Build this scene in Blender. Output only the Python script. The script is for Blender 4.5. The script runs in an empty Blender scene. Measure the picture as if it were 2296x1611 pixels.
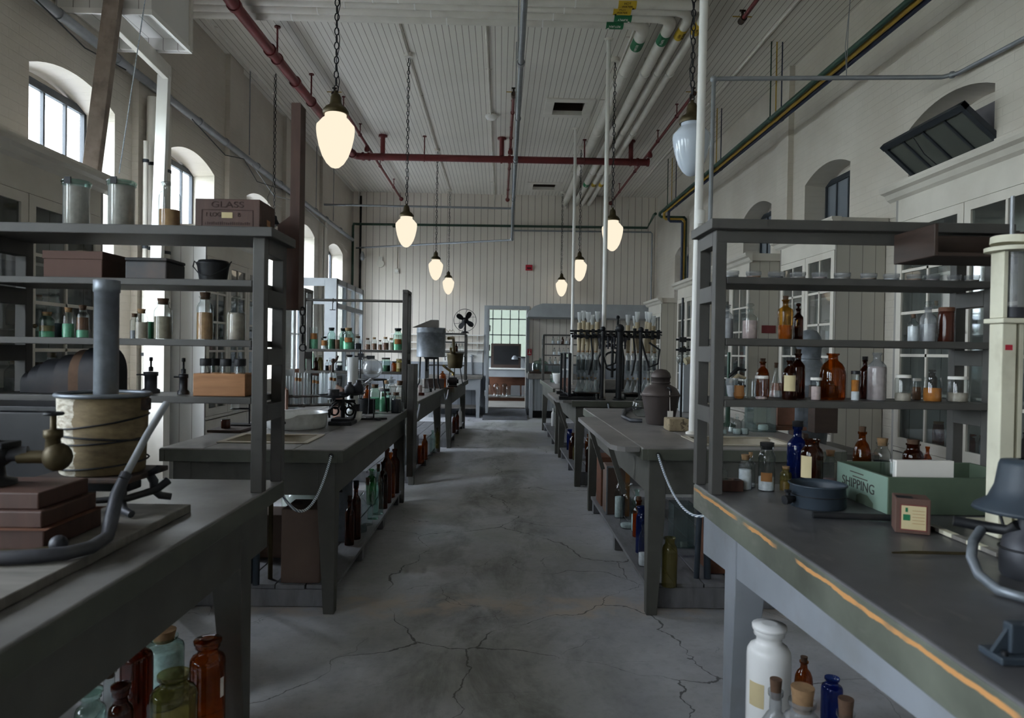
LAMP=.315
import bpy, math, random
from mathutils import Matrix, Vector
random.seed(7)
PI = math.pi
COL = bpy.context.scene.collection
# ------------------------------------------------------------------ camera model
F = 1550.0; W = 2296; H = 1611; CX = 1148.0; CY = 805.5; CH = 1.5; ROLL = .0157
Yc = Vector(((1118-CX)/F, -(787-CY)/F, -1)).normalized()
_u = (math.sin(ROLL), math.cos(ROLL))
Zc = Vector((_u[0], _u[1], -(_u[0]*Yc.x+_u[1]*Yc.y)/Yc.z)).normalized()
Xc = Yc.cross(Zc)
def at(px, py, X=None, Y=None, Z=None):
    """the point of the room on a given plane that the photograph shows at a pixel"""
    d = Vector(((px-CX)/F, -(py-CY)/F, -1))
    r = (d.dot(Xc), d.dot(Yc), d.dot(Zc))
    t = (Z-CH)/r[2] if Z is not None else (Y/r[1] if Y is not None else X/r[0])
    return (t*r[0], t*r[1], CH+t*r[2])
def lin(h):
    h = h.lstrip('#'); o = []
    for i in (0, 2, 4):
        c = int(h[i:i+2], 16)/255
        o.append(c/12.92 if c <= .04045 else ((c+.055)/1.055)**2.4)
    return (o[0], o[1], o[2], 1)
# ------------------------------------------------------------------ materials
def newmat(name):
    m = bpy.data.materials.new(name); m.use_nodes = True
    nt = m.node_tree; nt.nodes.clear()
    return m, nt, nt.nodes.new('ShaderNodeOutputMaterial')
class N:
    def __init__(s, nt): s.nt = nt
    def add(s, t, **k):
        n = s.nt.nodes.new('ShaderNode'+t)
        for a, b in k.items(): setattr(n, a, b)
        return n
    def link(s, a, b): s.nt.links.new(a, b)
    def coord(s, scale=(1, 1, 1), loc=(0, 0, 0), kind='Object'):
        t = s.add('TexCoord'); m = s.add('Mapping')
        m.inputs['Scale'].default_value = scale; m.inputs['Location'].default_value = loc
        s.link(t.outputs[kind], m.inputs['Vector']); return m.outputs[0]
    def noise(s, vec, scale, detail=4, rough=.55, dist=0):
        n = s.add('TexNoise'); n.inputs['Scale'].default_value = scale; n.inputs['Detail'].default_value = detail
        n.inputs['Roughness'].default_value = rough; n.inputs['Distortion'].default_value = dist
        s.link(vec, n.inputs['Vector']); return n.outputs['Fac']
    def ramp(s, fac, a, b, ca=(0, 0, 0, 1), cb=(1, 1, 1, 1)):
        r = s.add('ValToRGB'); e = r.color_ramp.elements
        e[0].position = a; e[0].color = ca; e[1].position = b; e[1].color = cb
        s.link(fac, r.inputs[0]); return r.outputs[0]
    def mix(s, fac, a, b, mode='MIX'):
        m = s.add('Mix', data_type='RGBA', blend_type=mode)
        for v, i in ((fac, 0), (a, 6), (b, 7)):
            if hasattr(v, 'is_linked'): s.link(v, m.inputs[i])
            else: m.inputs[i].default_value = v
        return m.outputs[2]
    def math(s, op, a, b=0.0, c=None):
        m = s.add('Math', operation=op)
        for v, i in ((a, 0), (b, 1), (c, 2)):
            if v is None: continue
            if hasattr(v, 'is_linked'): s.link(v, m.inputs[i])
            else: m.inputs[i].default_value = v
        return m.outputs[0]
    def xyz(s, vec):
        n = s.add('SeparateXYZ'); s.link(vec, n.inputs[0]); return n.outputs
    def groove(s, v, pitch, w):
        """1 inside narrow grooves that repeat along v"""
        f = s.math('FRACT', s.math('DIVIDE', s.math('ADD', v, 100.0), pitch))
        return s.math('LESS_THAN', f, w/pitch)
    def bsdf(s, out, col, rough=.6, metal=0, bump=None, bs=.3, bd=.01, spec=.5):
        b = s.add('BsdfPrincipled')
        if hasattr(col, 'is_linked'): s.link(col, b.inputs['Base Color'])
        else: b.inputs['Base Color'].default_value = col
        if hasattr(rough, 'is_linked'): s.link(rough, b.inputs['Roughness'])
        else: b.inputs['Roughness'].default_value = rough
        b.inputs['Metallic'].default_value = metal; b.inputs['Specular IOR Level'].default_value = spec
        if bump is not None:
            bn = s.add('Bump'); bn.inputs['Strength'].default_value = bs; bn.inputs['Distance'].default_value = bd
            s.link(bump, bn.inputs['Height']); s.link(bn.outputs[0], b.inputs['Normal'])
        s.link(b.outputs[0], out.inputs[0]); return b
def paint(name, c, var=.25, scale=6, rough=.6, metal=0, c2=None, amt=.5, s2=3, stretch=(1, 1, 1), bs=.12, lo=.5, hi=.72, spec=.4):
    """worn surface: colour c with tonal drift and patches of c2"""
    m, nt, out = newmat(name); n = N(nt)
    v = n.coord(stretch)
    a = n.noise(v, scale, 3)
    base = lin(c); dk = tuple(x*(1-var) for x in base[:3])+(1,); lt = tuple(min(1, x*(1+var*.6)) for x in base[:3])+(1,)
    col = n.ramp(a, .3, .7, dk, lt)
    if c2:
        b = n.noise(v, s2, 4, .65)
        f = n.math('MULTIPLY', n.ramp(b, lo, hi), amt)
        col = n.mix(f, col, lin(c2))
    n.bsdf(out, col, rough, metal, spec=spec)
    return m
def glass(name, c, edge=.55, rough=.03, refl=1.0, body=0.0, bodyc='#ffffff'):
    """thin blown glass: what lies behind shows through, tinted, more so along the thick-looking edges"""
    m, nt, out = newmat(name); n = N(nt)
    lw = n.add('LayerWeight'); lw.inputs[0].default_value = .5
    c0 = lin(c); ce = tuple(x*edge for x in c0[:3])+(1,)
    col = n.ramp(lw.outputs['Facing'], .45, .98, c0, ce)
    tr = n.add('BsdfTransparent'); n.link(col, tr.inputs[0])
    gl = n.add('BsdfGlossy'); gl.inputs['Roughness'].default_value = rough
    fr = n.math('MULTIPLY_ADD', n.math('POWER', lw.outputs['Facing'], 5.0), .85, .045)
    mx = n.add('MixShader'); n.link(n.math('MULTIPLY', fr, refl), mx.inputs[0])
    sh = tr.outputs[0]
    if body:
        df = n.add('BsdfDiffuse'); df.inputs[0].default_value = lin(bodyc)
        m2 = n.add('MixShader'); m2.inputs[0].default_value = body
        n.link(tr.outputs[0], m2.inputs[1]); n.link(df.outputs[0], m2.inputs[2]); sh = m2.outputs[0]
    n.link(sh, mx.inputs[1]); n.link(gl.outputs[0], mx.inputs[2]); n.link(mx.outputs[0], out.inputs[0])
    return m
def emit(name, c, s):
    m, nt, out = newmat(name); n = N(nt)
    e = n.add('Emission'); e.inputs[0].default_value = lin(c); e.inputs[1].default_value = s
    n.link(e.outputs[0], out.inputs[0]); return m
# ------------------------------------------------------------------ mesh builder
class MB:
    def __init__(s): s.v = []; s.f = []; s.mi = []; s.sm = []; s.m = 0; s.T = None
    def _add(s, vs, fs, smooth=False):
        b = len(s.v)
        if s.T is not None: vs = [s.T @ Vector(p) for p in vs]
        s.v.extend(tuple(p) for p in vs)
        for f in fs: s.f.append(tuple(i+b for i in f)); s.mi.append(s.m); s.sm.append(smooth)
        return s
    def box(s, x0, x1, y0, y1, z0, z1):
        vs = [(x, y, z) for z in (z0, z1) for y in (y0, y1) for x in (x0, x1)]
        return s._add(vs, [(0, 2, 3, 1), (4, 5, 7, 6), (0, 1, 5, 4), (2, 6, 7, 3), (0, 4, 6, 2), (1, 3, 7, 5)])
    def beam(s, p, q, w, h, up=(0, 0, 1)):
        """a squared bar from p to q"""
        p, q = Vector(p), Vector(q); d = (q-p).normalized(); u = Vector(up)
        if abs(d.dot(u)) > .98: u = Vector((0, 1, 0))
        a = d.cross(u).normalized()*(w/2); b = a.cross(d).normalized()*(h/2)
        vs = [c+x*a+y*b for c in (p, q) for x, y in ((-1, -1), (1, -1), (1, 1), (-1, 1))]
        return s._add(vs, [(0, 1, 2, 3), (7, 6, 5, 4), (0, 4, 5, 1), (1, 5, 6, 2), (2, 6, 7, 3), (3, 7, 4, 0)])
    def prism(s, pts, d0, d1, axis='y', smooth=False):
        """a closed 2-D outline extruded from d0 to d1; axis y: outline in x,z; x: in y,z; z: in x,y"""
        n = len(pts)
        def P(a, b, d): return {'y': (a, d, b), 'x': (d, a, b), 'z': (a, b, d)}[axis]
        vs = [P(a, b, d0) for a, b in pts]+[P(a, b, d1) for a, b in pts]
        s._add(vs, [tuple(range(n)), tuple(range(2*n-1, n-1, -1))])
        s._add(vs, [(i, i+n, (i+1) % n+n, (i+1) % n) for i in range(n)], smooth)
        return s
    def lathe(s, prof, n=20, c=(0, 0, 0), cap=True, sq=None):
        """profile of (radius, height) turned about the vertical through c; sq flattens it towards a square plan"""
        vs = []; fs = []
        for r, z in prof:
            for i in range(n):
                a = 2*PI*i/n; ca, sa = math.cos(a), math.sin(a); k = r
                if sq: k = r/max(abs(ca)**sq+abs(sa)**sq, 1e-6)**(1/sq)
                vs.append((c[0]+k*ca, c[1]+k*sa, c[2]+z))
        for j in range(len(prof)-1):
            for i in range(n):
                k = (i+1) % n
                fs.append((j*n+i, j*n+k, (j+1)*n+k, (j+1)*n+i))
        s._add(vs, fs, True)
        if cap:
            if prof[0][0] > 1e-5: s._add([vs[i] for i in range(n)], [tuple(range(n-1, -1, -1))])
            if prof[-1][0] > 1e-5: s._add(vs[-n:], [tuple(range(n))])
        return s
    def tube(s, pts, r, n=8, cap=True, closed=False):
        pts = [Vector(p) for p in pts]; m = len(pts); vs = []; fs = []
        rs = r if isinstance(r, (list, tuple)) else [r]*m
        u = None
        for i, p in enumerate(pts):
            a = pts[(i-1) % m] if (i or closed) else p; b = pts[(i+1) % m] if (i < m-1 or closed) else p
            d = (b-a).normalized()
            if u is None:
                u = d.cross(Vector((0, 0, 1)))
                if u.length < .05: u = d.cross(Vector((0, 1, 0)))
            u = (u-d*u.dot(d)).normalized(); w = d.cross(u)
            for k in range(n):
                t = 2*PI*k/n; vs.append(p+(u*math.cos(t)+w*math.sin(t))*rs[i])
        for j in range(m if closed else m-1):
            for k in range(n):
                a, b = j*n, ((j+1) % m)*n; l = (k+1) % n
                fs.append((a+k, a+l, b+l, b+k))
        s._add(vs, fs, True)
        if cap and not closed: s._add(vs[:n], [tuple(range(n-1, -1, -1))]); s._add(vs[-n:], [tuple(range(n))])
        return s
    def cyl(s, p, q, r, n=12): return s.tube([p, q], r, n)
    def sphere(s, c, r, n=16, sz=1, z0=-1, z1=1):
        k = n//2; prof = []
        for i in range(k+1):
            t = z0+(z1-z0)*i/k; t = max(-1, min(1, math.sin(t*PI/2)))
            prof.append((r*math.sqrt(max(0, 1-t*t))+1e-6, r*t*sz))
        return s.lathe(prof, n, c)
    def torus(s, c, R, r, axis='z', n=20, k=8):
        f = {'z': lambda a: (c[0]+R*math.cos(a), c[1]+R*math.sin(a), c[2]), 'y': lambda a: (c[0]+R*math.cos(a), c[1], c[2]+R*math.sin(a)), 'x': lambda a: (c[0], c[1]+R*math.cos(a), c[2]+R*math.sin(a))}[axis]
        return s.tube([f(2*PI*i/n) for i in range(n)], r, k, closed=True)
    def chain(s, pts, link=.05, wire=.004, n=5):
        """chain links laid along a polyline"""
        pts = [Vector(p) for p in pts]; L = [0]
        for a, b in zip(pts, pts[1:]): L.append(L[-1]+(b-a).length)
        def ev(t):
            for i in range(len(pts)-1):
                if t <= L[i+1] or i == len(pts)-2:
                    k = (t-L[i])/max(L[i+1]-L[i], 1e-9); return pts[i].lerp(pts[i+1], k), (pts[i+1]-pts[i]).normalized()
        m = max(1, int(L[-1]/(link*.8)))
        for j in range(m):
            p, d = ev(L[-1]*(j+.5)/m)
            u = d.cross(Vector((0, 1, 0)) if abs(d.y) < .9 else Vector((1, 0, 0))).normalized()
            if j % 2: u = d.cross(u)
            h = link/2-wire; w = link*.24
            s.tube([p+d*(h*math.cos(a)*1.0)+u*(w*math.sin(a)) for a in [2*PI*i/10 for i in range(10)]], wire, n, closed=True)
        return s
    def build(s, name, mats, parent=None, bevel=0, local=False):
        me = bpy.data.meshes.new(name)
        off = Vector((0, 0, 0))
        if parent is not None and not local:
            q = parent
            while q is not None: off = off+q.location; q = q.parent
        me.from_pydata([tuple(Vector(p)-off) for p in s.v] if parent is not None and not local else s.v, [], s.f)
        if not isinstance(mats, (list, tuple)): mats = [mats]
        for m in mats: me.materials.append(m)
        me.polygons.foreach_set('material_index', s.mi); me.polygons.foreach_set('use_smooth', s.sm); me.update()
        o = bpy.data.objects.new(name, me); COL.objects.link(o)
        if parent is not None: o.parent = parent
        if bevel:
            b = o.modifiers.new('edge', 'BEVEL'); b.width = bevel; b.segments = 2; b.limit_method = 'ANGLE'; b.angle_limit = .7
        return o
def tag(o, label, cat, group=None, kind=None):
    o['label'] = label; o['category'] = cat
    if group: o['group'] = group
    if kind: o['kind'] = kind
    return o
def thing(name, label, cat, loc=(0, 0, 0), rz=0, group=None):
    o = bpy.data.objects.new(name, None); COL.objects.link(o)
    o.location = loc; o.rotation_euler = (0, 0, rz)
    return tag(o, label, cat, group)
def struct(name, mb, mats, parent=None, bevel=0):
    o = mb.build(name, mats, parent, bevel)
    if parent is None: o['kind'] = 'structure'
    return o
def copy_tree(o, parent=None):
    c = o.copy(); COL.objects.link(c); c.parent = parent
    for ch in list(o.children): copy_tree(ch, c)
    return c
def arc(c, r, a0, a1, n, plane='xz'):
    out = []
    for i in range(n+1):
        a = a0+(a1-a0)*i/n
        x, y = r*math.cos(a), r*math.sin(a)
        out.append({'xz': (c[0]+x, c[1], c[2]+y), 'xy': (c[0]+x, c[1]+y, c[2]), 'yz': (c[0], c[1]+x, c[2]+y)}[plane])
    return out
def text(s, size, mat, parent, loc, rot, name='lettering', font=None, depth=.0006, sx=1.0):
    """flat lettering on a face: made as text, kept as a mesh"""
    cu = bpy.data.curves.new(name, 'FONT'); cu.body = s; cu.size = size; cu.align_x = 'CENTER'; cu.align_y = 'CENTER'; cu.extrude = depth
    t = bpy.data.objects.new(name, cu); COL.objects.link(t)
    dg = bpy.context.evaluated_depsgraph_get()
    me = bpy.data.meshes.new_from_object(t.evaluated_get(dg))
    bpy.data.objects.remove(t)
    me.materials.clear(); me.materials.append(mat)
    o = bpy.data.objects.new(name, me); COL.objects.link(o)
    o.parent = parent; o.location = loc; o.rotation_euler = rot; o.scale = (sx, 1, 1)
    return o
ORD = ['first', 'second', 'third', 'fourth', 'fifth', 'sixth', 'seventh', 'eighth', 'ninth', 'tenth', 'eleventh', 'twelfth', 'thirteenth', 'fourteenth']
# ------------------------------------------------------------------ palette
M = {}
M['wall'] = None
M['bench'] = paint('grey_green_bench_paint', '#56554f', .2, 5, .55, c2='#4c4b46', amt=.55, s2=4)
M['bench_light'] = paint('pale_grey_bench_paint', '#84888e', .12, 4, .5, c2='#6b6660', amt=.3, s2=5)
M['apron'] = paint('olive_grey_rim_paint', '#55574d', .2, 5, .55, c2='#5a5a52', amt=.5, s2=4)
M['shelf'] = paint('grey_shelf_paint', '#4c4a47', .18, 6, .5, c2='#4a4742', amt=.5, s2=5)
M['shelf_pale'] = paint('pale_shelf_paint', '#8d8c86', .15, 6, .5, c2='#5f5c55', amt=.4, s2=5)
M['white'] = paint('white_paint', '#d6d1c8', .08, 3, .5, c2='#b3aa9c', amt=.35, s2=2)
M['white_bright'] = paint('bright_white_paint', '#e6e4e0', .06, 3, .45)
M['cab'] = paint('cream_cabinet_paint', '#c9c3b8', .08, 3, .45, c2='#a59d90', amt=.3, s2=2)
M['cab_grey'] = paint('grey_cabinet_paint', '#9fa3a6', .1, 3, .5, c2='#7e7f80', amt=.3, s2=2)
M['steel'] = paint('grey_conduit', '#8f9296', .15, 8, .4, .3)
M['galv'] = paint('galvanised_steel', '#7d838a', .25, 14, .45, .5, c2='#5c6167', amt=.6, s2=9)
M['iron'] = paint('black_iron', '#26272a', .3, 10, .5, .3, c2='#45403a', amt=.35, s2=8)
M['irongrey'] = paint('dark_grey_iron', '#44454a', .25, 9, .5, .4, c2='#5c5a58', amt=.4, s2=7)
M['rust'] = paint('rusty_iron', '#3d3531', .3, 9, .7, .2, c2='#6b4a35', amt=.6, s2=5)
M['red'] = paint('sprinkler_red', '#6f2f30', .15, 6, .45)
M['frame'] = paint('window_steel', '#2d3238', .15, 6, .5)
M['brass'] = paint('old_brass', '#4a4029', .25, 8, .5, .5, c2='#3d3528', amt=.6, s2=6)
M['brass_b'] = paint('brass_tube', '#8a7748', .2, 8, .35, .8, c2='#5a4c2c', amt=.5, s2=6)
M['copper'] = paint('tarnished_copper', '#544b48', .2, 4, .5, .45, c2='#4b4a50', amt=.6, s2=4)
M['copper_sheet'] = paint('copper_sheet', '#8a6253', .25, 6, .4, .5, c2='#a5754d', amt=.5, s2=4)
M['wood'] = paint('brown_wood', '#6a4431', .22, 5, .6, c2='#4a2f22', amt=.5, s2=3, stretch=(1, 1, 6))
M['wood_red'] = paint('red_brown_wood', '#4b342b', .22, 5, .55, c2='#4a2d25', amt=.5, s2=3, stretch=(6, 6, 1))
M['wood_orange'] = paint('orange_pine', '#a0714a', .2, 5, .6, c2='#6d4a2e', amt=.5, s2=4, stretch=(1, 1, 8))
M['wood_dark'] = paint('dark_wood', '#3d2f28', .25, 5, .55, c2='#261d19', amt=.5, s2=3, stretch=(1, 1, 6))
M['wood_grey'] = paint('weathered_board', '#77736d', .2, 4, .7, c2='#4c4843', amt=.5, s2=3, stretch=(1, 6, 1))
M['card'] = paint('brown_cardboard', '#6b594f', .12, 3, .8, c2='#5d4a42', amt=.5, s2=2)
M['card_red'] = paint('red_brown_cardboard', '#5d443b', .15, 3, .75, c2='#4d3830', amt=.5, s2=2)
M['metalbox'] = paint('dark_tin', '#4a4a4c', .25, 4, .55, .3, c2='#6a5548', amt=.5, s2=4)
M['leather'] = paint('black_leather', '#24252a', .3, 6, .65, c2='#57463d', amt=.4, s2=4)
M['cork'] = paint('cork', '#9a7a58', .25, 20, .85, c2='#5d4630', amt=.5, s2=12)
M['cork_dark'] = paint('dark_cork', '#5d4636', .25, 20, .85)
M['rubber'] = paint('black_rubber', '#2a2a2c', .2, 10, .6)
M['paper'] = paint('aged_paper', '#c8b890', .12, 6, .85, c2='#a08a5c', amt=.5, s2=3)
M['paper_brown'] = paint('brown_paper_label', '#9a6a3e', .15, 8, .85, c2='#6d4526', amt=.5, s2=5)
M['paper_white'] = paint('white_card', '#e2ddd6', .05, 4, .85)
M['enamel'] = paint('white_enamel', '#d9dad8', .06, 4, .25, c2='#8a857c', amt=.5, s2=5, lo=.55, hi=.75)
M['sink'] = paint('stoneware_sink', '#b3aa98', .12, 5, .35, c2='#7a6f5e', amt=.5, s2=4)
M['porcelain'] = paint('white_porcelain', '#e6e6e4', .04, 4, .2)
M['stone'] = paint('brown_block', '#9a8a70', .3, 14, .9, c2='#3d342a', amt=.8, s2=16, lo=.55, hi=.62)
M['canvas'] = paint('stained_canvas', '#6e6049', .3, 5, .85, c2='#a89c84', amt=.5, s2=1.5, stretch=(1, 1, 3), lo=.52, hi=.62)
def mat_canvas():
    m, nt, out = newmat('canvas_and_plaster'); n = N(nt); v = n.coord((1, 1, 2.5)); x, y, z = n.xyz(n.coord())
    col = n.ramp(n.noise(v, 9, 5, .65), .3, .72, lin('#4f4330'), lin('#857455'))
    f = n.ramp(n.math('ADD', x, n.math('MULTIPLY', n.noise(v, 14, 4), .05)), -.045, -.035, (1, 1, 1, 1), (0, 0, 0, 1))
    col = n.mix(n.math('MULTIPLY', f, .8), col, n.ramp(n.noise(v, 30, 4), .35, .6, lin('#8a8272'), lin('#cfc9bb')))
    n.bsdf(out, col, .85); return m
M['canvas'] = mat_canvas()
M['green_box'] = paint('green_crate_paint', '#7d9486', .12, 4, .6, c2='#566656', amt=.5, s2=3)
M['green_dark'] = paint('dark_green_crate_paint', '#52604f', .15, 4, .6, c2='#3f4a3d', amt=.5, s2=3)
M['ink'] = paint('faded_black_ink', '#33302e', .2, 10, .8)
M['ink_brown'] = paint('faded_brown_ink', '#35211a', .2, 10, .8)
M['tan'] = paint('pale_rubber_sleeve', '#b8a98c', .15, 9, .6, c2='#8a7a5c', amt=.5, s2=6)
M['cream'] = paint('cream_machine_paint', '#d6d2bd', .1, 5, .5, c2='#8a7f62', amt=.5, s2=4)
M['gas_green'] = paint('green_pipe_paint', '#2f4a3c', .15, 6, .45)
M['gas_yellow'] = paint('yellow_pipe_paint', '#b08f35', .15, 6, .45)
M['gas_blue'] = paint('blue_pipe_paint', '#2c344c', .15, 6, .45)
M['red_sign'] = paint('red_sign_paint', '#b3283a', .08, 6, .5)
M['tag_yellow'] = paint('yellow_tag', '#c9a82c', .08, 6, .6)
M['tag_green'] = paint('green_tag', '#1f6b45', .08, 6, .6)
M['black'] = paint('matt_black', '#141416', .2, 6, .7)
M['blackglossy'] = paint('black_enamel', '#1b1c20', .2, 6, .3)
M['bluegrey'] = paint('blue_grey_pipe_paint', '#333c45', .2, 6, .5)
M['rope'] = paint('blue_white_rope', '#c8d2dc', .3, 60, .8, c2='#5a6a80', amt=.8, s2=70)
# glasses
G = {}
G['clear'] = glass('clear_glass', '#f1f5f5', .62, refl=1.3)
G['aqua'] = glass('aqua_glass', '#dcefe8', .62, refl=1.3)
G['tank'] = glass('tank_glass', '#eaf1f0', .7, body=.06, bodyc='#c0cccc')
G['dusty'] = glass('faintly_dusty_glass', '#e8ecec', .6, .06, 1.6, body=.24, bodyc='#cfd6d8')  # white diffuse body stands in for light reflecting off clear glass
G['milky'] = glass('milky_white_glass', '#e8ecec', .7, .1, body=.5, bodyc='#eceeee')
G['milkier'] = glass('cloudy_glass', '#eef0f0', .6, .05, 1.5, body=.18, bodyc='#e4e6e8')
G['frost'] = glass('dusty_glass', '#dfe0e0', .6, .12, body=.28, bodyc='#b8babd')
G['amber'] = glass('amber_glass', '#cc843c', .5, .04, body=.14, bodyc='#7a4212')
G['amber_d'] = glass('dark_amber_glass', '#8c5028', .5, .04, body=.22, bodyc='#3d1c0e')
G['amber_y'] = glass('yellow_amber_glass', '#ecc878', .55, .04, body=.15, bodyc='#8a6420')
G['olive'] = glass('olive_glass', '#cdc48a', .5, .05, body=.3, bodyc='#7a7244')
G['blue'] = glass('cobalt_glass', '#4a68c0', .45, .04, body=.25, bodyc='#1c3070')
G['green'] = glass('green_glass', '#3fae5a', .4, .04, body=.1, bodyc='#12602a')
G['red'] = glass('red_brown_glass', '#9c5630', .5, .04, body=.25, bodyc='#4f2010')
G['brown_o'] = glass('brown_bottle', '#5a2c20', .5, .1, body=.6, bodyc='#5a2e22')
G['pane'] = glass('window_pane', '#f4f7f8', .9, .02)
G['cabpane'] = glass('cabinet_pane', '#e6eaea', .8, .03, refl=1.6, body=.04, bodyc='#a8acac')
# contents of jars
P = {}
for k, c in (('pellet', '#b08a62'), ('greyb', '#a09684'), ('green', '#7cc4a0'), ('brown', '#7d5a44'), ('tan', '#a8835c'), ('white', '#dfe0e4'), ('dust', '#b3a698'), ('black', '#23242c'), ('grey', '#83868c'), ('pinkw', '#c8b0ac'), ('dkgreen', '#3f6a50'), ('orange', '#b5702c'), ('water', '#b8c2c0')):
    P[k] = paint('powder_'+k, c, .22, 40, .95, bs=.4)
# ================================================================== SETTING
XL, XR, YB, YF, ZC = -3.46, 3.68, 16.2, -5.2, 5.15
def mat_brick():
    m, nt, out = newmat('white_painted_brick'); n = N(nt)
    v = n.coord(); x, y, z = n.xyz(v)
    cmb = n.add('CombineXYZ'); n.link(y, cmb.inputs[0]); n.link(z, cmb.inputs[1])
    b = n.add('TexBrick'); b.inputs['Scale'].default_value = 1; b.inputs['Mortar Size'].default_value = .006
    b.inputs['Brick Width'].default_value = .21; b.inputs['Row Height'].default_value = .07; b.inputs['Mortar Smooth'].default_value = .6
    n.link(cmb.outputs[0], b.inputs['Vector'])
    hgt = n.math('ADD', n.math('MULTIPLY', b.outputs['Fac'], -.7), n.math('MULTIPLY', n.noise(v, 28, 2), 1.0))
    col = n.ramp(n.noise(v, 1.3, 3), .3, .7, lin('#bdb5a9'), lin('#cdc6bb'))
    col = n.mix(n.math('MULTIPLY', b.outputs['Fac'], .05), col, lin('#8a8378'))
    n.bsdf(out, col, .6, 0, hgt, .35, .006); return m
def mat_boards(name, axis, pitch, c, w=.006, dark='#5d564d', stain=None, vari=.1):
    """painted matchboard: dark joints that repeat across one axis"""
    m, nt, out = newmat(name); n = N(nt)
    v = n.coord(); xyz = n.xyz(v); g = n.groove(xyz[axis], pitch, w)
    a = lin(c); col = n.ramp(n.noise(v, 1.2, 3), .3, .7, tuple(k*(1-vari) for k in a[:3])+(1,), a)
    bd = n.add('TexWhiteNoise', noise_dimensions='1D'); n.link(n.math('FLOOR', n.math('DIVIDE', n.math('ADD', xyz[axis], 100.0), pitch)), bd.inputs['W'])
    col = n.mix(n.math('MULTIPLY', bd.outputs[0], .12), col, tuple(k*.72 for k in a[:3])+(1,))
    if stain: col = n.mix(n.math('MULTIPLY', n.ramp(n.noise(v, .8, 8, .7), .5, .75), .4), col, lin(stain))
    col = n.mix(g, col, lin(dark))
    n.bsdf(out, col, .5); return m
def mat_floor():
    m, nt, out = newmat('cracked_concrete'); n = N(nt)
    v = n.coord(); x, y, z = n.xyz(v)
    big = n.noise(v, .55, 8, .6); med = n.noise(v, 2.6, 8, .65); fine = n.noise(v, 22, 6, .7)
    col = n.ramp(med, .25, .75, lin('#9a9ba0'), lin('#c4c5c9'))
    col = n.mix(n.math('MULTIPLY', n.ramp(big, .45, .68), .6), col, lin('#8b8b78'))
    vs = n.coord((1, .45, 1))
    st = n.math('MULTIPLY', n.ramp(n.noise(vs, 2.2, 8, .7, .4), .46, .66), n.ramp(n.math('ABSOLUTE', x), .25, .75, (1, 1, 1, 1), (0, 0, 0, 1)))
    col = n.mix(n.math('MULTIPLY', st, .75), col, lin('#45453c'))
    col = n.mix(n.math('MULTIPLY', n.ramp(fine, .5, .75), .3), col, lin('#6a6b70'))
    # patched strip of rough, brownish concrete across the aisle
    yd = n.math('ABSOLUTE', n.math('SUBTRACT', n.math('ADD', y, n.math('MULTIPLY', n.math('SUBTRACT', med, .5), .5)), 4.05))
    pt = n.math('MULTIPLY', n.ramp(yd, .1, .2, (1, 1, 1, 1), (0, 0, 0, 1)), n.ramp(n.noise(v, 5, 6), .4, .6))
    col = n.mix(n.math('MULTIPLY', pt, .7), col, lin('#c4b4a4'))
    # cracks
    wv = n.add('VectorMath', operation='ADD'); nz = n.add('TexNoise'); nz.inputs['Scale'].default_value = 1.7; nz.inputs['Detail'].default_value = 7
    n.link(v, nz.inputs['Vector']); sc = n.add('VectorMath', operation='SCALE'); sc.inputs[3].default_value = .55
    n.link(nz.outputs['Color'], sc.inputs[0]); n.link(v, wv.inputs[0]); n.link(sc.outputs[0], wv.inputs[1])
    vo = n.add('TexVoronoi', feature='DISTANCE_TO_EDGE'); vo.inputs['Scale'].default_value = .8; n.link(wv.outputs[0], vo.inputs['Vector'])
    thick = n.math('MULTIPLY', n.ramp(n.noise(v, 1.1, 3), .4, .58), .004)
    cr = n.math('LESS_THAN', vo.outputs['Distance'], thick)
    vo2 = n.add('TexVoronoi', feature='DISTANCE_TO_EDGE'); vo2.inputs['Scale'].default_value = 2.1; n.link(wv.outputs[0], vo2.inputs['Vector'])
    cr2 = n.math('LESS_THAN', vo2.outputs['Distance'], n.math('MULTIPLY', n.ramp(n.noise(v, 1.6, 3), .52, .66), .006))
    ck = n.math('MAXIMUM', cr, n.math('MULTIPLY', cr2, .7))
    col = n.mix(n.math('MULTIPLY', ck, .8), col, lin('#3a3836'))
    hg = n.math('ADD', fine, med)
    n.bsdf(out, col, n.ramp(med, .3, .7, (.42, .42, .42, 1), (.68, .68, .68, 1)), 0, hg, .2, .005); return m
M['wall'] = mat_brick()
M['ceil'] = mat_boards('white_ceiling_boards', 0, .075, '#e0dbd2', .007, '#7d766c')
M['backwall'] = mat_boards('white_wall_boards', 0, .157, '#e2dad0', .010, '#776e64')
M['planks_y'] = mat_boards('white_side_planks', 1, .11, '#cfc9be', .006, '#8a8378')
M['planks_x'] = mat_boards('white_end_planks', 0, .125, '#dcdad6', .006, '#8f8b86')
M['planks_grey'] = mat_boards('grey_end_planks', 0, .125, '#b9b4a8', .006, '#77726a')
M['cupboard_grey'] = mat_boards('grey_cupboard_boards', 0, .09, '#8e9295', .006, '#44464a')
M['wains'] = mat_boards('grey_wainscot', 0, .157, '#8d9299', .008, '#55585c')
M['roof_boards'] = mat_boards('outside_boards', 2, .14, '#c4c8cc', .012, '#8d9196')
mb = MB(); mb._add([(-7, YF, 0), (7, YF, 0), (7, 20.5, 0), (-7, 20.5, 0)], [(0, 1, 2, 3)]); struct('floor', mb, mat_floor())
mb = MB()
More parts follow.
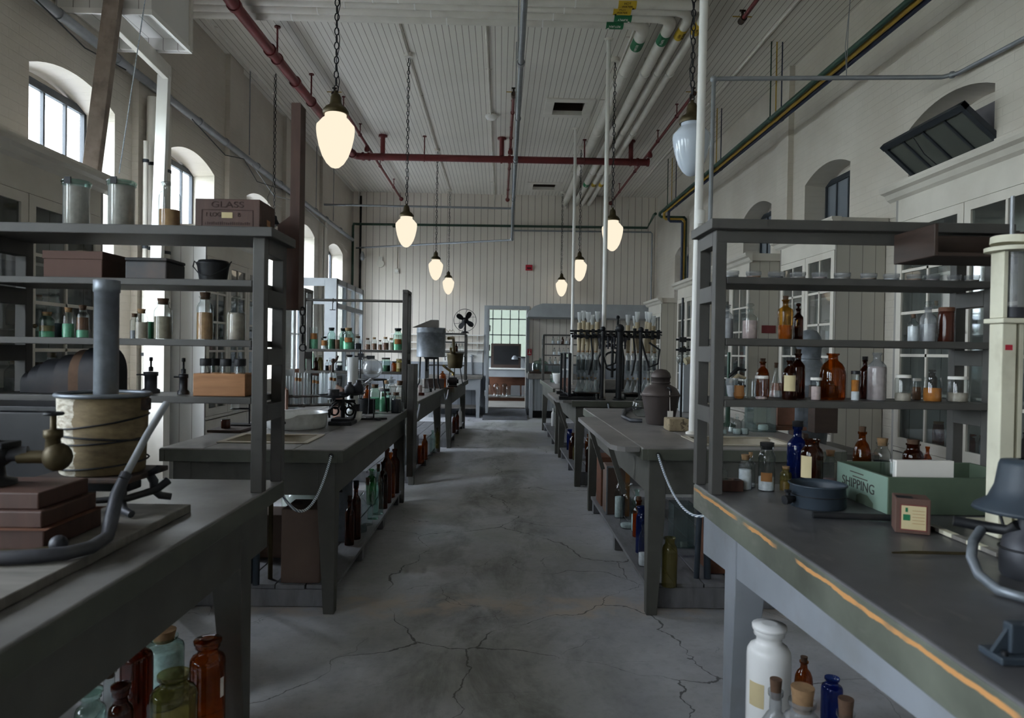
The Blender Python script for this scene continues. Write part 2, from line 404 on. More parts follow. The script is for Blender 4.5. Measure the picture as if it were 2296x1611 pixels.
# ceiling with two open hatches
holes = [(.76, 1.22, 10.1, 10.62), (.7, 1.2, 15.05, 15.55)]
ys = [YF]+[k for h in holes for k in h[2:]]+[YB]
for i in range(len(ys)-1):
    y0, y1 = ys[i], ys[i+1]; h = [q for q in holes if q[2] == y0]
    xs = [XL, XR] if not h else [XL, h[0][0], h[0][1], XR]
    for j in range(0, len(xs)-1, 1):
        if h and j == 1: continue
        mb._add([(xs[j], y0, ZC), (xs[j], y1, ZC), (xs[j+1], y1, ZC), (xs[j+1], y0, ZC)], [(0, 1, 2, 3)])
struct('ceiling', mb, M['ceil'])
for i, (x0, x1, y0, y1) in enumerate(holes):
    mb = MB(); w = .13
    mb.box(x0-w, x1+w, y0-w, y0, ZC-.02, ZC+.05); mb.box(x0-w, x1+w, y1, y1+w, ZC-.02, ZC+.05)
    mb.box(x0-w, x0, y0, y1, ZC-.02, ZC+.05); mb.box(x1, x1+w, y0, y1, ZC-.02, ZC+.05)
    struct('trim_%d' % (i+1), mb, M['white'], bevel=.004)
    mb = MB(); mb.box(x0-.01, x1+.01, y0-.01, y1+.01, ZC+.05, ZC+.5)
    mb.f = mb.f[1:]; mb.mi = mb.mi[1:]; mb.sm = mb.sm[1:]
    struct('ceiling_shaft_%d' % (i+1), mb, M['wood_dark'])
# side walls with arched openings
LWIN = [(-3.6, -2.5), (-1.4, -.3), (.8, 1.9), (2.96, 4.09), (5.14, 6.27), (7.3, 8.43), (9.5, 10.65), (11.88, 12.96), (14.05, 15.3)]
RWIN = [(-3.6, -2.5), (-1.4, -.3), (.8, 1.9), (2.96, 4.06), (5.12, 6.2), (7.25, 8.33), (9.36, 10.42), (11.5, 12.55), (13.45, 14.5)]
SPR, APX, SILL, DEP = 3.56, 3.685, 1.02, .3
def side_wall(name, X, sgn, wins, mat):
    mb = MB()
    def q(y0, y1, z0, z1): mb._add([(X, y0, z0), (X, y1, z0), (X, y1, z1), (X, y0, z1)], [(0, 1, 2, 3)])
    y = YF; XO = X+sgn*DEP
    for a, b in wins:
        q(y, a, 0, ZC); q(a, b, 0, SILL)
        n = 12; w = (b-a)/2; s = APX-SPR; R = (w*w+s*s)/(2*s); c = (a+b)/2; zc = APX-R
        pts = [(a+(b-a)*i/n, zc+math.sqrt(R*R-(a+(b-a)*i/n-c)**2)) for i in range(n+1)]
        for (y0, z0), (y1, z1) in zip(pts, pts[1:]):
            mb._add([(X, y0, z0), (X, y1, z1), (X, y1, ZC), (X, y0, ZC)], [(0, 1, 2, 3)])
            mb._add([(X, y0, z0), (X, y1, z1), (XO, y1, z1-.02), (XO, y0, z0-.02)], [(0, 1, 2, 3)], True)
        for yy in (a, b):
            mb._add([(X, yy, SILL), (XO, yy, SILL), (XO, yy, SPR), (X, yy, SPR)], [(0, 1, 2, 3)])
        mb._add([(X, a, SILL), (X, b, SILL), (XO, b, SILL), (XO, a, SILL)], [(0, 1, 2, 3)])
        # plastered head above the straight top of the sash
        mb._add([(XO, a, 3.585), (XO, b, 3.585), (XO, b, 3.8), (XO, a, 3.8)], [(0, 1, 2, 3)])
        y = b
    q(y, YB, 0, ZC)
    struct(name, mb, mat)
side_wall('wall_left', XL, -1, LWIN, M['wall']); side_wall('wall_right', XR, 1, RWIN, M['wall'])
mb = MB(); mb._add([(XL, YF, 0), (XR, YF, 0), (XR, YF, ZC), (XL, YF, ZC)], [(0, 1, 2, 3)]); struct('wall_front', mb, M['wall'])
# shallow brick piers
mb = MB()
for y in (6.78, 8.96, 11.25, 13.5): mb.box(XL, XL+.06, y-.22, y+.22, 0, ZC)
struct('wall_left_pilasters', mb, M['wall'])
mb = MB()
for y in (8.85, 13.0): mb.box(XR-.07, XR, y-.17, y+.17, 0, ZC)
struct('wall_right_pilasters', mb, M['wall'])
# back wall with doorway
DL, DR, DT, DB = -.255, .643, 2.475, .15
mb = MB()
def bq(x0, x1, z0, z1): mb._add([(x0, YB, z0), (x1, YB, z0), (x1, YB, z1), (x0, YB, z1)], [(0, 1, 2, 3)])
mb.m = 0; bq(XL, DL, 1.22, ZC); bq(DR, XR, 1.22, ZC); bq(DL, DR, DT, ZC)
mb.m = 1; bq(XL, DL, 0, 1.22); bq(DR, XR, 0, 1.22); bq(DL, DR, 0, DB)
mb.m = 0
for x in (DL, DR): mb._add([(x, YB, DB), (x, YB+.3, DB), (x, YB+.3, DT), (x, YB, DT)], [(0, 1, 2, 3)])
mb._add([(DL, YB, DT), (DR, YB, DT), (DR, YB+.3, DT), (DL, YB+.3, DT)], [(0, 1, 2, 3)])
struct('wall_back', mb, [M['backwall'], M['wains']])
mb = MB()
mb.box(DL-.09, DL, YB-.03, YB-.002, 0, DT+.08); mb.box(DR, DR+.07, YB-.03, YB-.002, 0, DT+.08); mb.box(DL, DR, YB-.03, YB-.002, DT, DT+.08)
struct('trim_doorway', mb, M['cab_grey'], bevel=.004)
# open door leaf seen edge-on
d = thing('door_1', 'grey plank door standing open at the side of the doorway', 'door', (DL+.01, YB-.02, DB)); d['kind'] = 'structure'
MB().box(DL-.02, DL+.035, YB-.98, YB-.05, .12, 2.42).build('door_panel', M['cab_grey'], d, .004)
MB().box(DL-.045, DL-.02, YB-.95, YB-.1, .5, .62).box(DL-.045, DL-.02, YB-.95, YB-.1, 1.9, 2.02).build('ledge', M['cab_grey'], d, .003)
mb = MB()
for z in (.7, 1.5, 1.95): mb.cyl((DL+.04, YB-.06, z), (DL+.04, YB-.06, z+.14), .016, 8)
mb.build('hinge', M['iron'], d)
# room beyond the door
Y2 = 19.6
mb = MB(); mb.box(DL-1.6, DR+1.6, YB+.3, Y2+.02, 0, DB); struct('floor_back_room', mb, M['wood_grey'])
mb = MB()
wx0, wx1, wz0, wz1 = -.42, 1.05, 1.3, 2.75
def rq(x0, x1, z0, z1): mb._add([(x0, Y2, z0), (x1, Y2, z0), (x1, Y2, z1), (x0, Y2, z1)], [(0, 1, 2, 3)])
rq(DL-1.6, wx0, 0, 3.2); rq(wx1, DR+1.6, 0, 3.2); rq(wx0, wx1, 0, wz0); rq(wx0, wx1, wz1, 3.2)
for x in (DL-1.6, DR+1.6):
    for y0, y1, z0, z1 in ((YB+.3, 17.0, 0, 3.2), (19.0, Y2, 0, 3.2), (17.0, 19.0, 0, 1.1), (17.0, 19.0, 2.8, 3.2)): mb._add([(x, y0, z0), (x, y1, z0), (x, y1, z1), (x, y0, z1)], [(0, 1, 2, 3)])
mb._add([(DL-1.6, YB+.3, 3.2), (DR+1.6, YB+.3, 3.2), (DR+1.6, Y2, 3.2), (DL-1.6, Y2, 3.2)], [(0, 1, 2, 3)])
for x0, x1 in ((DL-1.6, DL), (DR, DR+1.6)): mb._add([(x0, YB+.3, 0), (x1, YB+.3, 0), (x1, YB+.3, 3.2), (x0, YB+.3, 3.2)], [(0, 1, 2, 3)])
mb._add([(DL, YB+.3, DT), (DR, YB+.3, DT), (DR, YB+.3, 3.2), (DL, YB+.3, 3.2)], [(0, 1, 2, 3)])
struct('wall_back_room', mb, mat_boards('grey_room_boards', 0, .1, '#a5aaad', .006, '#6a6d70'))
def sash(name, X, y0, y1, z0, z1, mull, bars, glassmat, axis='x', parent=None):
    """steel window: frame, bars and one set of panes"""
    o = bpy.data.objects.new(name, None); COL.objects.link(o); o['kind'] = 'structure'
    o.location = (X, y0, z0) if axis == 'x' else (y0, X, z0)
    fr = MB(); t = .045; e = .02
    def bx(a0, a1, b0, b1, d=e):
        if axis == 'x': fr.box(X-d, X+d, a0, a1, b0, b1)
        else: fr.box(a0, a1, X-d, X+d, b0, b1)
    bx(y0, y0+t, z0, z1); bx(y1-t, y1, z0, z1); bx(y0, y1, z0, z0+t); bx(y0, y1, z1-t*1.4, z1)
    for i in range(1, mull+1):
        y = y0+(y1-y0)*i/(mull+1); bx(y-.012, y+.012, z0, z1, .014)
    for k in bars: bx(y0, y1, k-.014, k+.014, .014)
    fr.build('window_frame', M['frame'], o)
    g = MB()
    if axis == 'x': g.box(X-.003, X+.003, y0+.01, y1-.01, z0+.01, z1-.01)
    else: g.box(y0+.01, y1-.01, X-.003, X+.003, z0+.01, z1-.01)
    g.build('window_pane', glassmat, o)
    return o
RIB = glass('ribbed_glass', '#aeb6bc', .8, .2, body=.45, bodyc='#8d949a')
FRO = glass('frosted_glass', '#767a75', .9, .2, body=.1, bodyc='#c8d4cc')
wn = 0
for i, (a, b) in enumerate(LWIN):
    wn += 1; sash('window_%d' % wn, XL-DEP+.03, a-.01, b+.01, SILL, 3.6, 3, (1.75, 2.45), G['pane'])
for i, (a, b) in enumerate(RWIN):
    wn += 1
    if abs(a-5.12) < .01: sash('window_%d' % wn, XR+DEP-.03, a-.01, b+.01, SILL, 2.75, 3, (1.75,), RIB)
    else: sash('window_%d' % wn, XR+DEP-.03, a-.01, b+.01, SILL, 3.6, 3, (1.75, 2.75), RIB if b < 11 else G['pane'])
sash('window_%d' % (wn+1), Y2-.02, wx0, wx1, wz0, wz1, 5, (1.95, 2.4), FRO, 'y')
# hopper sash that hangs open into the room
t = thing('hopper_sash', 'dark steel hopper window sash tilted open into the room, above the white cabinet', 'window sash', (3.93, 5.64, 2.95))
t.rotation_euler = (0, -.85, 0)
mb = MB(); h = .68; w = 1.09
mb.box(-.02, .02, -w/2, -w/2+.05, 0, h); mb.box(-.02, .02, w/2-.05, w/2, 0, h); mb.box(-.025, .025, -w/2, w/2, h-.05, h); mb.box(-.02, .02, -w/2, w/2, 0, .04)
for k in (1, 2, 3): mb.box(-.014, .014, -w/2+w*k/4-.014, -w/2+w*k/4+.014, 0, h)
mb.build('sash_frame', M['frame'], t, local=True)
MB().box(-.004, .004, -w/2+.02, w/2-.02, .02, h-.02).build('sash_pane', glass('dirty_pane', '#9aa09c', .8, .15, body=.55, bodyc='#70746e'), t, local=True)
MB().tube([(-.03, .1, h-.05), (-.1, .05, h-.2), (-.12, 0, .1)], .004, 5).build('pull_chain', M['iron'], t, local=True)
# added board that only darkens the open window head behind the hopper sash
mb = MB(); mb.box(XR+DEP+.05, XR+DEP+.08, 5.0, 6.3, 2.7, 3.75); struct('window_storm_board', mb, M['black'])
# brick building across the yard, outside the right-hand windows; pale boarded shed outside the others
mb = MB(); mb.box(5.5, 6.1, -12, 22, -.5, 7.5); o = struct('exterior_right', mb, paint('outside_brick', '#2a2522', .2, 2, .8))
mb = MB(); mb.box(-9.8, -9.2, 9, 24, -.5, 2.9); mb.prism([(-9.9, 2.9), (-7.9, 2.45), (-7.9, 2.4), (-9.9, 2.8)], 9, 24, 'y'); o = struct('exterior_left', mb, M['roof_boards'])
mb = MB(); mb._add([(-30, -30, -.6), (30, -30, -.6), (30, 45, -.6), (-30, 45, -.6)], [(0, 1, 2, 3)]); struct('ground_outside', mb, paint('yard_ground', '#8a8d80', .2, .5, .9))
# ramp up to the doorway
mb = MB(); mb.prism([(14.95, .012), (YB-.04, .15), (YB-.04, 0), (14.95, 0)], -.33, .65, 'x')
tag(mb.build('ramp', paint('ramp_mat', '#55565a', .2, 8, .8), bevel=.003), 'grey wooden ramp rising from the aisle floor into the doorway', 'ramp')

for k, x in enumerate((DL-1.6, DR+1.6)): sash('window_%d' % (wn+2+k), x+(-.02 if k == 0 else .02), 16.98, 19.02, 1.08, 2.82, 3, (1.9,), G['pane'])
# ================================================================== BENCHES, SHELVES, CABINETS
def mat_top(name, base, worn=None, side=0, xe=0):
    """bench top: scarred dark surface; with bare orange wood where the edge of the board has lost its paint"""
    m, nt, out = newmat(name); n = N(nt)
    v = n.coord(); x, y, z = n.xyz(v)
    a = lin(base); dk = tuple(k*.62 for k in a[:3])+(1,); lt = tuple(min(1, k*1.45) for k in a[:3])+(1,)
    col = n.ramp(n.noise(v, 2.5, 5, .65), .3, .72, dk, lt)
    sc_ = n.noise(n.coord((1.2, .35, 1)), 6, 4, .7)
    col = n.mix(n.math('MULTIPLY', n.ramp(sc_, .56, .7), .4), col, lin('#8b8680'))
    if worn:
        nz = n.noise(n.coord((1, .6, 1)), 9, 4, .7)
        lo = n.math('MULTIPLY_ADD', nz, .03, worn[0])
        f = n.math('MULTIPLY', n.math('GREATER_THAN', z, lo), n.math('LESS_THAN', z, n.math('MULTIPLY_ADD', nz, .02, worn[1])))
        f = n.math('MULTIPLY', f, n.math('LESS_THAN', n.math('ABSOLUTE', n.math('SUBTRACT', x, xe)), .004))
        f = n.math('MULTIPLY', f, n.ramp(n.noise(n.coord((1, .7, 1)), 5, 3), .42, .5))
        col = n.mix(f, col, lin('#c08a55'))
    n.bsdf(out, col, .36 if not worn else .5); return m
M['top'] = mat_top('bench_top', '#7c7977')
M['top_dark'] = mat_top('dark_bench_top', '#535255')
M['slat'] = paint('grey_slats', '#77777a', .2, 4, .7, c2='#4d4b48', amt=.5, s2=3, stretch=(4, 1, 1))
def bench(label, x0, x1, y0, y1, aisle, H=.936, rim=.07, ap=.22, legs=None, rz=0, piv=None, mats=('top', 'apron', 'bench', 'bench'), shelf=.17, leaf=None, slope=0, topmat=None, legw=.1, inset=.05, shy=None, hole=None):
    """aisle: +1 when the aisle lies at x1, -1 when it lies at x0"""
    t = thing('laboratory_bench', label, 'bench', ((x0+x1)/2, (y0+y1)/2, 0), 0)
    if rz:
        t.location = (piv[0], piv[1], 0)
    top, edge, apm, lg = mats
    mb = MB()
    if hole:
        h0, h1, k0, k1 = hole
        mb.box(x0, h0, y0, y1, H-.045, H).box(h1, x1, y0, y1, H-.045, H).box(h0, h1, y0, k0, H-.045, H).box(h0, h1, k1, y1, H-.045, H)
    else: mb.box(x0, x1, y0, y1, H-.045, H)
    mb.build('worktop', topmat or M[top], t, .006)
    xe = x1 if aisle > 0 else x0
    mb = MB()   # rim boards nailed round the top
    b = .028
    mb.box(x0-.002, x0+b, y0-.002, y1+.002, H-rim, H-.006); mb.box(x1-b, x1+.002, y0-.002, y1+.002, H-rim, H-.006)
    mb.box(x0+b, x1-b, y0-.002, y0+b, H-rim, H-.006); mb.box(x0+b, x1-b, y1-b, y1+.002, H-rim, H-.006)
    mb.build('rim_board', M[edge] if not isinstance(edge, bpy.types.Material) else edge, t, .003)
    a0, a1, c0, c1 = x0+inset, x1-inset, y0+inset, y1-inset
    zb = H-rim-ap
    for xx, s in ((a0, 1), (a1, -1)):
        mb = MB(); mb.prism([(c0, H-.045), (c1, H-.045), (c1, zb), (c0, zb+slope)], xx, xx+.03*s, 'x')
        mb.build('side_apron', M[apm], t, .003)
    for yy, s in ((c0, 1), (c1, -1)):
        mb = MB(); mb.box(a0+.031, a1-.031, min(yy, yy+.03*s), max(yy, yy+.03*s), zb+(slope if s > 0 else 0), H-.046); mb.build('end_apron', M[apm], t, .003)
    for lx, ly in legs or [(a0, c0), (a1, c0), (a0, c1), (a1, c1)]:
        sx = 1 if lx < (x0+x1)/2 else -1; sy = 1 if ly < (y0+y1)/2 else -1
        mb = MB(); w = legw; wb = w*.62
        xo, yo = lx-.004*sx, ly-.004*sy
        vs = []
        for z, ww in ((0, wb), (.6, w), (H-.047, w)):
            vs += [(xo, yo, z), (xo+ww*sx, yo, z), (xo+ww*sx, yo+ww*sy, z), (xo, yo+ww*sy, z)]
        fs = [(3, 2, 1, 0), (8, 9, 10, 11)]
        for k in (0, 4):
            for i in range(4): fs.append((k+i, k+(i+1) % 4, k+4+(i+1) % 4, k+4+i))
        mb._add(vs, fs); mb.build('leg', M[lg], t, .004)
    if shelf:
        s0, s1 = shy or (c0, c1)
        ns = max(3, int((a1-a0)/.16)); w = (a1-a0-.02)/ns
        for i in range(ns):
            xx = a0+.01+w*i; d = random.uniform(-.03, .03)
            MB().box(xx+.004, xx+w-.004, s0+.105+d*.3, s1-.105, shelf-.024, shelf).build('shelf_board', M['slat'], t, .002)
        m_ = max(2, int((s1-s0)/.9))
        for i in range(m_+1):
            yy = s0+.14+(s1-s0-.28)*i/m_
            MB().box(a0+.03, a1-.03, yy-.04, yy+.04, .005, shelf-.0245).build('shelf_bearer', M['slat'], t, .002)
    if leaf:
        lx0, lx1, ly0, ly1 = leaf
        s = 1 if aisle < 0 else -1
        pts = [(lx1 if s > 0 else lx0, ly0), (lx1 if s > 0 else lx0, ly1)]
        oe = lx0 if s > 0 else lx1; k = .07*s
        pts += [(oe+k, ly1), (oe, ly1-.07), (oe, ly0+.1), (oe+k*.4, ly0+.03), (oe+k, ly0)]
        MB().prism(pts, H-.03, H-.001, 'z').build('drop_leaf', topmat or M[top], t, .004)
        for yy in (ly0+.45, ly1-.45):
            MB().beam((lx1-.004 if s > 0 else lx0+.004, yy, H-.36), (oe+.05*s, yy, H-.04), .025, .03).build('leaf_bracket', M[lg], t)
    if rz: t.rotation_euler = (0, 0, rz)
    return t
SINKA = (-1.62, -1.13, 4.08, 4.46); SINKB = (1.2, 1.75, 4.02, 4.4); SINKC = (-1.3, -.98, 7.75, 8.1)
L1T = mat_top('left_front_bench_top', '#6d6b69')
R1T = mat_top('right_front_bench_top', '#4f4e50')
R1E = mat_top('right_front_rim_paint', '#575a50', (.890, .907), -1, .862-1.442)
BL1 = bench('long grey bench in the front with the dark sloping apron, under the canvas-wrapped bucket', -1.97, -.905, .25, 2.95, 1, ap=.2, rim=.07, legs=[(-1.92, .3), (-.96, .3), (-1.92, 2.71), (-.957, 2.71)], shelf=None, legw=.11, topmat=L1T, slope=.02)
for o in BL1.children:
    if o.name.startswith('leg'): pass
BR1 = bench('dark-topped bench in the front with worn orange edge and pale apron, holding the green crate', .864, 2.02, .25, 3.0, -1, rim=.108, ap=.19, legs=[(.897, .3), (1.97, .3), (.897, 2.66), (1.97, 2.66)], mats=('top_dark', R1E, 'bench_light', 'bench_light'), shelf=None, legw=.115, topmat=R1T, slope=.17, inset=.035)
BL2 = bench('grey bench with the recessed sink and white enamel basin on top', -1.86, -.853, 3.84, 6.85, 1, rim=.075, ap=.19, inset=.055, shelf=.13, hole=SINKA)
BR2 = bench('brown-topped bench with a hinged side leaf, under the copper still', .82, 1.98, 3.87, 6.6, -1, H=.965, rim=.07, ap=.2, inset=.05, leaf=(.66, .817, 3.92, 5.72), shelf=.15, hole=SINKB)
BL3 = bench('grey bench carrying the galvanised drum on its tripod', -1.83, -.83, 7.6, 10.25, 1, rim=.08, ap=.18, rz=0, shelf=.13, hole=SINKC)
BL4 = bench('far grey bench beneath the electric fan, nearest the doorway', -1.66, -.62, 10.5, 13.35, 1, rim=.08, ap=.18, shelf=.13)
for b, px_, py_ in ((BL3, -.83, 7.6), (BL4, -.62, 10.5)):
    b.rotation_euler = (0, 0, -.03)
BR3 = bench('bench with a side leaf carrying the titration flasks and iron stands', .82, 2.0, 7.6, 9.85, -1, H=.965, rim=.07, ap=.2, leaf=(.65, .817, 7.62, 9.1), shelf=.15)
BR4 = bench('far bench beneath the rack of small reagent bottles', .8, 1.95, 10.05, 13.2, -1, H=.965, rim=.07, ap=.2, shelf=.15)
# -------- post-and-board shelving that stands on the benches
def rack(name, label, xs, yf, yr, z0, boards, pw=.045, top=None, depth=(0, 0), cap=.0, mat='shelf', toplong=0, thick=.026, bracket=True):
    """posts at each x of xs, front at yf and rear at yr; boards = z of each board's upper face"""
    t = thing(name, label, 'shelf unit', ((xs[0]+xs[-1])/2, (yf+yr)/2, z0))
    zt = top or boards[-1]-thick-.001
    for x in xs:
        for y in (yf, yr): MB().box(x-pw/2, x+pw/2, y-pw/2, y+pw/2, z0, zt).build('post', M[mat], t, .003)
    for i, z in enumerate(boards):
        last = top is None and i == len(boards)-1
        k = toplong if last else -pw/2-.002
        MB().box(xs[0]-k, xs[-1]+k, yf-pw/2-depth[0]-(0.03 if last else 0), yr+pw/2+depth[1], z-thick*(1.4 if last else 1), z).build('shelf_board', M[mat], t, .003)
        if bracket:
            for x in xs:
                MB().box(x-pw/2-.001, x+pw/2+.001, yf+pw/2, yr-pw/2, z-thick-.07, z-thick-.005).build('cross_rail', M[mat], t, .002)
    return t
SL = [1.305, 1.525, 1.757, 1.957]
RL1 = rack('bench_shelf', 'tall grey front shelf unit with the wooden glass box on its top board', (-1.985, -.926), 2.70, 2.93, .937, SL, pw=.046, toplong=.06)
SR = [1.318, 1.565, 1.81, 2.035]
RR1 = rack('bench_shelf', 'tall grey front shelf unit holding small glass dishes and amber bottles', (.88, 1.995), 2.76, 2.975, .937, SR, pw=.045, toplong=.05, thick=.028)
MB().box(.86, 2.01, 2.737, 2.745, 1.945, 1.992).build('front_fascia', M['shelf'], RR1, .002)
RL2 = rack('bench_shelf', 'grey open shelf unit with green powder bottles, standing on the bench of the white basin', (-1.845, -.885), 6.55, 6.78, .937, [1.285, 1.49], pw=.05, top=2.03, thick=.024)
MB().cyl((-1.84, 6.55, 1.952), (-.89, 6.55, 1.952), .013, 10).build('top_rail', M['shelf'], RL2)
for x in (-1.845, -.885): MB().box(x-.025, x+.025, 6.52, 6.81, 2.031, 2.06).build('cross_rail', M['shelf'], RL2, .003)
MB().box(-.85, -.79, 6.5, 6.8, .3, 1.36).build('side_plank', M['shelf'], RL2, .004)
RL4 = rack('bench_shelf', 'thin grey shelf rack under the electric fan at the far bench', (-1.35, -.62), 13.0, 13.25, .937, [1.22, 1.47, 1.66, 1.82], pw=.045, thick=.022)
RR4 = rack('bench_shelf', 'thin rack with rows of tiny reagent bottles on the far bench', (.83, 1.75), 12.75, 12.95, .966, [1.265, 1.44, 1.645, 1.82], pw=.04, thick=.02)
# plank fixed behind the shelf post, wide below and narrow above
t = thing('hanging_board', 'red-brown upright board, wide below and narrow above, fixed beside the front shelf post', 'board', (-.9, 3.05, 1.67))
MB().prism([(-.898, 1.665), (-.965, 1.665), (-.965, 2.03), (-.912, 2.07), (-.912, 2.56), (-.872, 2.56), (-.872, 1.665)], 3.02, 3.1, 'y').build('plank', M['wood_red'], t, .003)
mb = MB(); mb.chain([(-.865, 3.06, 1.68), (-.862, 3.06, 1.52)], .045, .004); mb.torus((-.862, 3.06, 1.5), .015, .003, 'y', 12, 5); mb.build('hook_chain', M['iron'], t)
# -------- glazed wall cabinets
def cabinet(label, y0, y1, XF, XW, sgn, zt, nd, zlow=.78, mat='cab', side='planks_x', rows=5, cols=2, dark=True, zbot=.0, corn=True):
    """XF face, XW wall, sgn +1 when the wall lies at greater x"""
    t = thing('glazed_cabinet', label, 'cabinet', (XF, (y0+y1)/2, zbot))
    a, b = min(XF, XW-.01*sgn), max(XF, XW-.01*sgn); th = .03
    mb = MB()
    for y in (y0, y1-th): mb.m = 1; mb.box(a, b, y, y+th, zbot, zt)
    mb.m = 0; mb.box(a, b, y0+th, y1-th, zt-.03, zt); mb.box(a, b, y0+th, y1-th, zbot, zbot+.08); mb.box(a, b, y0+th, y1-th, zlow-.03, zlow)
    bx = XW-.03*sgn; mb.box(min(bx, bx+.015*sgn), max(bx, bx+.015*sgn), y0+th, y1-th, zbot, zt)
    mb.box(min(XF, XF+.03*sgn), max(XF, XF+.03*sgn), y0+th, y1-th, zt-.2, zt-.03)
    mb.build('carcass', [M[mat], M[side]], t)
    for k in range(1, 4):
        z = zlow+(zt-.2-zlow)*k/4
        MB().box(a+.06, b-.05, y0+th+.002, y1-th-.002, z-.02, z).build('inner_shelf', M[mat], t)
    if corn:
        mb = MB(); pr = [(0, -.02), (-.03, 0), (-.05, .035), (-.085, .05), (-.095, .075), (-.095, .095), (0, .095)]
        pts = [(XF+p*sgn, zt+q) for p, q in pr]
        mb.prism(pts, y0-.09, y1+.09, 'y')
        mb.box(min(XF, XW), max(XF, XW-.011*sgn) if sgn < 0 else XW-.011, y0-.05, y1+.05, zt+.001, zt+.094)
        mb.build('cornice', M[mat], t)
    w = (y1-y0-2*th)/nd
    for i in range(nd):
        c0, c1 = y0+th+w*i+.004, y0+th+w*(i+1)-.004; z0, z1 = zlow+.004, zt-.204; s = .065; f0, f1 = XF-.004*sgn, XF+.024*sgn
        lo, hi = min(f0, f1), max(f0, f1)
        mb = MB()
        mb.box(lo, hi, c0, c0+s, z0, z1); mb.box(lo, hi, c1-s, c1, z0, z1); mb.box(lo, hi, c0+s, c1-s, z0, z0+s*1.2); mb.box(lo, hi, c0+s, c1-s, z1-s, z1)
        for k in range(1, cols): yy = c0+s+(c1-c0-2*s)*k/cols; mb.box(lo+.004, hi-.004, yy-.011, yy+.011, z0+s, z1-s)
        for k in range(1, rows): zz = z0+s+(z1-z0-2*s)*k/rows; mb.box(lo+.004, hi-.004, c0+s, c1-s, zz-.011, zz+.011)
        dr = mb.build('door', M[mat], t)
        gx = XF+.012*sgn
        MB().box(gx-.002, gx+.002, c0+s, c1-s, z0+s, z1-s).build('pane', G['cabpane'], dr)
        ky = c1-.03 if i % 2 == 0 else c0+.03
        MB().sphere((XF-.022*sgn, ky, (z0+z1)/2), .014, 10).build('knob', M['brass'], dr)
        if zlow-.04-(zbot+.1) > .2:
            mb = MB(); mb.box(lo, hi, c0, c1, zbot+.1, zlow-.04); mb.build('lower_door', M[mat], t, .004)
    return t
CW = XR; CV = XL
cabinet('tall white glazed cabinet by the open hopper window, its cornice sloping out of the frame', 2.3, 5.55, 3.2, XR, 1, 2.78, 4)
cabinet('white glazed cabinet with plank end, second along the wall of painted pipes', 6.53, 7.85, 3.2, XR, 1, 2.72, 2, side='planks_grey')
cabinet('white glazed cabinet, third of the row along the wall of painted pipes', 8.8, 10.2, 3.2, XR, 1, 2.7, 2, side='planks_grey')
cabinet('white glazed cabinet partly hidden by the white standing pipe', 11.2, 12.4, 3.2, XR, 1, 2.66, 2, side='planks_grey')
cabinet('small cream glazed cabinet beside the back fume canopy', 13.6, 14.8, 3.2, XR, 1, 2.5, 2, side='planks_grey')
cabinet('white glazed cabinet seen behind the front shelves, below the first bright window', 2.0, 5.2, -2.95, XL, -1, 2.64, 4)
cabinet('white cabinet with a brightly lit plank end, beyond the vertical wall pipes', 7.0, 8.75, -2.95, XL, -1, 2.62, 3)
# grey glazed fume cupboard further along
t = thing('fume_cupboard', 'grey glazed cupboard with broad corner posts under the far arched windows', 'cupboard', (-3.0, 11.9, 0))
y0, y1, xf, zt = 11.1, 13.3, -2.6, 2.62
mb = MB(); mb.box(xf-.19, xf, y0, y0+.03, 0, zt); mb.box(XL+.02, xf-.19, y0, y0+.03, zt-.13, zt); mb.box(XL+.02, xf-.19, y0, y0+.03, zt-.42, zt-.34); mb.box(XL+.02, xf-.19, y0, y0+.03, 0, 1.15)
mb.build('end_frame', M['cab_grey'], t, .004)
mb = MB()
for yy in (y0+.03, y0+.7, y0+1.4, y1-.08): mb.box(xf-.06, xf, yy, yy+.08, 0, zt)
mb.box(xf-.06, xf, y0+.03, y1, zt-.09, zt); mb.box(xf-.06, xf, y0+.03, y1, 2.15, 2.23); mb.box(xf-.06, xf, y0+.03, y1, 1.05, 1.12)
mb.build('front_frame', M['cab_grey'], t, .004)
MB().box(XL+.02, xf-.2, y0+.012, y0+.018, 1.16, zt-.14).build('end_pane', G['pane'], t)
MB().box(xf-.035, xf-.03, y0+.12, y1-.09, 1.13, zt-.1).build('front_pane', G['pane'], t)
MB().box(XL+.02, xf-.07, y0+.04, y1, 1.0, 1.04).build('bench_slab', M['wood_grey'], t)
MB().box(XL+.02, xf-.07, y0+.04, y1, 0, .99).build('base_panel', M['cupboard_grey'], t)
M['post_brown'] = paint('rough_brown_post', '#94867b', .25, 8, .8, c2='#5a4d44', amt=.6, s2=6)
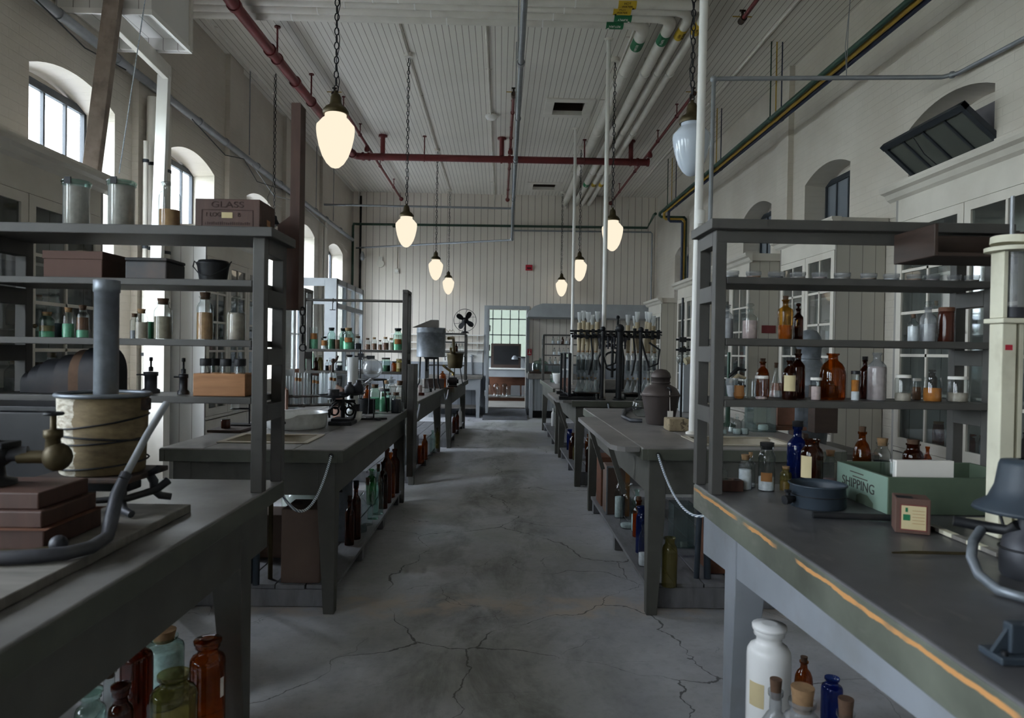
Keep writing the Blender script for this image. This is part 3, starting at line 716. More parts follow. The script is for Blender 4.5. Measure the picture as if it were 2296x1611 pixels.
# ================================================================== PENDANT LAMPS, PIPES AND DUCTS OVERHEAD
GLOBE = emit('lit_opal_globe', '#fff0d6', 1.0)
GLOBE.node_tree.nodes['Emission'].inputs[1].default_value = LAMP
GLOBE_OFF = paint('unlit_opal_globe', '#c3ccd8', .03, 3, .12)
def lamp(x, y, lit, label, zc=3.0, r=.132, side=1):
    t = thing('pendant_lamp', label, 'lamp', (x, y, ZC), 0, 'acorn globe pendant lamps')
    s = r/.132
    g = [(.005, -.24), (.03, -.232), (.06, -.205), (.09, -.155), (.112, -.09), (.127, -.02), (.132, .03), (.13, .055), (.112, .075), (.094, .098), (.08, .108), (.074, .118), (.076, .165)]
    MB().lathe([(a*s, b*s) for a, b in g], 28, (x, y, zc)).build('globe', GLOBE if lit else GLOBE_OFF, t)
    c = [(.086, .135), (.09, .15), (.088, .16), (.07, .185), (.046, .2), (.04, .215), (.037, .25), (.03, .272), (.014, .282), (.012, .30)]
    MB().lathe([(a*s, b*s) for a, b in c], 24, (x, y, zc)).build('brass_cap', M['brass'], t)
    zt = zc+.29*s
    MB().chain([(x, y, zt), (x, y, ZC-.06)], .062, .0045, 5).build('chain', M['iron'], t)
    mb = MB(); n_ = 24
    mb.tube([(x+.012*side+.012*math.sin(i*1.7), y, zt+(ZC-.04-zt)*i/n_) for i in range(n_+1)], .003, 5); mb.build('lamp_wire', M['iron'], t)
    MB().lathe([(.05, -.05), (.055, -.02), (.05, -.001)], 16, (x, y, ZC)).build('ceiling_box', M['white'], t)
for i, y in enumerate((4.88, 8.59, 12.6, 15.75)):
    lamp(at(1000, 400, Y=y)[0]*0-1.165, y, True, ['lit acorn-shaped pendant lamp, the nearest and largest of the glowing ones', 'lit acorn pendant lamp hanging just past the red crossing pipe, second on the window side',
        'lit acorn pendant lamp, third on the window side', 'lit acorn pendant lamp, last on the window side by the end wall'][i], side=1)
for i, y in enumerate((4.9, 8.58, 12.3, 15.75)):
    lamp((1.345, 1.39, 1.415, 1.41)[i], y, i > 0, ['unlit pale blue-grey acorn pendant lamp partly behind the thick white pole', 'lit acorn pendant lamp, second along the white insulated pipes',
        'lit acorn pendant lamp, third along the white insulated pipes', 'lit acorn pendant lamp, last along the white insulated pipes'][i], side=-1)
# small bell-shaped lamp on a long chain
x, y = -3.02, 9.3; zc = at(609, 497, Y=y)[2]
t = thing('bell_lamp', 'small black bell-shaped lamp on a long thin chain near the arched windows', 'lamp', (x, y, ZC))
MB().lathe([(.085, -.05), (.083, -.035), (.06, -.01), (.04, .03), (.036, .07), (.012, .085)], 18, (x, y, zc), cap=False).build('shade', M['iron'], t)
MB().lathe([(.03, -.075), (.032, -.05), (.03, -.02)], 12, (x, y, zc)).build('bulb', G['frost'], t)
MB().chain([(x, y, zc+.085), (x, y, ZC-.01)], .055, .004, 4).build('chain', M['iron'], t)
MB().tube([(x-.01, y, zc+.09), (x-.08, y, zc+.2), (x-.09, y, zc+.32), (x-.02, y, zc+.5), (x-.02, y, ZC-.02)], .003, 5).build('lamp_wire', M['iron'], t)
# ---- insulated white pipes: across the room, then along it to the end wall
XS = [(1.50, 7.27), (1.755, 7.13), (1.91, 7.0), (2.06, 6.88)]; ZP = 4.97
RP = [.068, .062, .052, .05]
names = ['with a green tag, the furthest of the four', 'with a large green tag, second furthest of the four', 'with a yellow arrow tag, third of the four', 'with a yellow arrow tag, nearest of the four']
for i, (xe, ye) in enumerate(XS):
    r = RP[i]; t = thing('insulated_pipe', 'white insulated ceiling pipe '+names[i], 'pipe', (xe, ye, ZP), 0, 'white insulated ceiling pipes')
    rb = .09
    pts = [(XL+.01, ye, ZP), (xe-rb*2.2, ye, ZP)]+[(xe-rb*2.2+rb*2.2*math.sin(a), ye+rb*2.2*(1-math.cos(a)), ZP) for a in [PI/2*k/6 for k in range(1, 7)]]+[(xe, YB-.01, ZP)]
    MB().tube(pts, r, 16).build('pipe_run', M['white'], t)
    for yy in (8.55, 10.9, 13.3):
        MB().cyl((xe, yy-.015, ZP), (xe, yy+.015, ZP), r+.006, 16).build('collar', M['white_bright'], t)
        mb = MB(); mb.beam((xe, yy, ZP+r), (xe, yy, ZC), .02, .006); mb.torus((xe, yy, ZP), r+.006, .005, 'y', 16, 5); mb.build('hanger', M['white'], t)
    for xx in (-2.2+.3*i, -.6-.15*i, .4+.1*i): MB().cyl((xx, ye, ZP), (xx+.012, ye, ZP), r+.005, 16).build('collar', M['white_bright'], t)
    # tags lettered on two stretches
    mt = M['tag_green'] if i < 2 else M['tag_yellow']; ink = M['paper_white'] if i < 2 else M['black']
    lines = [('RETURN', ''), ('SUPPLY', ''), ('HOT', 'WATER'), ('HOT', 'WATER')][i]
    xt = 1.19+(-.03, .03, .0, .03)[i]
    def wrap(axis, c, half, a0, a1, rr):
        mb = MB(); k = 8; vs = []
        for j in range(k+1):
            a = a0+(a1-a0)*j/k
            for s in (-half, half):
                vs.append((c[0]+s, c[1]+rr*math.cos(a), c[2]+rr*math.sin(a)) if axis == 'x' else (c[0]+rr*math.cos(a), c[1]+s, c[2]+rr*math.sin(a)))
        return mb._add(vs, [(2*j, 2*j+1, 2*j+3, 2*j+2) for j in range(k)], True)
    tg = wrap('x', (xt, ye, ZP), .09, PI*(1.12 if i == 0 else 1.0), PI*1.6, r+.003).build('pipe_tag', mt, t)
    lo = (xt-xe, 0, 0)
    # underside lettering, read upside down from the aisle
    for li, ph in enumerate((.55, 1.1) if i > 1 else (1.1, .55)):
        rr = r+.0045
        if not lines[li]: continue
        text(lines[li], .032, ink, tg, (xt-xe, -rr*math.cos(ph), -rr*math.sin(ph)), (PI/2+ph, 0, 0) if i > 1 else Matrix.Rotation(PI/2+ph, 3, 'X').to_4x4().__matmul__(Matrix.Rotation(PI, 4, 'Z')).to_euler(), 'lettering')
    mb = MB(); s = 1 if i in (1, 3) else -1; mb.prism([(xt+.055*s, ye-.018), (xt+.08*s, ye), (xt+.055*s, ye+.018)], ZP-r-.006, ZP-r-.0035, 'z'); mb.build('flow_arrow', ink, tg)
    for yy in (ye+.45, 14.2):
        if i == 0 and yy > 10: continue
        tg2 = wrap('y', (xe, yy, ZP), .11, PI*1.02, PI*1.95, r+.003).build('pipe_tag', mt, t)
        text(lines[0][:8], .04, ink, tg2, (-.022, yy-ye, -(r+.004)), (PI, 0, PI/2), 'lettering')
        if lines[1]: text(lines[1], .04, ink, tg2, (.022, yy-ye, -(r+.003)), (PI, 0, PI/2), 'lettering')
# thin ceiling conduits along the room that feed the lamps
for k, (x, y0, label) in enumerate(((-1.17, 5.0, 'thin white ceiling conduit feeding the lamps of the window side'), (1.44, 5.0, 'thin white ceiling conduit beside the insulated pipes, feeding the lamps'), (-.2, 6.9, 'thin white ceiling conduit with a round smoke detector'), (3.0, 5.2, 'thin white ceiling conduit near the wall of painted pipes'), (-3.3, 7.4, 'thin pale conduit running in the corner above the arched windows'))):
    t = thing('ceiling_conduit', label, 'conduit', (x, y0, ZC-.03))
    x1 = x+(.09 if k == 1 else 0.05 if k == 2 else 0)
    mb = MB(); mb.tube([(x, y0, ZC-.025), (x1, YB-.03, ZC-.025), (x1, YB-.03, ZC-.3)], .014, 8); mb.build('conduit', M['white'], t)
    mb = MB()
    for yy in range(int(y0)+1, 16, 2): MB().box(x-.03, x+.03+(x1-x)*.6, yy-.012, yy+.012, ZC-.012, ZC-.001).build('clip', M['white'], t)
    if k == 2:
        MB().lathe([(.045, -.085), (.07, -.075), (.09, -.045), (.095, -.03), (.075, -.002)], 20, (-.17, 10.72, ZC)).build('smoke_detector', M['white_bright'], t)
# ---- sprinkler pipe
t = thing('sprinkler_main', 'thick dark red sprinkler pipe running along the ceiling and turning across the room', 'pipe', (-2.5, 11.85, 4.78))
z = 4.78; yc = 11.88
MB().tube([(-2.62, 4.6, z), (-2.51, yc-.12, z)]+[(-2.51+.1*(1-math.cos(a)), yc-.12+.12*math.sin(a), z) for a in [PI/2*k/5 for k in range(1, 6)]]+[(2.52, yc, z)], .058, 14).build('main_pipe', M['red'], t)
for xx in (-2.38, -2.28, -2.05, -.02, .11, 2.2, 2.32, 2.5): MB().cyl((xx, yc, z), (xx+.035, yc, z), .071, 14).build('coupling', M['red'], t)
for yy in (6.7, 7.7, 8.6, 10.0, 11.7): xx = -2.62+.11*(yy-4.6)/7.2; MB().cyl((xx, yy, z), (xx, yy+.05, z), .072, 14).build('coupling', M['red'], t)
for xx in (-2.03, -.0, 2.22):
    MB().lathe([(.045, z+.04), (.04, z+.06), (.04, ZC-.03), (.075, ZC-.028), (.075, ZC-.002)], 14, (xx, yc, 0)).build('flanged_riser', M['red'], t)
for xx in (-1.32, 1.42):
    mb = MB(); mb.cyl((xx, yc, z), (xx, yc, ZC-.003), .011, 8); mb.lathe([(.035, ZC-.015), (.035, ZC-.002)], 12, (xx, yc, 0)); mb.torus((xx, yc, z), .066, .008, 'x', 16, 5); mb.build('hanger', M['red'], t)
for yy in (7.95, 9.3, 10.9):
    xx = -2.62+.11*(yy-4.6)/7.2
    mb = MB(); mb.cyl((xx, yy, z), (xx, yy, ZC-.003), .011, 8); mb.lathe([(.035, ZC-.015), (.035, ZC-.002)], 12, (xx, yy, 0)); mb.torus((xx, yy, z), .066, .008, 'y', 16, 5); mb.build('hanger', M['red'], t)
zm = 0
for k, (x, y0, y1) in enumerate(((-2.3, 9.6, 16.05), (.15, 9.45, 15.9), (2.55, 9.3, 16.05), (2.47, 5.0, 7.1))):
    t = thing('sprinkler_branch', ['thin red sprinkler branch pipe on the window side, with a valve at its near end', 'thin red sprinkler branch pipe along the middle of the ceiling', 'thin red sprinkler branch pipe beyond the white insulated pipes', 'short red sprinkler branch end with a valve near the picture top'][k], 'pipe', (x, y0, 4.95), 0, 'thin sprinkler branch pipes')
    zb = 4.97; e = y1 if k == 3 else y0; d = 1 if k == 3 else -1
    MB().cyl((x, y0, zb), (x, y1, zb), .022, 10).build('branch_pipe', M['red'], t)
    mb = MB(); mb.cyl((x, e, zb), (x, e+.1*d, zb), .035, 10); mb.cyl((x, e+.05*d, zb), (x, e+.05*d, zb+.09), .014, 8); mb.cyl((x-.03, e+.05*d, zb+.09), (x+.03, e+.05*d, zb+.09), .012, 8); mb.build('valve', M['rust'], t)
    MB().box(x-.1, x+.1, e+.06*d-.006, e+.06*d+.006, zb+.03, zb+.038).build('valve_handle', M['gas_yellow'], t)
    if k < 3:
        mb = MB(); mb.cyl((x, yc, 4.86), (x, yc, zb), .03, 10); mb.lathe([(.04, 4.87), (.045, 4.9), (.04, 4.93)], 12, (x, yc, 0)); mb.build('riser', M['red'], t)
        for yy in (10.1, 11.3, 13.2, 14.9):
            mb = MB(); mb.cyl((x, yy, zb+.02), (x, yy, ZC-.003), .008, 6); mb.lathe([(.025, ZC-.012), (.025, ZC-.002)], 10, (x, yy, 0)); mb.torus((x, yy, zb), .027, .006, 'y', 12, 5); mb.build('hanger', M['red'], t)
        MB().sphere((x, y1, zb), .05, 12).build('end_cap', M['red'], t)
# ---- grey conduits
t = thing('grey_conduit', 'long grey conduit hung down the middle of the room, branching to the end corner', 'conduit', (.2, 13.35, 4.25))
mb = MB(); mb.tube([(.14, 3.5, 4.25), (.235, 13.35, 4.25), (.225, 13.4, 3.66)], .028, 10); mb.build('conduit', M['steel'], t)
mb = MB(); mb.tube([(.235, 13.36, 4.25), (XL+.03, 13.4, 4.26)], .02, 8); mb.build('conduit', M['steel'], t)
mb = MB(); mb.tube([(.225, 13.4, 3.65), (-3.33, 16.1, 3.83)], .02, 8); mb.build('conduit', M['steel'], t)
for yy in (6.6, 9.9, 10.05, 12.6):
    xx = .14+.095*(yy-3.5)/9.85
    MB().cyl((xx, yy, 4.25), (xx, yy+.07, 4.25), .036, 12).build('coupling', M['steel'], t)
for yy in (6.6, 8.2, 12.4):
    xx = .14+.095*(yy-3.5)/9.85
    mb = MB(); mb.cyl((xx-.03, yy, 4.28), (xx-.03, yy, ZC-.002), .006, 6); mb.torus((xx, yy, 4.25), .034, .005, 'y', 12, 5); mb.build('hanger', M['steel'], t)
MB().sphere((.232, 13.36, 4.25), .042, 12).sphere((.225, 13.4, 3.66), .034, 12).build('elbow_fitting', M['steel'], t)
t = thing('grey_conduit', 'grey conduit fixed high along the end wall, turning down by the corner', 'conduit', (.3, 16.15, 4.3))
MB().tube([(.3, YB-.05, 4.31), (3.52, YB-.05, 4.33), (3.55, YB-.05, 4.3), (3.55, YB-.05, 2.6)], .018, 8).build('conduit', M['steel'], t)
t = thing('green_pipe', 'dark green pipe along the top of the end wall, turning down at the window corner', 'pipe', (XL+.1, YB-.06, 4.4))
MB().tube([(XL+.09, 15.9, 2.5), (XL+.09, 15.9, 4.30), (XL+.1, 15.95, 4.36), (XL+.16, YB-.12, 4.38), (3.42, YB-.12, 4.42), (3.05, 13.75, 4.25), (3.05, 13.6, 4.25)], .028, 10).build('pipe_run', M['gas_green'], t)
MB().box(-2.5, -2.42, YB-.13, YB-.002, 4.33, 4.355).build('bracket', M['gas_green'], t)
t = thing('black_riser', 'thin black riser pipe in the corner of the end wall', 'pipe', (-3.25, YB-.06, 0))
MB().cyl((-3.25, YB-.03, 0), (-3.25, YB-.03, 5.05), .022, 10).build('riser', M['iron'], t)
t = thing('wall_conduit', 'thick grey conduit with hanging wires along the wall of bright windows', 'conduit', (XL+.1, 5, 4.0))
MB().tube([(XL+.1, 2.2, 4.0), (XL+.1, 15.8, 3.97)], .04, 12).build('conduit', M['steel'], t)
for yy in (4.9, 5.3, 6.1, 7.0, 7.75, 8.5, 9.6, 10.6, 11.5, 12.6, 13.4, 14.6): MB().cyl((XL+.1, yy, 3.99), (XL+.1, yy+.04, 3.99), .048, 12).build('coupling', M['steel'], t)
mb = MB(); mb.tube([(XL+.13, 5.0, 3.95), (XL+.13, 5.6, 3.86), (XL+.13, 6.2, 3.93)], .006, 5); mb.build('sagging_wire', M['iron'], t)
mb = MB(); mb.tube([(XL+.14, 7.5, 3.93), (XL+.14, 8.4, 3.8), (XL+.14, 9.0, 3.92), (XL+.14, 9.5, 3.75), (XL+.14, 10.6, 3.9)], .006, 5); mb.build('sagging_wire', M['iron'], t)
mb = MB(); mb.tube([(XL+.14, 9.3, 3.93), (XL+.14, 10.2, 3.72), (XL+.14, 11.5, 3.9), (XL+.14, 13.4, 3.8)], .006, 5); mb.build('sagging_wire', M['steel'], t)
for yy in (9.25, 11.6, 12.6, 13.9): MB().cyl((XL+.12, yy, 4.04), (XL+.12, yy, ZC-.002), .008, 6).build('hanger_rod', M['steel'], t)
t = thing('down_conduit', 'pale vertical conduit between two of the far arched windows', 'conduit', (XL+.08, 13.35, 1)); MB().cyl((XL+.09, 13.42, .0), (XL+.09, 13.42, 3.93), .03, 10).build('conduit', M['white'], t)
# vertical pipes between the first two bright windows
for k, (yy, r, c) in enumerate(((6.52, .022, 'white'), (6.66, .06, 'white'), (6.80, .04, 'cab'), (6.90, .05, 'cab'))):
    t = thing('wall_pipe', ['thin white pipe strapped to the wall, first of the vertical group', 'thick cream vertical wall pipe, second of the vertical group', 'cream vertical wall pipe, third of the vertical group', 'cream vertical wall pipe, last of the group beside the bright planks'][k], 'pipe', (XL+.12, yy, 0))
    MB().cyl((XL+.15, yy, 0), (XL+.15, yy, 3.85 if k else 3.4), r, 12).build('pipe', M[c], t)
    mb = MB()
    for zz in (1.4, 2.4, 3.2): MB().cyl((XL+.15, yy, zz), (XL+.15, yy, zz+.03), r+.006, 12).build('strap', M['frame'], t)
    if k: MB().cyl((XL+.15, yy, .02), (XL+.15, yy, 1.28), r+.003, 12).build('painted_base', M['cab_grey'], t)
# ---- painted gas pipes on the opposite wall
for k, (c, X) in enumerate((('green', 3.12), ('yellow', 3.185), ('blue', 3.25))):
    Z = 4.25; m = M['gas_'+c]; ye = 13.55-.1*k; xd = 3.64-.06*k; zh = Z-.07-.06*k
    t = thing('gas_pipe', c+' painted pipe along the upper wall, dropping beside the far window', 'pipe', (X, 10, Z))
    MB().tube([(X, 2.0, Z), (X, ye-.03, Z), (X, ye, Z-.03), (X, ye, zh+.03), (X+.03 if xd > X else X-.03, ye, zh), (xd-.03, ye, zh), (xd, ye, zh-.03), (xd, ye, 2.62)], .026, 10).build('pipe_run', m, t)
    for yy in (8.0, 10.2, 12.9-.05*k):
        MB().cyl((X, yy, Z), (X, yy+.06, Z), .0305, 10).build('coupling', m, t)
        MB().cyl((X, yy+.03, Z+.02), (X, yy+.03, ZC-.002), .008, 6).build('hanger_rod', m, t)
t = thing('grey_wall_conduit', 'thin grey conduit from the upper wall across to a drop above the copper still bench', 'conduit', (1.7, 5.6, 3.75))
MB().tube([(1.69, 5.6, .97), (1.71, 5.6, 3.7), (1.74, 5.6, 3.735), (3.55, 5.55, 3.77), (3.62, 5.45, 3.765), (3.62, 2.2, 3.6)], .018, 8).build('conduit', M['steel'], t)
MB().sphere((1.71, 5.6, 3.73), .03, 10).sphere((3.6, 5.5, 3.77), .03, 10).build('elbow_fitting', M['steel'], t)
mb = MB(); mb.tube([(2.78, 5.57, 3.77), (2.8, 5.6, 4.1), (2.84, 5.6, ZC-.002)], .003, 5); mb.tube([(2.78, 5.57, 3.77), (2.76, 5.56, 4.0), (2.88, 5.6, ZC-.002)], .003, 5); mb.build('hanging_wire', M['steel'], t)
# ---- white standing pipes
for k, (xb, yb, xt, r, zb, zt, lab) in enumerate(((1.30, 4.57, 1.33, .028, .966, ZC, 'thick white pole with a sleeve joint, standing near the copper still'), (1.225, 8.06, 1.225, .025, .966, ZC, 'white pole rising from the bench of titration flasks to the ceiling'), (1.2, 11.3, 1.2, .025, .966, ZC, 'thin white pole furthest down the room, behind the titration flasks'))):
    t = thing('standing_pipe', lab, 'pole', (xb, yb, zb))
    MB().cyl((xb, yb, zb), (xt, yb, zt-.002), r, 14).build('pole', M['white_bright'], t)
    MB().lathe([(r+.02, zb+.0), (r+.02, zb+.012), (r+.003, zb+.02)], 14, (xb, yb, 0)).build('base_flange', M['white'], t)
    if k == 0: MB().cyl((xb+.02, yb, 2.36), (xb+.02, yb, 2.45), r+.008, 14).build('sleeve', M['white_bright'], t)
    MB().lathe([(r+.012, zt-.02), (r+.03, zt-.002)], 14, (xt, yb, 0)).build('ceiling_flange', M['white'], t)
# ---- planked duct over the windows with its timber frame
t = thing('ceiling_duct', 'white planked box duct hung from the ceiling above the first arched window', 'duct', (-3.07, 5.75, ZC))
x0, x1, y0, y1, zb = XL+.01, -2.72, 5.42, 6.1, 4.06
mb = MB(); th = .03
mb.box(x0, x1, y0, y0+th, zb, ZC-.002); mb.box(x0, x1, y1-th, y1, zb, ZC-.002); mb.box(x1-th, x1, y0+th, y1-th, zb, ZC-.002); mb.box(x0, x1-th, y0+th, y1-th, zb+.1, zb+.13)
mb.build('duct_casing', M['planks_x'], t)
mb = MB(); mb.box(x0, x1+.01, y0-.012, y0, zb-.012, zb+.03); mb.box(x0, x1+.01, y1, y1+.012, zb-.012, zb+.03); mb.box(x1, x1+.012, y0, y1, zb-.012, zb+.03); mb.build('edge_trim', M['white_bright'], t)
MB().box(x1, x1+.02, y1-.04, y1, zb, ZC-.002).build('corner_batten', M['white'], t)
t = thing('duct_frame', 'timber frame with one dark and one white post beneath the planked duct', 'frame', (-3.05, 5.7, 2.75))
MB().beam((-3.12, 5.33, 2.742), (-2.95, 5.33, 4.2), .12, .06, (0, 1, 0)).build('post', M['post_brown'], t, .004)
MB().beam((-3.12, 6.36, 2.2), (-3.07, 6.36, 3.95), .1, .06, (0, 1, 0)).build('post', M['white_bright'], t, .004)
MB().beam((-2.97, 5.37, 3.98), (-3.05, 6.4, 3.98), .05, .14).build('beam', M['white'], t, .004)
MB().box(-3.2, -3.02, 6.3, 6.42, 0, 2.19).build('foot_post', M['white'], t)
t = thing('guy_wire', 'thin slanting wire from the planked duct down towards the shelf', 'wire', (-2.7, 5.5, 4.5))
MB().tube([(-2.68, 5.3, 4.75), (-2.7, 5.3, 4.16), (-2.78, 5.1, 2.745)], .004, 5).build('hanging_wire', M['rope'], t)
# ---- small fittings of the end wall
def wallfit(name, label, cat, px, py, Y=None):
    p = at(px, py, Y=Y or YB); return thing(name, label, cat, p), p
t, p = wallfit('alarm_bell', 'round white alarm bell on the end wall', 'bell', 854, 592)
MB().cyl((p[0], YB-.07, p[2]), (p[0], YB-.002, p[2]), .085, 20).build('gong', M['white'], t); MB().box(p[0]-.05, p[0]+.05, YB-.06, YB-.002, p[2]+.07, p[2]+.16).build('back_box', M['white'], t)
t, p = wallfit('wall_switch', 'small white round switch box on the end wall, below a thin conduit', 'switch', 890, 608)
MB().box(p[0]-.055, p[0]+.055, YB-.05, YB-.002, p[2]-.06, p[2]+.06).build('back_box', M['white'], t, .005); MB().cyl((p[0], YB-.075, p[2]), (p[0], YB-.051, p[2]), .04, 16).build('knob', M['white_bright'], t)
MB().cyl((p[0], YB-.02, p[2]+.06), (p[0], YB-.02, ZC-.3), .01, 6).build('conduit', M['white'], t)
t, p = wallfit('fire_bell_box', 'small red box high on the end wall above the doorway', 'alarm', 1186, 601)
MB().box(p[0]-.08, p[0]+.08, YB-.07, YB-.002, p[2]-.065, p[2]+.065).build('alarm_box', M['red_sign'], t, .006); MB().box(p[0]-.05, p[0]+.05, YB-.074, YB-.0705, p[2]-.03, p[2]+.0).build('grille', M['black'], t)
t, p = wallfit('fire_alarm', 'red fire alarm pull station beside the doorway', 'alarm', 1187, 790)
MB().box(p[0]-.05, p[0]+.05, YB-.06, YB-.002, p[2]-.075, p[2]+.075).build('pull_box', M['red_sign'], t, .006)
MB().box(p[0]-.028, p[0]+.028, YB-.068, YB-.0605, p[2]-.04, p[2]-.02).box(p[0]-.01, p[0]+.01, YB-.068, YB-.0605, p[2]-.02, p[2]+.03).build('pull_handle', M['paper_white'], t)
text('FIRE', .03, M['paper_white'], t, (0, -.062, .05), (PI/2, 0, 0))
t, p = wallfit('camera_housing', 'small white caged fitting in the corner of the end wall', 'fixture', 805, 575)
MB().cyl((-3.15, YB-.3, 3.62), (-3.15, YB-.02, 3.62), .02, 8).build('arm', M['white'], t); MB().lathe([(.03, 0), (.05, .03), (.05, .12), (.02, .2)], 12, (-3.15, YB-.3, 3.52)).build('cage', M['steel'], t)
# ================================================================== BOTTLES AND JARS
PROF = {
 'wide': [(1, 0), (1, .70), (.97, .76), (.86, .82), (.66, .86), (.62, .89), (.62, .955), (.72, .97), (.72, 1)],
 'widetall': [(.98, 0), (1, .015), (1, .83), (.97, .865), (.86, .892), (.64, .912), (.58, .925), (.58, .962), (.7, .968), (.7, 1)],
 'widelow': [(1, 0), (1, .74), (.96, .8), (.8, .86), (.72, .89), (.72, .95), (.82, .97), (.82, 1)],
 'narrow': [(.97, 0), (1, .03), (1, .60), (.95, .68), (.75, .76), (.42, .82), (.34, .86), (.34, .95), (.46, .965), (.46, 1)],
 'tall': [(.97, 0), (1, .03), (1, .66), (.94, .73), (.6, .80), (.42, .83), (.40, .94), (.52, .96), (.52, 1)],
 'round': [(.9, 0), (1, .05), (1, .55), (.92, .68), (.7, .78), (.42, .84), (.38, .88), (.38, .95), (.5, .965), (.5, 1)],
 'sloped': [(.82, 0), (.86, .05), (.97, .6), (1, .68), (.9, .76), (.4, .82), (.34, .86), (.34, .95), (.48, .97), (.48, 1)],
 'erlen': [(.95, 0), (1, .03), (.96, .08), (.32, .74), (.28, .8), (.28, .96), (.36, .98), (.36, 1)],
 'flor': [(.3, 0), (.62, .03), (.9, .14), (1, .3), (.92, .46), (.62, .58), (.32, .65), (.27, .70), (.27, .96), (.36, .98), (.36, 1)],
 'straight': [(.97, 0), (1, .02), (1, .97), (1.02, 1)],
 'jarlid': [(.97, 0), (1, .04), (1, .80), (.92, .87), (.88, .9), (.88, 1)],
 'carboy': [(.95, 0), (1, .04), (1, .6), (.93, .72), (.7, .82), (.38, .88), (.26, .91), (.26, .96), (.34, .98), (.34, 1)],
 'bell': [(1.06, 0), (1, .02), (1, .55), (.96, .7), (.82, .84), (.55, .94), (.2, .985), (.02, 1)],
 'dish': [(.9, 0), (.96, .05), (1, .4), (1, .62), (1.08, .64), (1.08, 1.0), (.98, 1.0)],
 'beaker': [(.95, 0), (1, .03), (1, .95), (1.06, 1)],
 'cup': [(.55, 0), (.62, .04), (.78, .2), (1, .9), (1.05, 1)],
}
def bottle(label, x, y, z, R, Ht, style='wide', g='clear', fill=None, stop=None, paper=None, name='glass_bottle', cat='bottle', group=None, n=18, lean=0, paperz=None):
    sf = {'cork': .085, 'corkd': .085, 'glass': .15, 'black': .08, 'blackcap': 0, 'ball': .13, None: 0}.get(stop, 0)
    H = Ht*(1-sf); pr = PROF[style]
    gm = G[g] if g in G else M[g]
    mb = MB(); mb.lathe([(r*R, h*H) for r, h in pr], n, cap=False); mb._add([(R*pr[0][0]*math.cos(2*PI*i/n), R*pr[0][0]*math.sin(2*PI*i/n), 0) for i in range(n)], [tuple(range(n-1, -1, -1))])
    t = mb.build(name, gm); t.location = (x, y, z); tag(t, label, cat, group)
    if fill:
        fm, lv = fill[0], fill[1]; q = []
        for r, h in pr:
            if h >= lv:
                (r0, h0) = pr[len(q)-1] if q else (r, 0); k = (lv-h0)/max(h-h0, 1e-6); q.append((r0+(r-r0)*k, lv)); break
            q.append((r, h))
        q = [(max(r*R*.93, .0005), max(h*H, .012*H)) for r, h in q]
        if q[-1][1]-q[0][1] > 1e-4:
            q.append((q[-1][0]*.6, q[-1][1]+.012*H))
            MB().lathe(q, n).build('contents', P[fm], t, local=True)
        if len(fill) > 2:   # a second layer above
            l2 = fill[3]; rr = .93*R*max(.2, min(r for r, h in pr if h <= l2+.01))
            MB().lathe([(rr, lv*H+.013*H), (rr, l2*H)], n).build('upper_layer', P[fill[2]], t, local=True)
    rt = pr[-1][0]*R; rn = min(r for r, h in pr[-4:])*R
    if stop in ('cork', 'corkd'):
        MB().lathe([(rn*.86, H*.93), (rn*.9, H*1.001), (rn*1.04, H+Ht*sf)], 14).build('cork_stopper', M['cork' if stop == 'cork' else 'cork_dark'], t, local=True)
    elif stop == 'black':
        MB().lathe([(rn*.86, H*.93), (rn*.9, H), (rt*1.02, H+.0005), (rt*1.02, H+Ht*sf)], 14).build('rubber_stopper', M['rubber'], t, local=True)
    elif stop == 'glass':
        k = Ht*sf; MB().lathe([(rn*.8, H*.92), (rn*.84, H), (rn*.45, H+k*.2), (rn*.55, H+k*.35), (rn*1.25, H+k*.55), (rn*1.3, H+k*.75), (rn*.9, H+k*.95), (.001, H+k)], 14).build('glass_stopper', G['clear'] if g not in ('amber', 'amber_d', 'blue', 'amber_y') else G[g], t, local=True)
    elif stop == 'ball':
        k = Ht*sf; MB().lathe([(rn*.8, H*.93), (rn*.84, H), (rt*1.15, H+.1*k), (rt*1.2, H+.3*k), (rn*.5, H+.4*k), (rn*.4, H+.6*k), (rn*.7, H+.85*k), (.001, H+k)], 14).build('glass_stopper', G['frost'] if g not in ('amber_d',) else G['amber_d'], t, local=True)
    elif stop == 'disc':
        MB().lathe([(rt*1.0, H+.0005), (rt*1.12, H+.003), (rt*1.12, H+Ht*.035), (rt*.5, H+Ht*.045)], 16).build('flat_stopper', gm, t, local=True)
    elif stop and stop.startswith('lid'):
        m = M[stop[4:] or 'iron']; MB().lathe([(rt*1.08, H*.9), (rt*1.08, H*1.0), (rt*1.0, H*1.02)], 18).build('lid', m, t, local=True)
    if paper:
        pm, z0, z1, half = paper[:4]; da = paper[4] if len(paper) > 4 else 0
        a0 = math.atan2(-y, -x)+da; mb = MB(); vs = []; k = 10
        for i in range(k+1):
            a = a0-half+2*half*i/k
            for zz in (z0, z1):
                rr = 1.012*R; vs.append((rr*math.cos(a), rr*math.sin(a), zz*H))
        mb._add(vs, [(2*i, 2*i+2, 2*i+3, 2*i+1) for i in range(k)], True)
        mb.build('paper_label', M[pm], t, local=True)
    return t
def B(label, px, pyb, w, h, Y=None, z=None, style='wide', **k):
    if Y is None:
        p = at(px, pyb, Z=z); tn = p[0]/p[1]; R = w/2*p[1]/F/math.sqrt(1+tn*tn); Yb = p[1]+R
        x = at(px, pyb, Y=Yb)[0]; x = p[0]*Yb/p[1]
    else:
        p = at(px, pyb, Y=Y); tn = p[0]/p[1]; R = w/2*Y/F/math.sqrt(1+tn*tn); Yb = Y; x = p[0]
        if z is None: z = p[2]
    return bottle(label, x, Yb, z, R, h*Yb/F, style, **k)
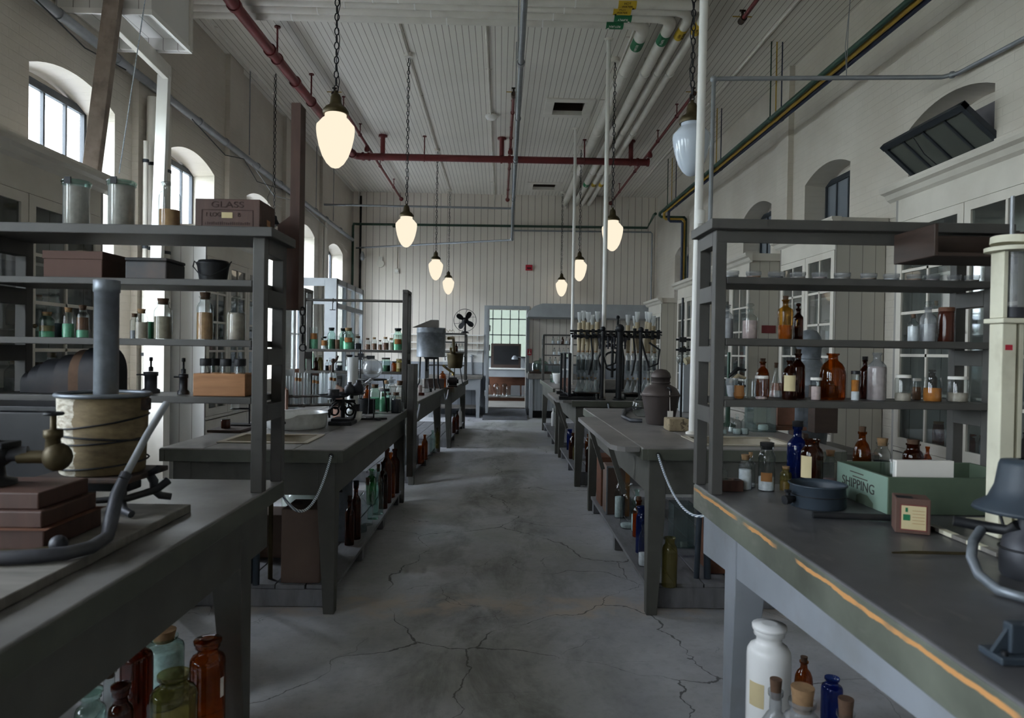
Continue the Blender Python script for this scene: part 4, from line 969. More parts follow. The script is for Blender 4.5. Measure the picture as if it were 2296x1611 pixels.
JAR = dict(name='glass_jar', cat='jar')
def BT(label, px, pyt, w, Y, z, style='wide', **k):
    p = at(px, pyt, Y=Y); tn = p[0]/Y
    return bottle(label, p[0], Y, z, w/2*Y/F/math.sqrt(1+tn*tn), p[2]-z, style, **k)
# ---------- front shelf unit on the window side
z = SL[3]+.001; g = 'objects on the top board'
B('tall straight green-glass jar of grey powder, first on the top board', 171, 498, 61, 106, 2.79, z, 'straight', g='dusty', fill=('dust', .86), **JAR)
B('tall straight green-glass jar of grey powder, second on the top board, under the slanting wire', 272, 503, 61, 108, 2.79, z, 'straight', g='dusty', fill=('dust', .92), **JAR)
for o in [q for q in bpy.data.objects if q.name.startswith('glass_jar') and q.parent is None]:
    R = max(v.co.x for v in o.data.vertices); hh = max(v.co.z for v in o.data.vertices)
    MB().torus((0, 0, hh*.96), R*1.01, .006, 'z', 24, 6).torus((0, 0, hh*.905), R*1.005, .004, 'z', 24, 6).build('rim_band', G['aqua'], o, local=True)
    MB().box(-.012, .012, -R-.012, -R-.006, hh*.88, hh*1.02).build('clip', M['iron'], o, local=True)
B('clear stoppered bottle half full of tan pellets on the top board', 380, 507, 50, 103, 2.80, z, 'wide', fill=('pellet', .45), stop='disc')
z = SL[1]+.001
rows = [(105, 752, 37, 56, 2.83, 'wide', 'aqua', ('green', .25, 'tan', .5), 'cork', 'squat pale bottle with green crystals and a cork, first on the third board'),
 (153, 752, 29, 66, 2.82, 'wide', 'clear', ('green', .5), 'cork', 'small corked bottle half full of green powder, second on the third board'),
 (185, 752, 29, 72, 2.80, 'wide', 'clear', ('green', .25, 'brown', .68), 'corkd', 'small corked bottle with green powder below and brown above'),
 (243, 753, 18, 62, 2.84, 'wide', 'clear', ('brown', .5), 'cork', 'narrow corked bottle just before the grey stove pipe'),
 (301, 753, 20, 56, 2.86, 'wide', 'clear', ('grey', .35), 'corkd', 'narrow corked bottle just past the grey stove pipe'),
 (317, 755, 30, 66, 2.80, 'wide', 'clear', ('dust', .6), 'cork', 'small corked bottle of greyish powder by the grey stove pipe'),
 (365, 756, 42, 90, 2.80, 'wide', 'clear', ('greyb', .6), 'corkd', 'tall bottle of grey-brown powder with a dark cork, on the third board'),
 (459, 757, 38, 105, 2.80, 'wide', 'clear', ('tan', .62), 'corkd', 'tall bottle of tan powder with a dark cork, before the bright plank cupboard edge'),
 (530, 760, 40, 98, 2.80, 'tall', 'clear', ('dust', .72), 'glass', 'clear bottle with a glass stopper at the end of the third board')]
for px, pb, w, h, Y, st, gl, fi, stp, lab in rows: B(lab, px, pb, w, h, Y, z, st, g=gl, fill=fi, stop=stp)
# ---------- front shelf unit on the other side
z = SR[2]+.001
dz = [(1640, 36, 'white'), (1690, 36, 'orange'), (1740, 38, 'blackw'), (1789, 38, 'dust'), (1838, 38, 'pinkw'), (1889, 40, 'dust'), (1948, 40, 'tan'), (1999, 40, 'white'), (2050, 38, 'orange'), (2090, 38, 'pinkw'), (2140, 34, 'dust'), (2180, 38, 'brown')]
for i, (px, w, c) in enumerate(dz):
    B('small covered glass dish, %s from the aisle end of the row of dishes' % ORD[i], px, 612, w*.92, 19, 2.86, z, 'dish', g='frost', fill=('black' if c == 'blackw' else c, .45), name='glass_dish', cat='dish', group='covered glass dishes on the shelf', n=20)
z = SR[1]+.001
rows = [(1629, 755, 30, 84, 2.93, 'tall', 'frost', ('white', .62), 'ball', 'dusty white-filled bottle with a ball stopper, partly behind the shelf post'),
 (1681, 756, 36, 80, 2.86, 'tall', 'clear', ('pinkw', .6), 'glass', 'clear bottle of pinkish powder with a glass stopper, second on its board'),
 (1760, 757, 38, 98, 2.86, 'sloped', 'amber_y', ('orange', .35), 'corkd', 'yellow-amber bottle with sloping sides and a thin stopper'),
 (1789, 757, 24, 84, 2.95, 'tall', 'amber_d', None, 'glass', 'dark slim stoppered bottle beside the yellow-amber bottle'),
 (2047, 765, 28, 62, 2.86, 'tall', 'clear', ('white', .6), 'corkd', 'small bottle of white powder near the brown jar'),
 (2080, 765, 40, 92, 2.86, 'tall', 'frost', ('white', .5), 'glass', 'dusty stoppered bottle between the white powder bottle and the brown jar'),
 (2121, 766, 42, 77, 2.86, 'jarlid', 'brown_o', None, 'lid_wood', 'brown opaque jar with a brown lid near the wooden tray')]
for px, pb, w, h, Y, st, gl, fi, stp, lab in rows: B(lab, px, pb, w, h, Y, z, st, g=gl, fill=fi, stop=stp)
z = SR[0]+.001
rows = [(1640, 890, 28, 42, 2.93, 'cup', 'frost', ('white', .6), None, 'whitish conical cup behind the rounded glass, nearest the shelf post', None),
 (1657, 893, 34, 44, 2.81, 'cup', 'clear', ('orange', .3), None, 'rounded clear glass with an orange label inside, by the shelf post', ('paper_brown', .15, .7, .7)),
 (1680, 893, 30, 42, 2.90, 'beaker', 'clear', None, None, 'clear glass beaker behind the lidded vial', None),
 (1707, 893, 28, 52, 2.80, 'straight', 'clear', ('pinkw', .1), 'lid_paper_white', 'small clear vial with a white lid beside the beaker', None),
 (1709, 890, 32, 88, 2.93, 'round', 'amber', None, 'corkd', 'slim amber bottle behind the white-lidded vial', None),
 (1739, 892, 32, 78, 2.95, 'erlen', 'clear', ('white', .2), 'corkd', 'clear flask with a big brown cork between amber bottles', None),
 (1770, 894, 36, 96, 2.81, 'round', 'amber_d', None, 'black', 'amber bottle with a torn cream paper label', ('paper', .22, .62, .8)),
 (1788, 890, 34, 110, 2.93, 'tall', 'amber_d', None, 'corkd', 'tall dark amber bottle behind the one with the torn label', None),
 (1829, 894, 24, 50, 2.80, 'straight', 'clear', ('pinkw', .6), 'lid_paper_white', 'small clear vial with a white lid beside the big amber jug', None),
 (1866, 892, 62, 104, 2.86, 'round', 'amber', None, None, 'big round-shouldered amber jug, largest on the shelf', None),
 (1917, 896, 20, 66, 2.81, 'straight', 'clear', ('white', .3, 'orange', .7), 'lid_iron', 'slim vial with orange and white layers and a black cap', None),
 (1938, 892, 26, 96, 2.93, 'tall', 'amber_d', None, 'black', 'dark slim bottle with a black stopper behind the tall dusty bottle', None),
 (1965, 896, 46, 108, 2.84, 'tall', 'frost', ('pinkw', .7), None, 'tall dusty clear bottle with a flared lip', None),
 (2024, 897, 40, 58, 2.83, 'jarlid', 'clear', ('dust', .3), 'lid_paper_white', 'wide clear lidded jar of grey powder, first of the last three jars', None),
 (2055, 897, 22, 48, 2.90, 'jarlid', 'clear', ('brown', .6), 'lid_paper_white', 'narrow clear jar of brown powder behind the orange jar', None),
 (2090, 898, 46, 54, 2.83, 'jarlid', 'clear', ('orange', .55), None, 'wide clear jar of orange-brown powder', None),
 (2147, 899, 52, 56, 2.83, 'jarlid', 'clear', ('dust', .35), 'lid_frostm', 'wide clear jar of grey powder next to the white machine', None)]
M['frostm'] = M['paper_white']
for px, pb, w, h, Y, st, gl, fi, stp, lab, pap in rows: B(lab, px, pb, w, h, Y, z, st, g=gl, fill=fi, stop=stp, paper=pap)
# ---------- on the dark-topped bench
zb = .937
rows = [(1670, 1100, 32, 78, 'wide', 'clear', ('white', .62), 'cork', 'small corked bottle of white powder by the shelf post', None, None),
 (1682, 1094, 24, 78, 'tall', 'clear', ('white', .1), 'cork', 'slim clear corked bottle behind the white powder bottle', None, None),
 (1718, 1103, 40, 108, 'widelow', 'clear', ('white', .3), 'black', 'clear bottle with a worn brown label and flat black stopper', ('paper_brown', .22, .42, .7), None),
 (1761, 1102, 28, 54, 'wide', 'olive', ('tan', .4), 'cork', 'little olive corked bottle before the cobalt blue bottle', None, None),
 (1789, -945, 48, 2.925, 'tall', 'blue', None, 'black', 'tall cobalt blue bottle with a dark flat stopper', None, None),
 (1821, -985, 54, 2.80, 'wide', 'amber_d', None, None, 'dark red-brown bottle with a cream and orange label', ('paper', .3, .7, .55, -.55), None),
 (1862, -1010, 34, 2.88, 'wide', 'clear', ('pinkw', .3), 'cork', 'clear corked bottle partly behind the red-brown bottle', None, None),
 (1934, -957, 44, 2.93, 'round', 'amber', ('black', .52), 'corkd', 'amber bottle half full of black powder behind the green crate', None, None),
 (1979, -983, 42, 2.915, 'wide', 'clear', ('black', .6), 'cork', 'clear jar of black powder with a cork, behind the green crate', None, None),
 (2048, -986, 50, 2.92, 'wide', 'amber_d', None, 'corkd', 'squat dark amber jar behind the white card in the crate', None, None),
 (2080, -1002, 22, 2.93, 'tall', 'amber', None, None, 'slim orange-amber bottle behind the crate', None, None)]
for px, pb, w, h, st, gl, fi, stp, lab, pap, _ in rows: (B(lab, px, pb, w, h, None, zb, st, **dict(g=gl, fill=fi, stop=stp, paper=pap)) if pb > 0 else BT(lab, px, -pb, w, h, zb, st, **dict(g=gl, fill=fi, stop=stp, paper=pap))) # g=gl, fill=fi, stop=stp, paper=pap)
# ---------- under the two front benches
rows = [(466, -1443, 82, 2.53, 'widetall', 'amber', None, 'disc', 'tall amber bottle under the front bench, nearest the leg', ('paper_white', .55, .72, .15, .9)),
 (368, -1413, 94, 2.9, 'widetall', 'aqua', ('white', .8), 'cork', 'big pale jar full of white lumps with a flat cork, under the front bench', None),
 (307, -1440, 76, 2.6, 'widetall', 'red', None, 'disc', 'dark red-amber bottle under the front bench beside the white-lump jar', None),
 (245, -1480, 100, 2.4, 'flor', 'clear', ('pinkw', .3), 'corkd', 'round clear flask with a long neck under the front bench', None),
 (390, -1510, 108, 2.22, 'widetall', 'olive', None, None, 'squat olive-yellow jar with a broad lip under the front bench', None),
 (203, -1556, 74, 2.2, 'widetall', 'aqua', ('dkgreen', .5), 'disc', 'jar with a pale blue-green glass lid under the front bench', None),
 (271, -1548, 60, 2.08, 'widetall', 'red', None, 'disc', 'dark red bottle beside the blue-green lidded jar', None),
 (332, -1580, 40, 1.98, 'flor', 'clear', None, 'ball', 'small clear stoppered bottle between the dark red and olive jars', None)]
for px, pb, w, h, st, gl, fi, stp, lab, pap in rows: BT(lab, px, -pb, w, h, .001, st, g=gl, fill=fi, stop=stp, paper=pap)
rows = [(1725, -1413, 104, 2.42, 'widetall', 'porcelain', None, 'disc', 'tall white opaque jar with an oval brown label and glass lid, under the pale apron', ('paper', .52, .68, .38, -.55)),
 (1803, -1473, 44, 2.9, 'round', 'amber', None, 'corkd', 'small amber bottle behind the tall white opaque jar', None),
 (1740, -1523, 70, 2.24, 'tall', 'frost', None, 'corkd', 'dusty clear bottle with a slim neck before the tall white jar', None),
 (1800, -1541, 94, 2.08, 'widetall', 'frost', None, 'cork', 'dusty wide jar with a big pale cork, under the pale apron', None),
 (1866, -1520, 52, 2.6, 'widetall', 'blue', None, None, 'blue bottle behind the corked jars under the pale apron', None),
 (1897, -1567, 64, 2.05, 'widetall', 'clear', None, 'corkd', 'clear jar with a dark cork, last under the pale apron', None)]
for px, pb, w, h, st, gl, fi, stp, lab, pap in rows: BT(lab, px, -pb, w, h, .001, st, g=gl, fill=fi, stop=stp, paper=pap)
# ================================================================== FRONT BENCH AND WINDOW-SIDE OBJECTS
def box_thing(name, label, cat, x0, x1, y0, y1, z0, z1, mat, open_top=False, wall=.01, rz=0, bevel=.003, part='body', group=None):
    t = thing(name, label, cat, ((x0+x1)/2, (y0+y1)/2, z0), rz, group)
    hx, hy, h = (x1-x0)/2, (y1-y0)/2, z1-z0
    mb = MB()
    if open_top:
        mb.box(-hx, hx, -hy, -hy+wall, 0, h).box(-hx, hx, hy-wall, hy, 0, h).box(-hx, -hx+wall, -hy+wall, hy-wall, 0, h).box(hx-wall, hx, -hy+wall, hy-wall, 0, h).box(-hx+wall, hx-wall, -hy+wall, hy-wall, 0, wall)
    else: mb.box(-hx, hx, -hy, hy, 0, h)
    mb.build(part, mat, t, bevel, local=True)
    return t, hx, hy, h
z = SL[3]+.001
x0, x1 = at(437, 480, Y=2.72)[0], at(583, 480, Y=2.72)[0]; h = at(500, 446, Y=2.72)[2]-z
t, hx, hy, h = box_thing('wooden_box', 'brown wooden box lettered glass on its face, on the top board', 'box', x0, x1, 2.72, 2.90, z, z+h, M['wood_red'], True, .012)
yf = -hy-.0008
text('GLASS', .034, M['ink_brown'], t, (0.0, yf, h*.8), (PI/2, 0, 0), sx=1.35)
text('1 LOG', .022, M['ink_brown'], t, (-.055, yf, h*.47), (PI/2, 0, 0)); text('B', .022, M['ink_brown'], t, (.045, yf, h*.47), (PI/2, 0, 0))
mb = MB()   # a last line worn away to strokes
for k in range(22): mb.box(-.085+k*.008, -.085+k*.008+random.uniform(.0015, .004), yf-.0003, yf+.0003, h*.14, h*random.uniform(.2, .25))
mb.build('worn_print', M['ink_brown'], t, local=True)
mb = MB()
for a0, a1, b0, b1 in ((-.1, .1, .62, .64), (-.1, .1, .04, .055), (-.1, -.097, .04, .64), (.097, .1, .04, .64)): mb.box(a0, a1, yf-.0003, yf+.0003, h*b0, h*b1)
mb.build('printed_border', M['ink_brown'], t, local=True)
MB().box(-.022, .02, yf-.0012, yf-.0006, h*.36, h*.55).build('paper_label', M['paper'], t, local=True)
MB().box(hx, hx+.001, -.01, .03, h*.25, h*.45).build('hand_hole', M['wood_orange'], t, local=True)
z = SL[2]+.001
x0, x1 = at(97, 600, Y=2.72)[0], at(229, 600, Y=2.72)[0]
t, hx, hy, h = box_thing('cardboard_box', 'plain red-brown cardboard box on the second board down, farthest from the aisle', 'box', x0, x1, 2.72, 2.9, z, z+.1, M['card_red'])
MB().box(-hx-.003, hx+.003, -hy-.003, hy+.003, h*.72, h+.004).build('lid', M['card_red'], t, .002, local=True)
x0, x1 = at(280, 600, Y=2.74)[0], at(374, 600, Y=2.74)[0]
t, hx, hy, h = box_thing('tin_box', 'dark tarnished tin box with a rounded lid, middle of the second board', 'box', x0, x1, 2.74, 2.9, z, z+.072, M['metalbox'], bevel=.006)
MB().box(-hx-.002, hx+.002, -hy-.002, hy+.002, h+.0005, h+.014).build('lid', M['metalbox'], t, .006, local=True)
px = at(478, 620, Y=2.80); R = 34*2.8/F
t = thing('pail', 'small dark iron pail with a wire handle on the second board', 'pail', (px[0], 2.80, z))
MB().lathe([(R*.82, 0), (R*.84, .004), (R*.98, .062), (R*1.04, .07), (R*1.05, .075), (R*.96, .074), (R*.8, .01)], 22, cap=False).lathe([(R*.82, 0.0005), (.001, 0.0006)], 22, cap=False).build('body', M['iron'], t, local=True)
MB().lathe([(R*.98, .076), (R*.9, .084), (R*.2, .09), (.001, .09)], 20, cap=False).build('lid', M['iron'], t, local=True)
MB().tube([(R*1.05, 0, .072), (R*1.2, -.004, .082), (R*1.1, -R*.5, .055), (R*.3, -R*1.1, .018), (-R*.4, -R*1.1, .022), (-R*1.1, -R*.5, .058), (-R*1.2, -.004, .082), (-R*1.05, 0, .072)], .0022, 6).build('handle', M['iron'], t, local=True)
z = SL[1]+.001
t, *_ = box_thing('carton', 'thin yellow and green carton between the corked bottles', 'box', at(331, 740, Y=2.9)[0], at(343, 740, Y=2.9)[0], 2.885, 2.925, z, z+.072, M['tag_green'])
MB().box(-.0115, -.003, -.0225, -.0205, .002, .07).build('yellow_panel', M['tag_yellow'], t, local=True)
t, *_ = box_thing('carton', 'small dark carton between the first two bottles of the third board', 'box', at(127, 740, Y=2.9)[0], at(146, 740, Y=2.9)[0], 2.88, 2.92, z, z+.06, M['bluegrey'])
# fourth board
z = SL[0]+.001
t = thing('leather_case', 'black ribbed leather bellows case with a worn brown band, on the lowest board', 'case', (at(150, 880, Y=2.82)[0], 2.82, z))
xa = at(66, 850, Y=2.8)[0]-t.location.x; u = 2.8/F; y0 = 0
for i, (a, b, hh, dd, c) in enumerate(((0, 18, 58, .15, 'leather'), (18, 42, 74, .17, 'leather'), (42, 80, 88, .19, 'leather'), (80, 112, 100, .2, 'leather'), (112, 134, 114, .205, 'cork_dark'), (134, 178, 120, .21, 'leather'))):
    pts = []; H_ = hh*u*.84; w = dd/2
    for k in range(13):
        a_ = PI*k/12; pts.append((w*math.cos(a_)*(1 if k not in (0, 12) else 1), max(.001, H_*(.45+.55*math.sin(a_)) if 0 < k < 12 else H_*.45)))
    pts = [(w, 0.0)]+pts+[(-w, 0.0)]
    MB().prism(pts, xa+a*u+.0005, xa+b*u-.0005, 'x', True).build(['end_cap', 'rib', 'rib', 'rib', 'worn_band', 'rear_body'][i], M[c], t, .002, local=True)
def canister(label, px, Y, R, h, rod, m):
    x = at(px, 880, Y=Y)[0]; t = thing('spindle_canister', label, 'canister', (x, Y, z))
    MB().lathe([(R*1.25, 0), (R*1.25, .012), (R*.85, .018), (R*.85, h*.8), (R, h*.82), (R, h), (.001, h+.002)], 18).build('body', m, t, local=True)
    MB().lathe([(.009, h+.0025), (.009, h+.02), (.004, h+.022), (.004, h+rod), (.007, h+rod), (.007, h+rod+.015), (.001, h+rod+.016)], 10).build('spindle', M['iron'], t, local=True)
    MB().cyl((-R*.9, 0, h*.86), (-R*2, -.004, h*.86), .004, 6).build('side_pin', M['iron'], t, local=True)
canister('dark grey iron canister with a thin upright spindle, behind the other on the lowest board', 338, 2.86, .028, .085, .045, M['irongrey'])
canister('slimmer black canister with a tall spindle next to the pine box', 411, 2.80, .018, .08, .05, M['iron'])
x0, x1 = at(431, 870, Y=2.7)[0], at(549, 870, Y=2.7)[0]
t, hx, hy, h = box_thing('pine_box', 'open orange pine box holding black-lidded jars on the lowest board', 'box', x0, x1, 2.705, 2.85, z, z+.088, M['wood_orange'], True, .011)
bx, by = t.location.x, t.location.y
for i, (px, Y) in enumerate(((461, 2.742), (481, 2.80), (506, 2.742), (533, 2.79), (538, 2.735))):
    x = at(px, 840, Y=Y)[0]
    if i == 4: x = bx+hx-.036; Y = 2.742
    if i == 3: x = bx+hx-.058; Y = 2.808
    bottle('small clear jar with a black lid in the pine box, %s from the wall side' % ORD[i], x, Y, z+.0125, .0195, .122-(.012 if i == 4 else 0), 'jarlid', g='clear', fill=('grey', .5), stop='lid_rubber', name='glass_jar', cat='jar', group='black-lidded jars in the pine box')
for o in [q for q in bpy.data.objects if q.get('group') == 'black-lidded jars in the pine box']:
    R = .0195; MB().lathe([(R*1.02, .104), (R*1.1, .106), (R*1.1, .131), (R*1.0, .133), (.001, .133)], 16).build('lid_skirt', M['rubber'], o, local=True)
    for c in list(o.children):
        if c.name.startswith('lid.') or c.name == 'lid': bpy.data.objects.remove(c)
# ---------- bucket on its stand, stove pipe, hose
zb = .937
t, *_ = box_thing('base_board', 'worn grey board lying on the front bench beneath the bucket stand and wooden box', 'board', -1.93, -1.035, 1.2, 2.36, zb, zb+.026, M['wood_grey'])
zb2 = zb+.0275
bc = (-1.285, 2.28)
t = thing('bucket_scale', 'old platform stand of dark iron with curved legs beneath the canvas-wrapped bucket', 'stand', (bc[0], bc[1], zb2))
MB().box(-.15, .15, -.13, .13, .105, .122).build('platform', M['rust'], t, .004, local=True)
for sx in (-1, 1):
    for sy in (-1, 1):
        MB().tube([(sx*.1, sy*.09, .104), (sx*.115, sy*.1, .07), (sx*.115, sy*.1, .04), (sx*.13, sy*.115, .02), (sx*.16, sy*.13, .0125)], [.013, .015, .013, .013, .012], 8).build('leg', M['irongrey'], t, local=True)
MB().tube([(-.09, -.12, .055), (.02, -.125, .05), (.13, -.1, .055), (.2, -.06, .075), (.225, -.03, .1)], [.008, .009, .011, .012, .013], 8).build('beam_handle', M['iron'], t, local=True)
MB().tube([(.1, .02, .1), (.15, 0, .115), (.18, -.005, .135)], .011, 8).build('short_handle', M['iron'], t, local=True)
MB().box(-.1, .1, -.03, .05, .06, .09).build('mechanism', M['iron'], t, .006, local=True)
t = thing('bucket', 'large round bucket wrapped in stained canvas and tied with cord', 'bucket', (bc[0], bc[1], zb2+.1235))
R = .132
MB().lathe([(R*.9, 0), (R*.93, .004), (R*.96, .1), (R, .245), (R*.95, .245), (R*.9, .1), (R*.86, .02), (.001, .02)], 32, cap=False).lathe([(R*.9, .001), (.001, .001)], 32, cap=False).build('canvas_body', M['canvas'], t, local=True)
MB().torus((0, 0, .25), R*1.02, .007, 'z', 32, 8).build('rim', M['galv'], t, local=True)
mb = MB()
for zz, tl in ((.165, .02), (.115, -.012), (.105, .008), (.03, .01)): mb.tube([(R*.99*math.cos(a)*(1+.01), R*.99*math.sin(a)*1.01, zz+tl*math.sin(a+1)) for a in [2*PI*i/28 for i in range(28)]], .003, 5, closed=True)
mb.build('binding_cord', M['iron'], t, local=True)
MB().box(R*.93, R*1.12, -.02, .015, .2, .24).build('lug', M['rust'], t, .006, local=True)
t = thing('stove_pipe', 'grey sheet-metal stove pipe standing upright in the canvas-wrapped bucket', 'pipe', (bc[0]-.005, bc[1]+.02, zb2+.146))
MB().lathe([(.037, 0), (.037, .56), (.040, .562), (.040, .6), (.034, .602), (.034, .56)], 20).build('pipe', M['galv'], t, local=True)
# hose: straight steel wand, then grey hose
p = [at(373, 905, Y=2.19), at(330, 975, Y=2.10), at(284, 1062, Y=1.98)]
t = thing('hose', 'grey hose curving over the front bench up to a straight metal wand', 'hose', (-1.2, 1.9, zb2))
MB().tube(p, .0105, 10).build('wand', M['steel'], t)
MB().cyl(at(284, 1062, Y=1.98), at(277, 1075, Y=1.97), .016, 10).build('ferrule', M['irongrey'], t)
q = [at(277, 1075, Y=1.968), at(262, 1110, Y=1.95), at(250, 1165, Y=1.9)]
zz = zb2+.018
for a, b in ((240, 1205), (205, 1228), (150, 1241), (80, 1248), (0, 1252), (-80, 1254)): q.append(at(a, b, Z=zz))
MB().tube(q, [.015, .018, .019]+[.0175]*6, 12).build('rubber_tube', M['irongrey'], t)
# stepped wooden box with pump on top
t = thing('stepped_box', 'stepped red-brown wooden box under the small pump on the front bench', 'box', (-1.39, 1.9, zb2))
for i, (k, a, b) in enumerate(((0, .0, .055), (.02, .0555, .1), (.05, .1005, .145))):
    MB().box(-1.64+k, -1.165-k*.6, 1.80+k*.5, 2.06-k*.3, zb2+a, zb2+b).build('step', M['wood_red'], t, .004)
MB().box(-1.65, -1.155, 1.79, 2.07, zb2+.0552, zb2+.0556).build('ledge', M['wood'], t)
zt = zb2+.1465
t = thing('pump', 'small dark iron pump with levers and a brass globe valve, on the stepped wooden box', 'pump', (-1.35, 1.92, zt))
MB().lathe([(.055, 0), (.055, .012), (.03, .02), (.026, .05), (.04, .06), (.045, .09), (.04, .115), (.015, .12), (.012, .135), (.001, .137)], 16, (-.03, 0, 0)).build('body', M['iron'], t, local=True)
MB().cyl((-.1, -.03, .075), (.05, .02, .085), .02, 10).build('cylinder', M['irongrey'], t, local=True)
MB().tube([(-.16, -.06, .045), (-.08, -.02, .06), (-.02, 0, .08)], .01, 8).build('lever', M['brass'], t, local=True)
MB().tube([(.0, -.03, .11), (-.05, -.06, .09), (-.12, -.08, .03), (-.2, -.1, .012)], .006, 6).build('lever_rod', M['irongrey'], t, local=True)
MB().box(-.08, .02, -.04, .04, .1, .118).build('cap_plate', M['iron'], t, .004, local=True)
MB().sphere((.13, .02, .075), .038, 16, 1.05).lathe([(.02, .1), (.018, .125), (.024, .13), (.024, .15), (.008, .152), (.008, .19)], 12, (.118, .02, 0)).cyl((.03, .01, .075), (.11, .02, .075), .018, 10).build('globe_valve', M['brass'], t, local=True)
MB().torus((.118, .02, .195), .022, .005, 'z', 14, 6).cyl((.096, .02, .195), (.14, .02, .195), .003, 6).cyl((.118, -.002, .195), (.118, .042, .195), .003, 6).build('hand_wheel', M['iron'], t, local=True)
p = at(131, 1222, Z=zb2+.02)
t = thing('ball_knob', 'round dark ball knob on a bent brass rod lying in front of the stepped box', 'knob', (p[0], p[1], zb2))
MB().sphere((0, 0, .0225), .022, 16).build('ball', M['irongrey'], t, local=True)
MB().tube([(-.02, -.005, .012), (-.06, -.018, .008), (-.16, -.03, .008), (-.3, -.01, .008)], .006, 8).build('rod', M['brass'], t, local=True)
t, hx, hy, h = box_thing('tin_box', 'large black tin box standing at the back of the front bench behind the pump', 'box', -1.93, -1.5, 2.38, 2.62, zb, zb+.33, M['blackglossy'], bevel=.006)
MB().box(-hx-.004, hx+.004, -hy-.004, hy+.004, h+.0005, h+.02).build('lid', M['blackglossy'], t, .004, local=True)
B('small jar of dark grit between the tin box and the bucket', 143, 1020, 24, 70, 2.33, zb+.0275, 'jarlid', g='clear', fill=('black', .8), stop='lid_iron', **JAR)
# ---------- bench with the sink and the enamel basin
zb = .937
h0, h1, k0, k1 = SINKA
def sink(label, hole, H):
    h0, h1, k0, k1 = hole; t = thing('sink', label, 'sink', ((h0+h1)/2, (k0+k1)/2, H-.16))
    mb = MB(); a = .012; c = .05
    for x0, x1, y0, y1 in ((h0-.02, h1+.02, k0-.02, k0+.018), (h0-.02, h1+.02, k1-.018, k1+.02), (h0-.02, h0+.018, k0+.018, k1-.018), (h1-.018, h1+.02, k0+.018, k1-.018)): mb.box(x0, x1, y0, y1, H+.0005, H+.008)
    mb.build('rim', M['sink'], t, .003)
    mb = MB(); e = .003; vs = []
    for z, k in ((H, .004), (H-.12, .03), (H-.15, .06)):
        vs += [(h0+k, k0+k, z), (h1-k, k0+k, z), (h1-k, k1-k, z), (h0+k, k1-k, z)]
    fs = [(8, 9, 10, 11)]
    for q in (0, 4):
        for i in range(4): fs.append((q+i, q+(i+1) % 4, q+4+(i+1) % 4, q+4+i))
    mb._add(vs, fs, True); mb.build('basin', M['sink'], t); return t
sink('shallow stoneware sink let into the bench in front of the white enamel basin', SINKA, .936)
p = at(665, 967, Z=zb); R = 68*(p[1]+.17)/F
t = thing('enamel_basin', 'wide white enamel basin with a chipped pouring lip beside the sink', 'basin', (p[0]*(p[1]+R)/p[1], p[1]+R, zb))
hh = 35*p[1]/F; mb = MB(); n_ = 40; vs = []; fs = []
prof = [(.9, 0), (.96, .012), (.985, hh*.5), (1, hh), (1.02, hh+.003), (.985, hh+.001), (.965, hh*.5), (.93, .02), (.4, .012), (.001, .012)]
for j, (r, z) in enumerate(prof):
    for i in range(n_):
        a = 2*PI*i/n_; d = math.cos(a+PI*.54)
        dip = max(0, d-.9)*10*.28*hh if 2 <= j <= 6 else 0
        out_ = 1+(.06*max(0, d-.9)*10 if 3 <= j <= 5 else 0)
        vs.append((R*r*out_*math.cos(a), R*r*out_*math.sin(a), z-dip))
for j in range(len(prof)-1):
    for i in range(n_): k = (i+1) % n_; fs.append((j*n_+i, j*n_+k, (j+1)*n_+k, (j+1)*n_+i))
mb._add(vs, fs, True); mb.build('bowl', M['enamel'], t, local=True)
MB().cyl((-.075, -R*.97-.006, hh*.52), (-.02, -R*1.0-.003, hh*.52), .008, 8).sphere((-.075, -R*.965-.006, hh*.52), .012, 8).sphere((-.02, -R*1.0-.003, hh*.52), .012, 8).build('lug_handle', M['iron'], t, local=True)
# dark board with a small brown jar and clamp
t, *_ = box_thing('slate_board', 'dark brown slab lying behind the sink, carrying a small brown pot', 'board', at(484, 965, Z=zb)[0], at(560, 965, Z=zb)[0], 4.53, 4.75, zb, zb+.018, M['wood_dark'])
bottle('small brown earthen pot on the dark slab behind the sink', at(506, 958, Y=4.64)[0], 4.64, zb+.019, .03, .06, 'jarlid', g='brown_o', stop='lid_rust', name='pot', cat='pot')
x = at(545, 955, Y=4.62)[0]
t = thing('clamp_stand', 'small iron burette clamp stand with a pale cup, behind the sink', 'stand', (at(540, 955, Y=4.98)[0], 4.98, zb))
MB().box(-.09, .09, -.06, .06, 0, .012).build('base', M['iron'], t, .003, local=True)
MB().cyl((.06, 0, .012), (.06, 0, .24), .006, 8).build('rod', M['iron'], t, local=True)
MB().cyl((.06, 0, .19), (-.04, 0, .19), .006, 8).cyl((.06, 0, .12), (-.05, 0, .12), .006, 8).torus((-.04, 0, .12), .03, .005, 'z', 16, 6).build('clamp_arm', M['iron'], t, local=True)
MB().lathe([(.02, .105), (.028, .12), (.032, .19), (.034, .19)], 16, (-.04, 0, 0)).build('cup', M['porcelain'], t, local=True)
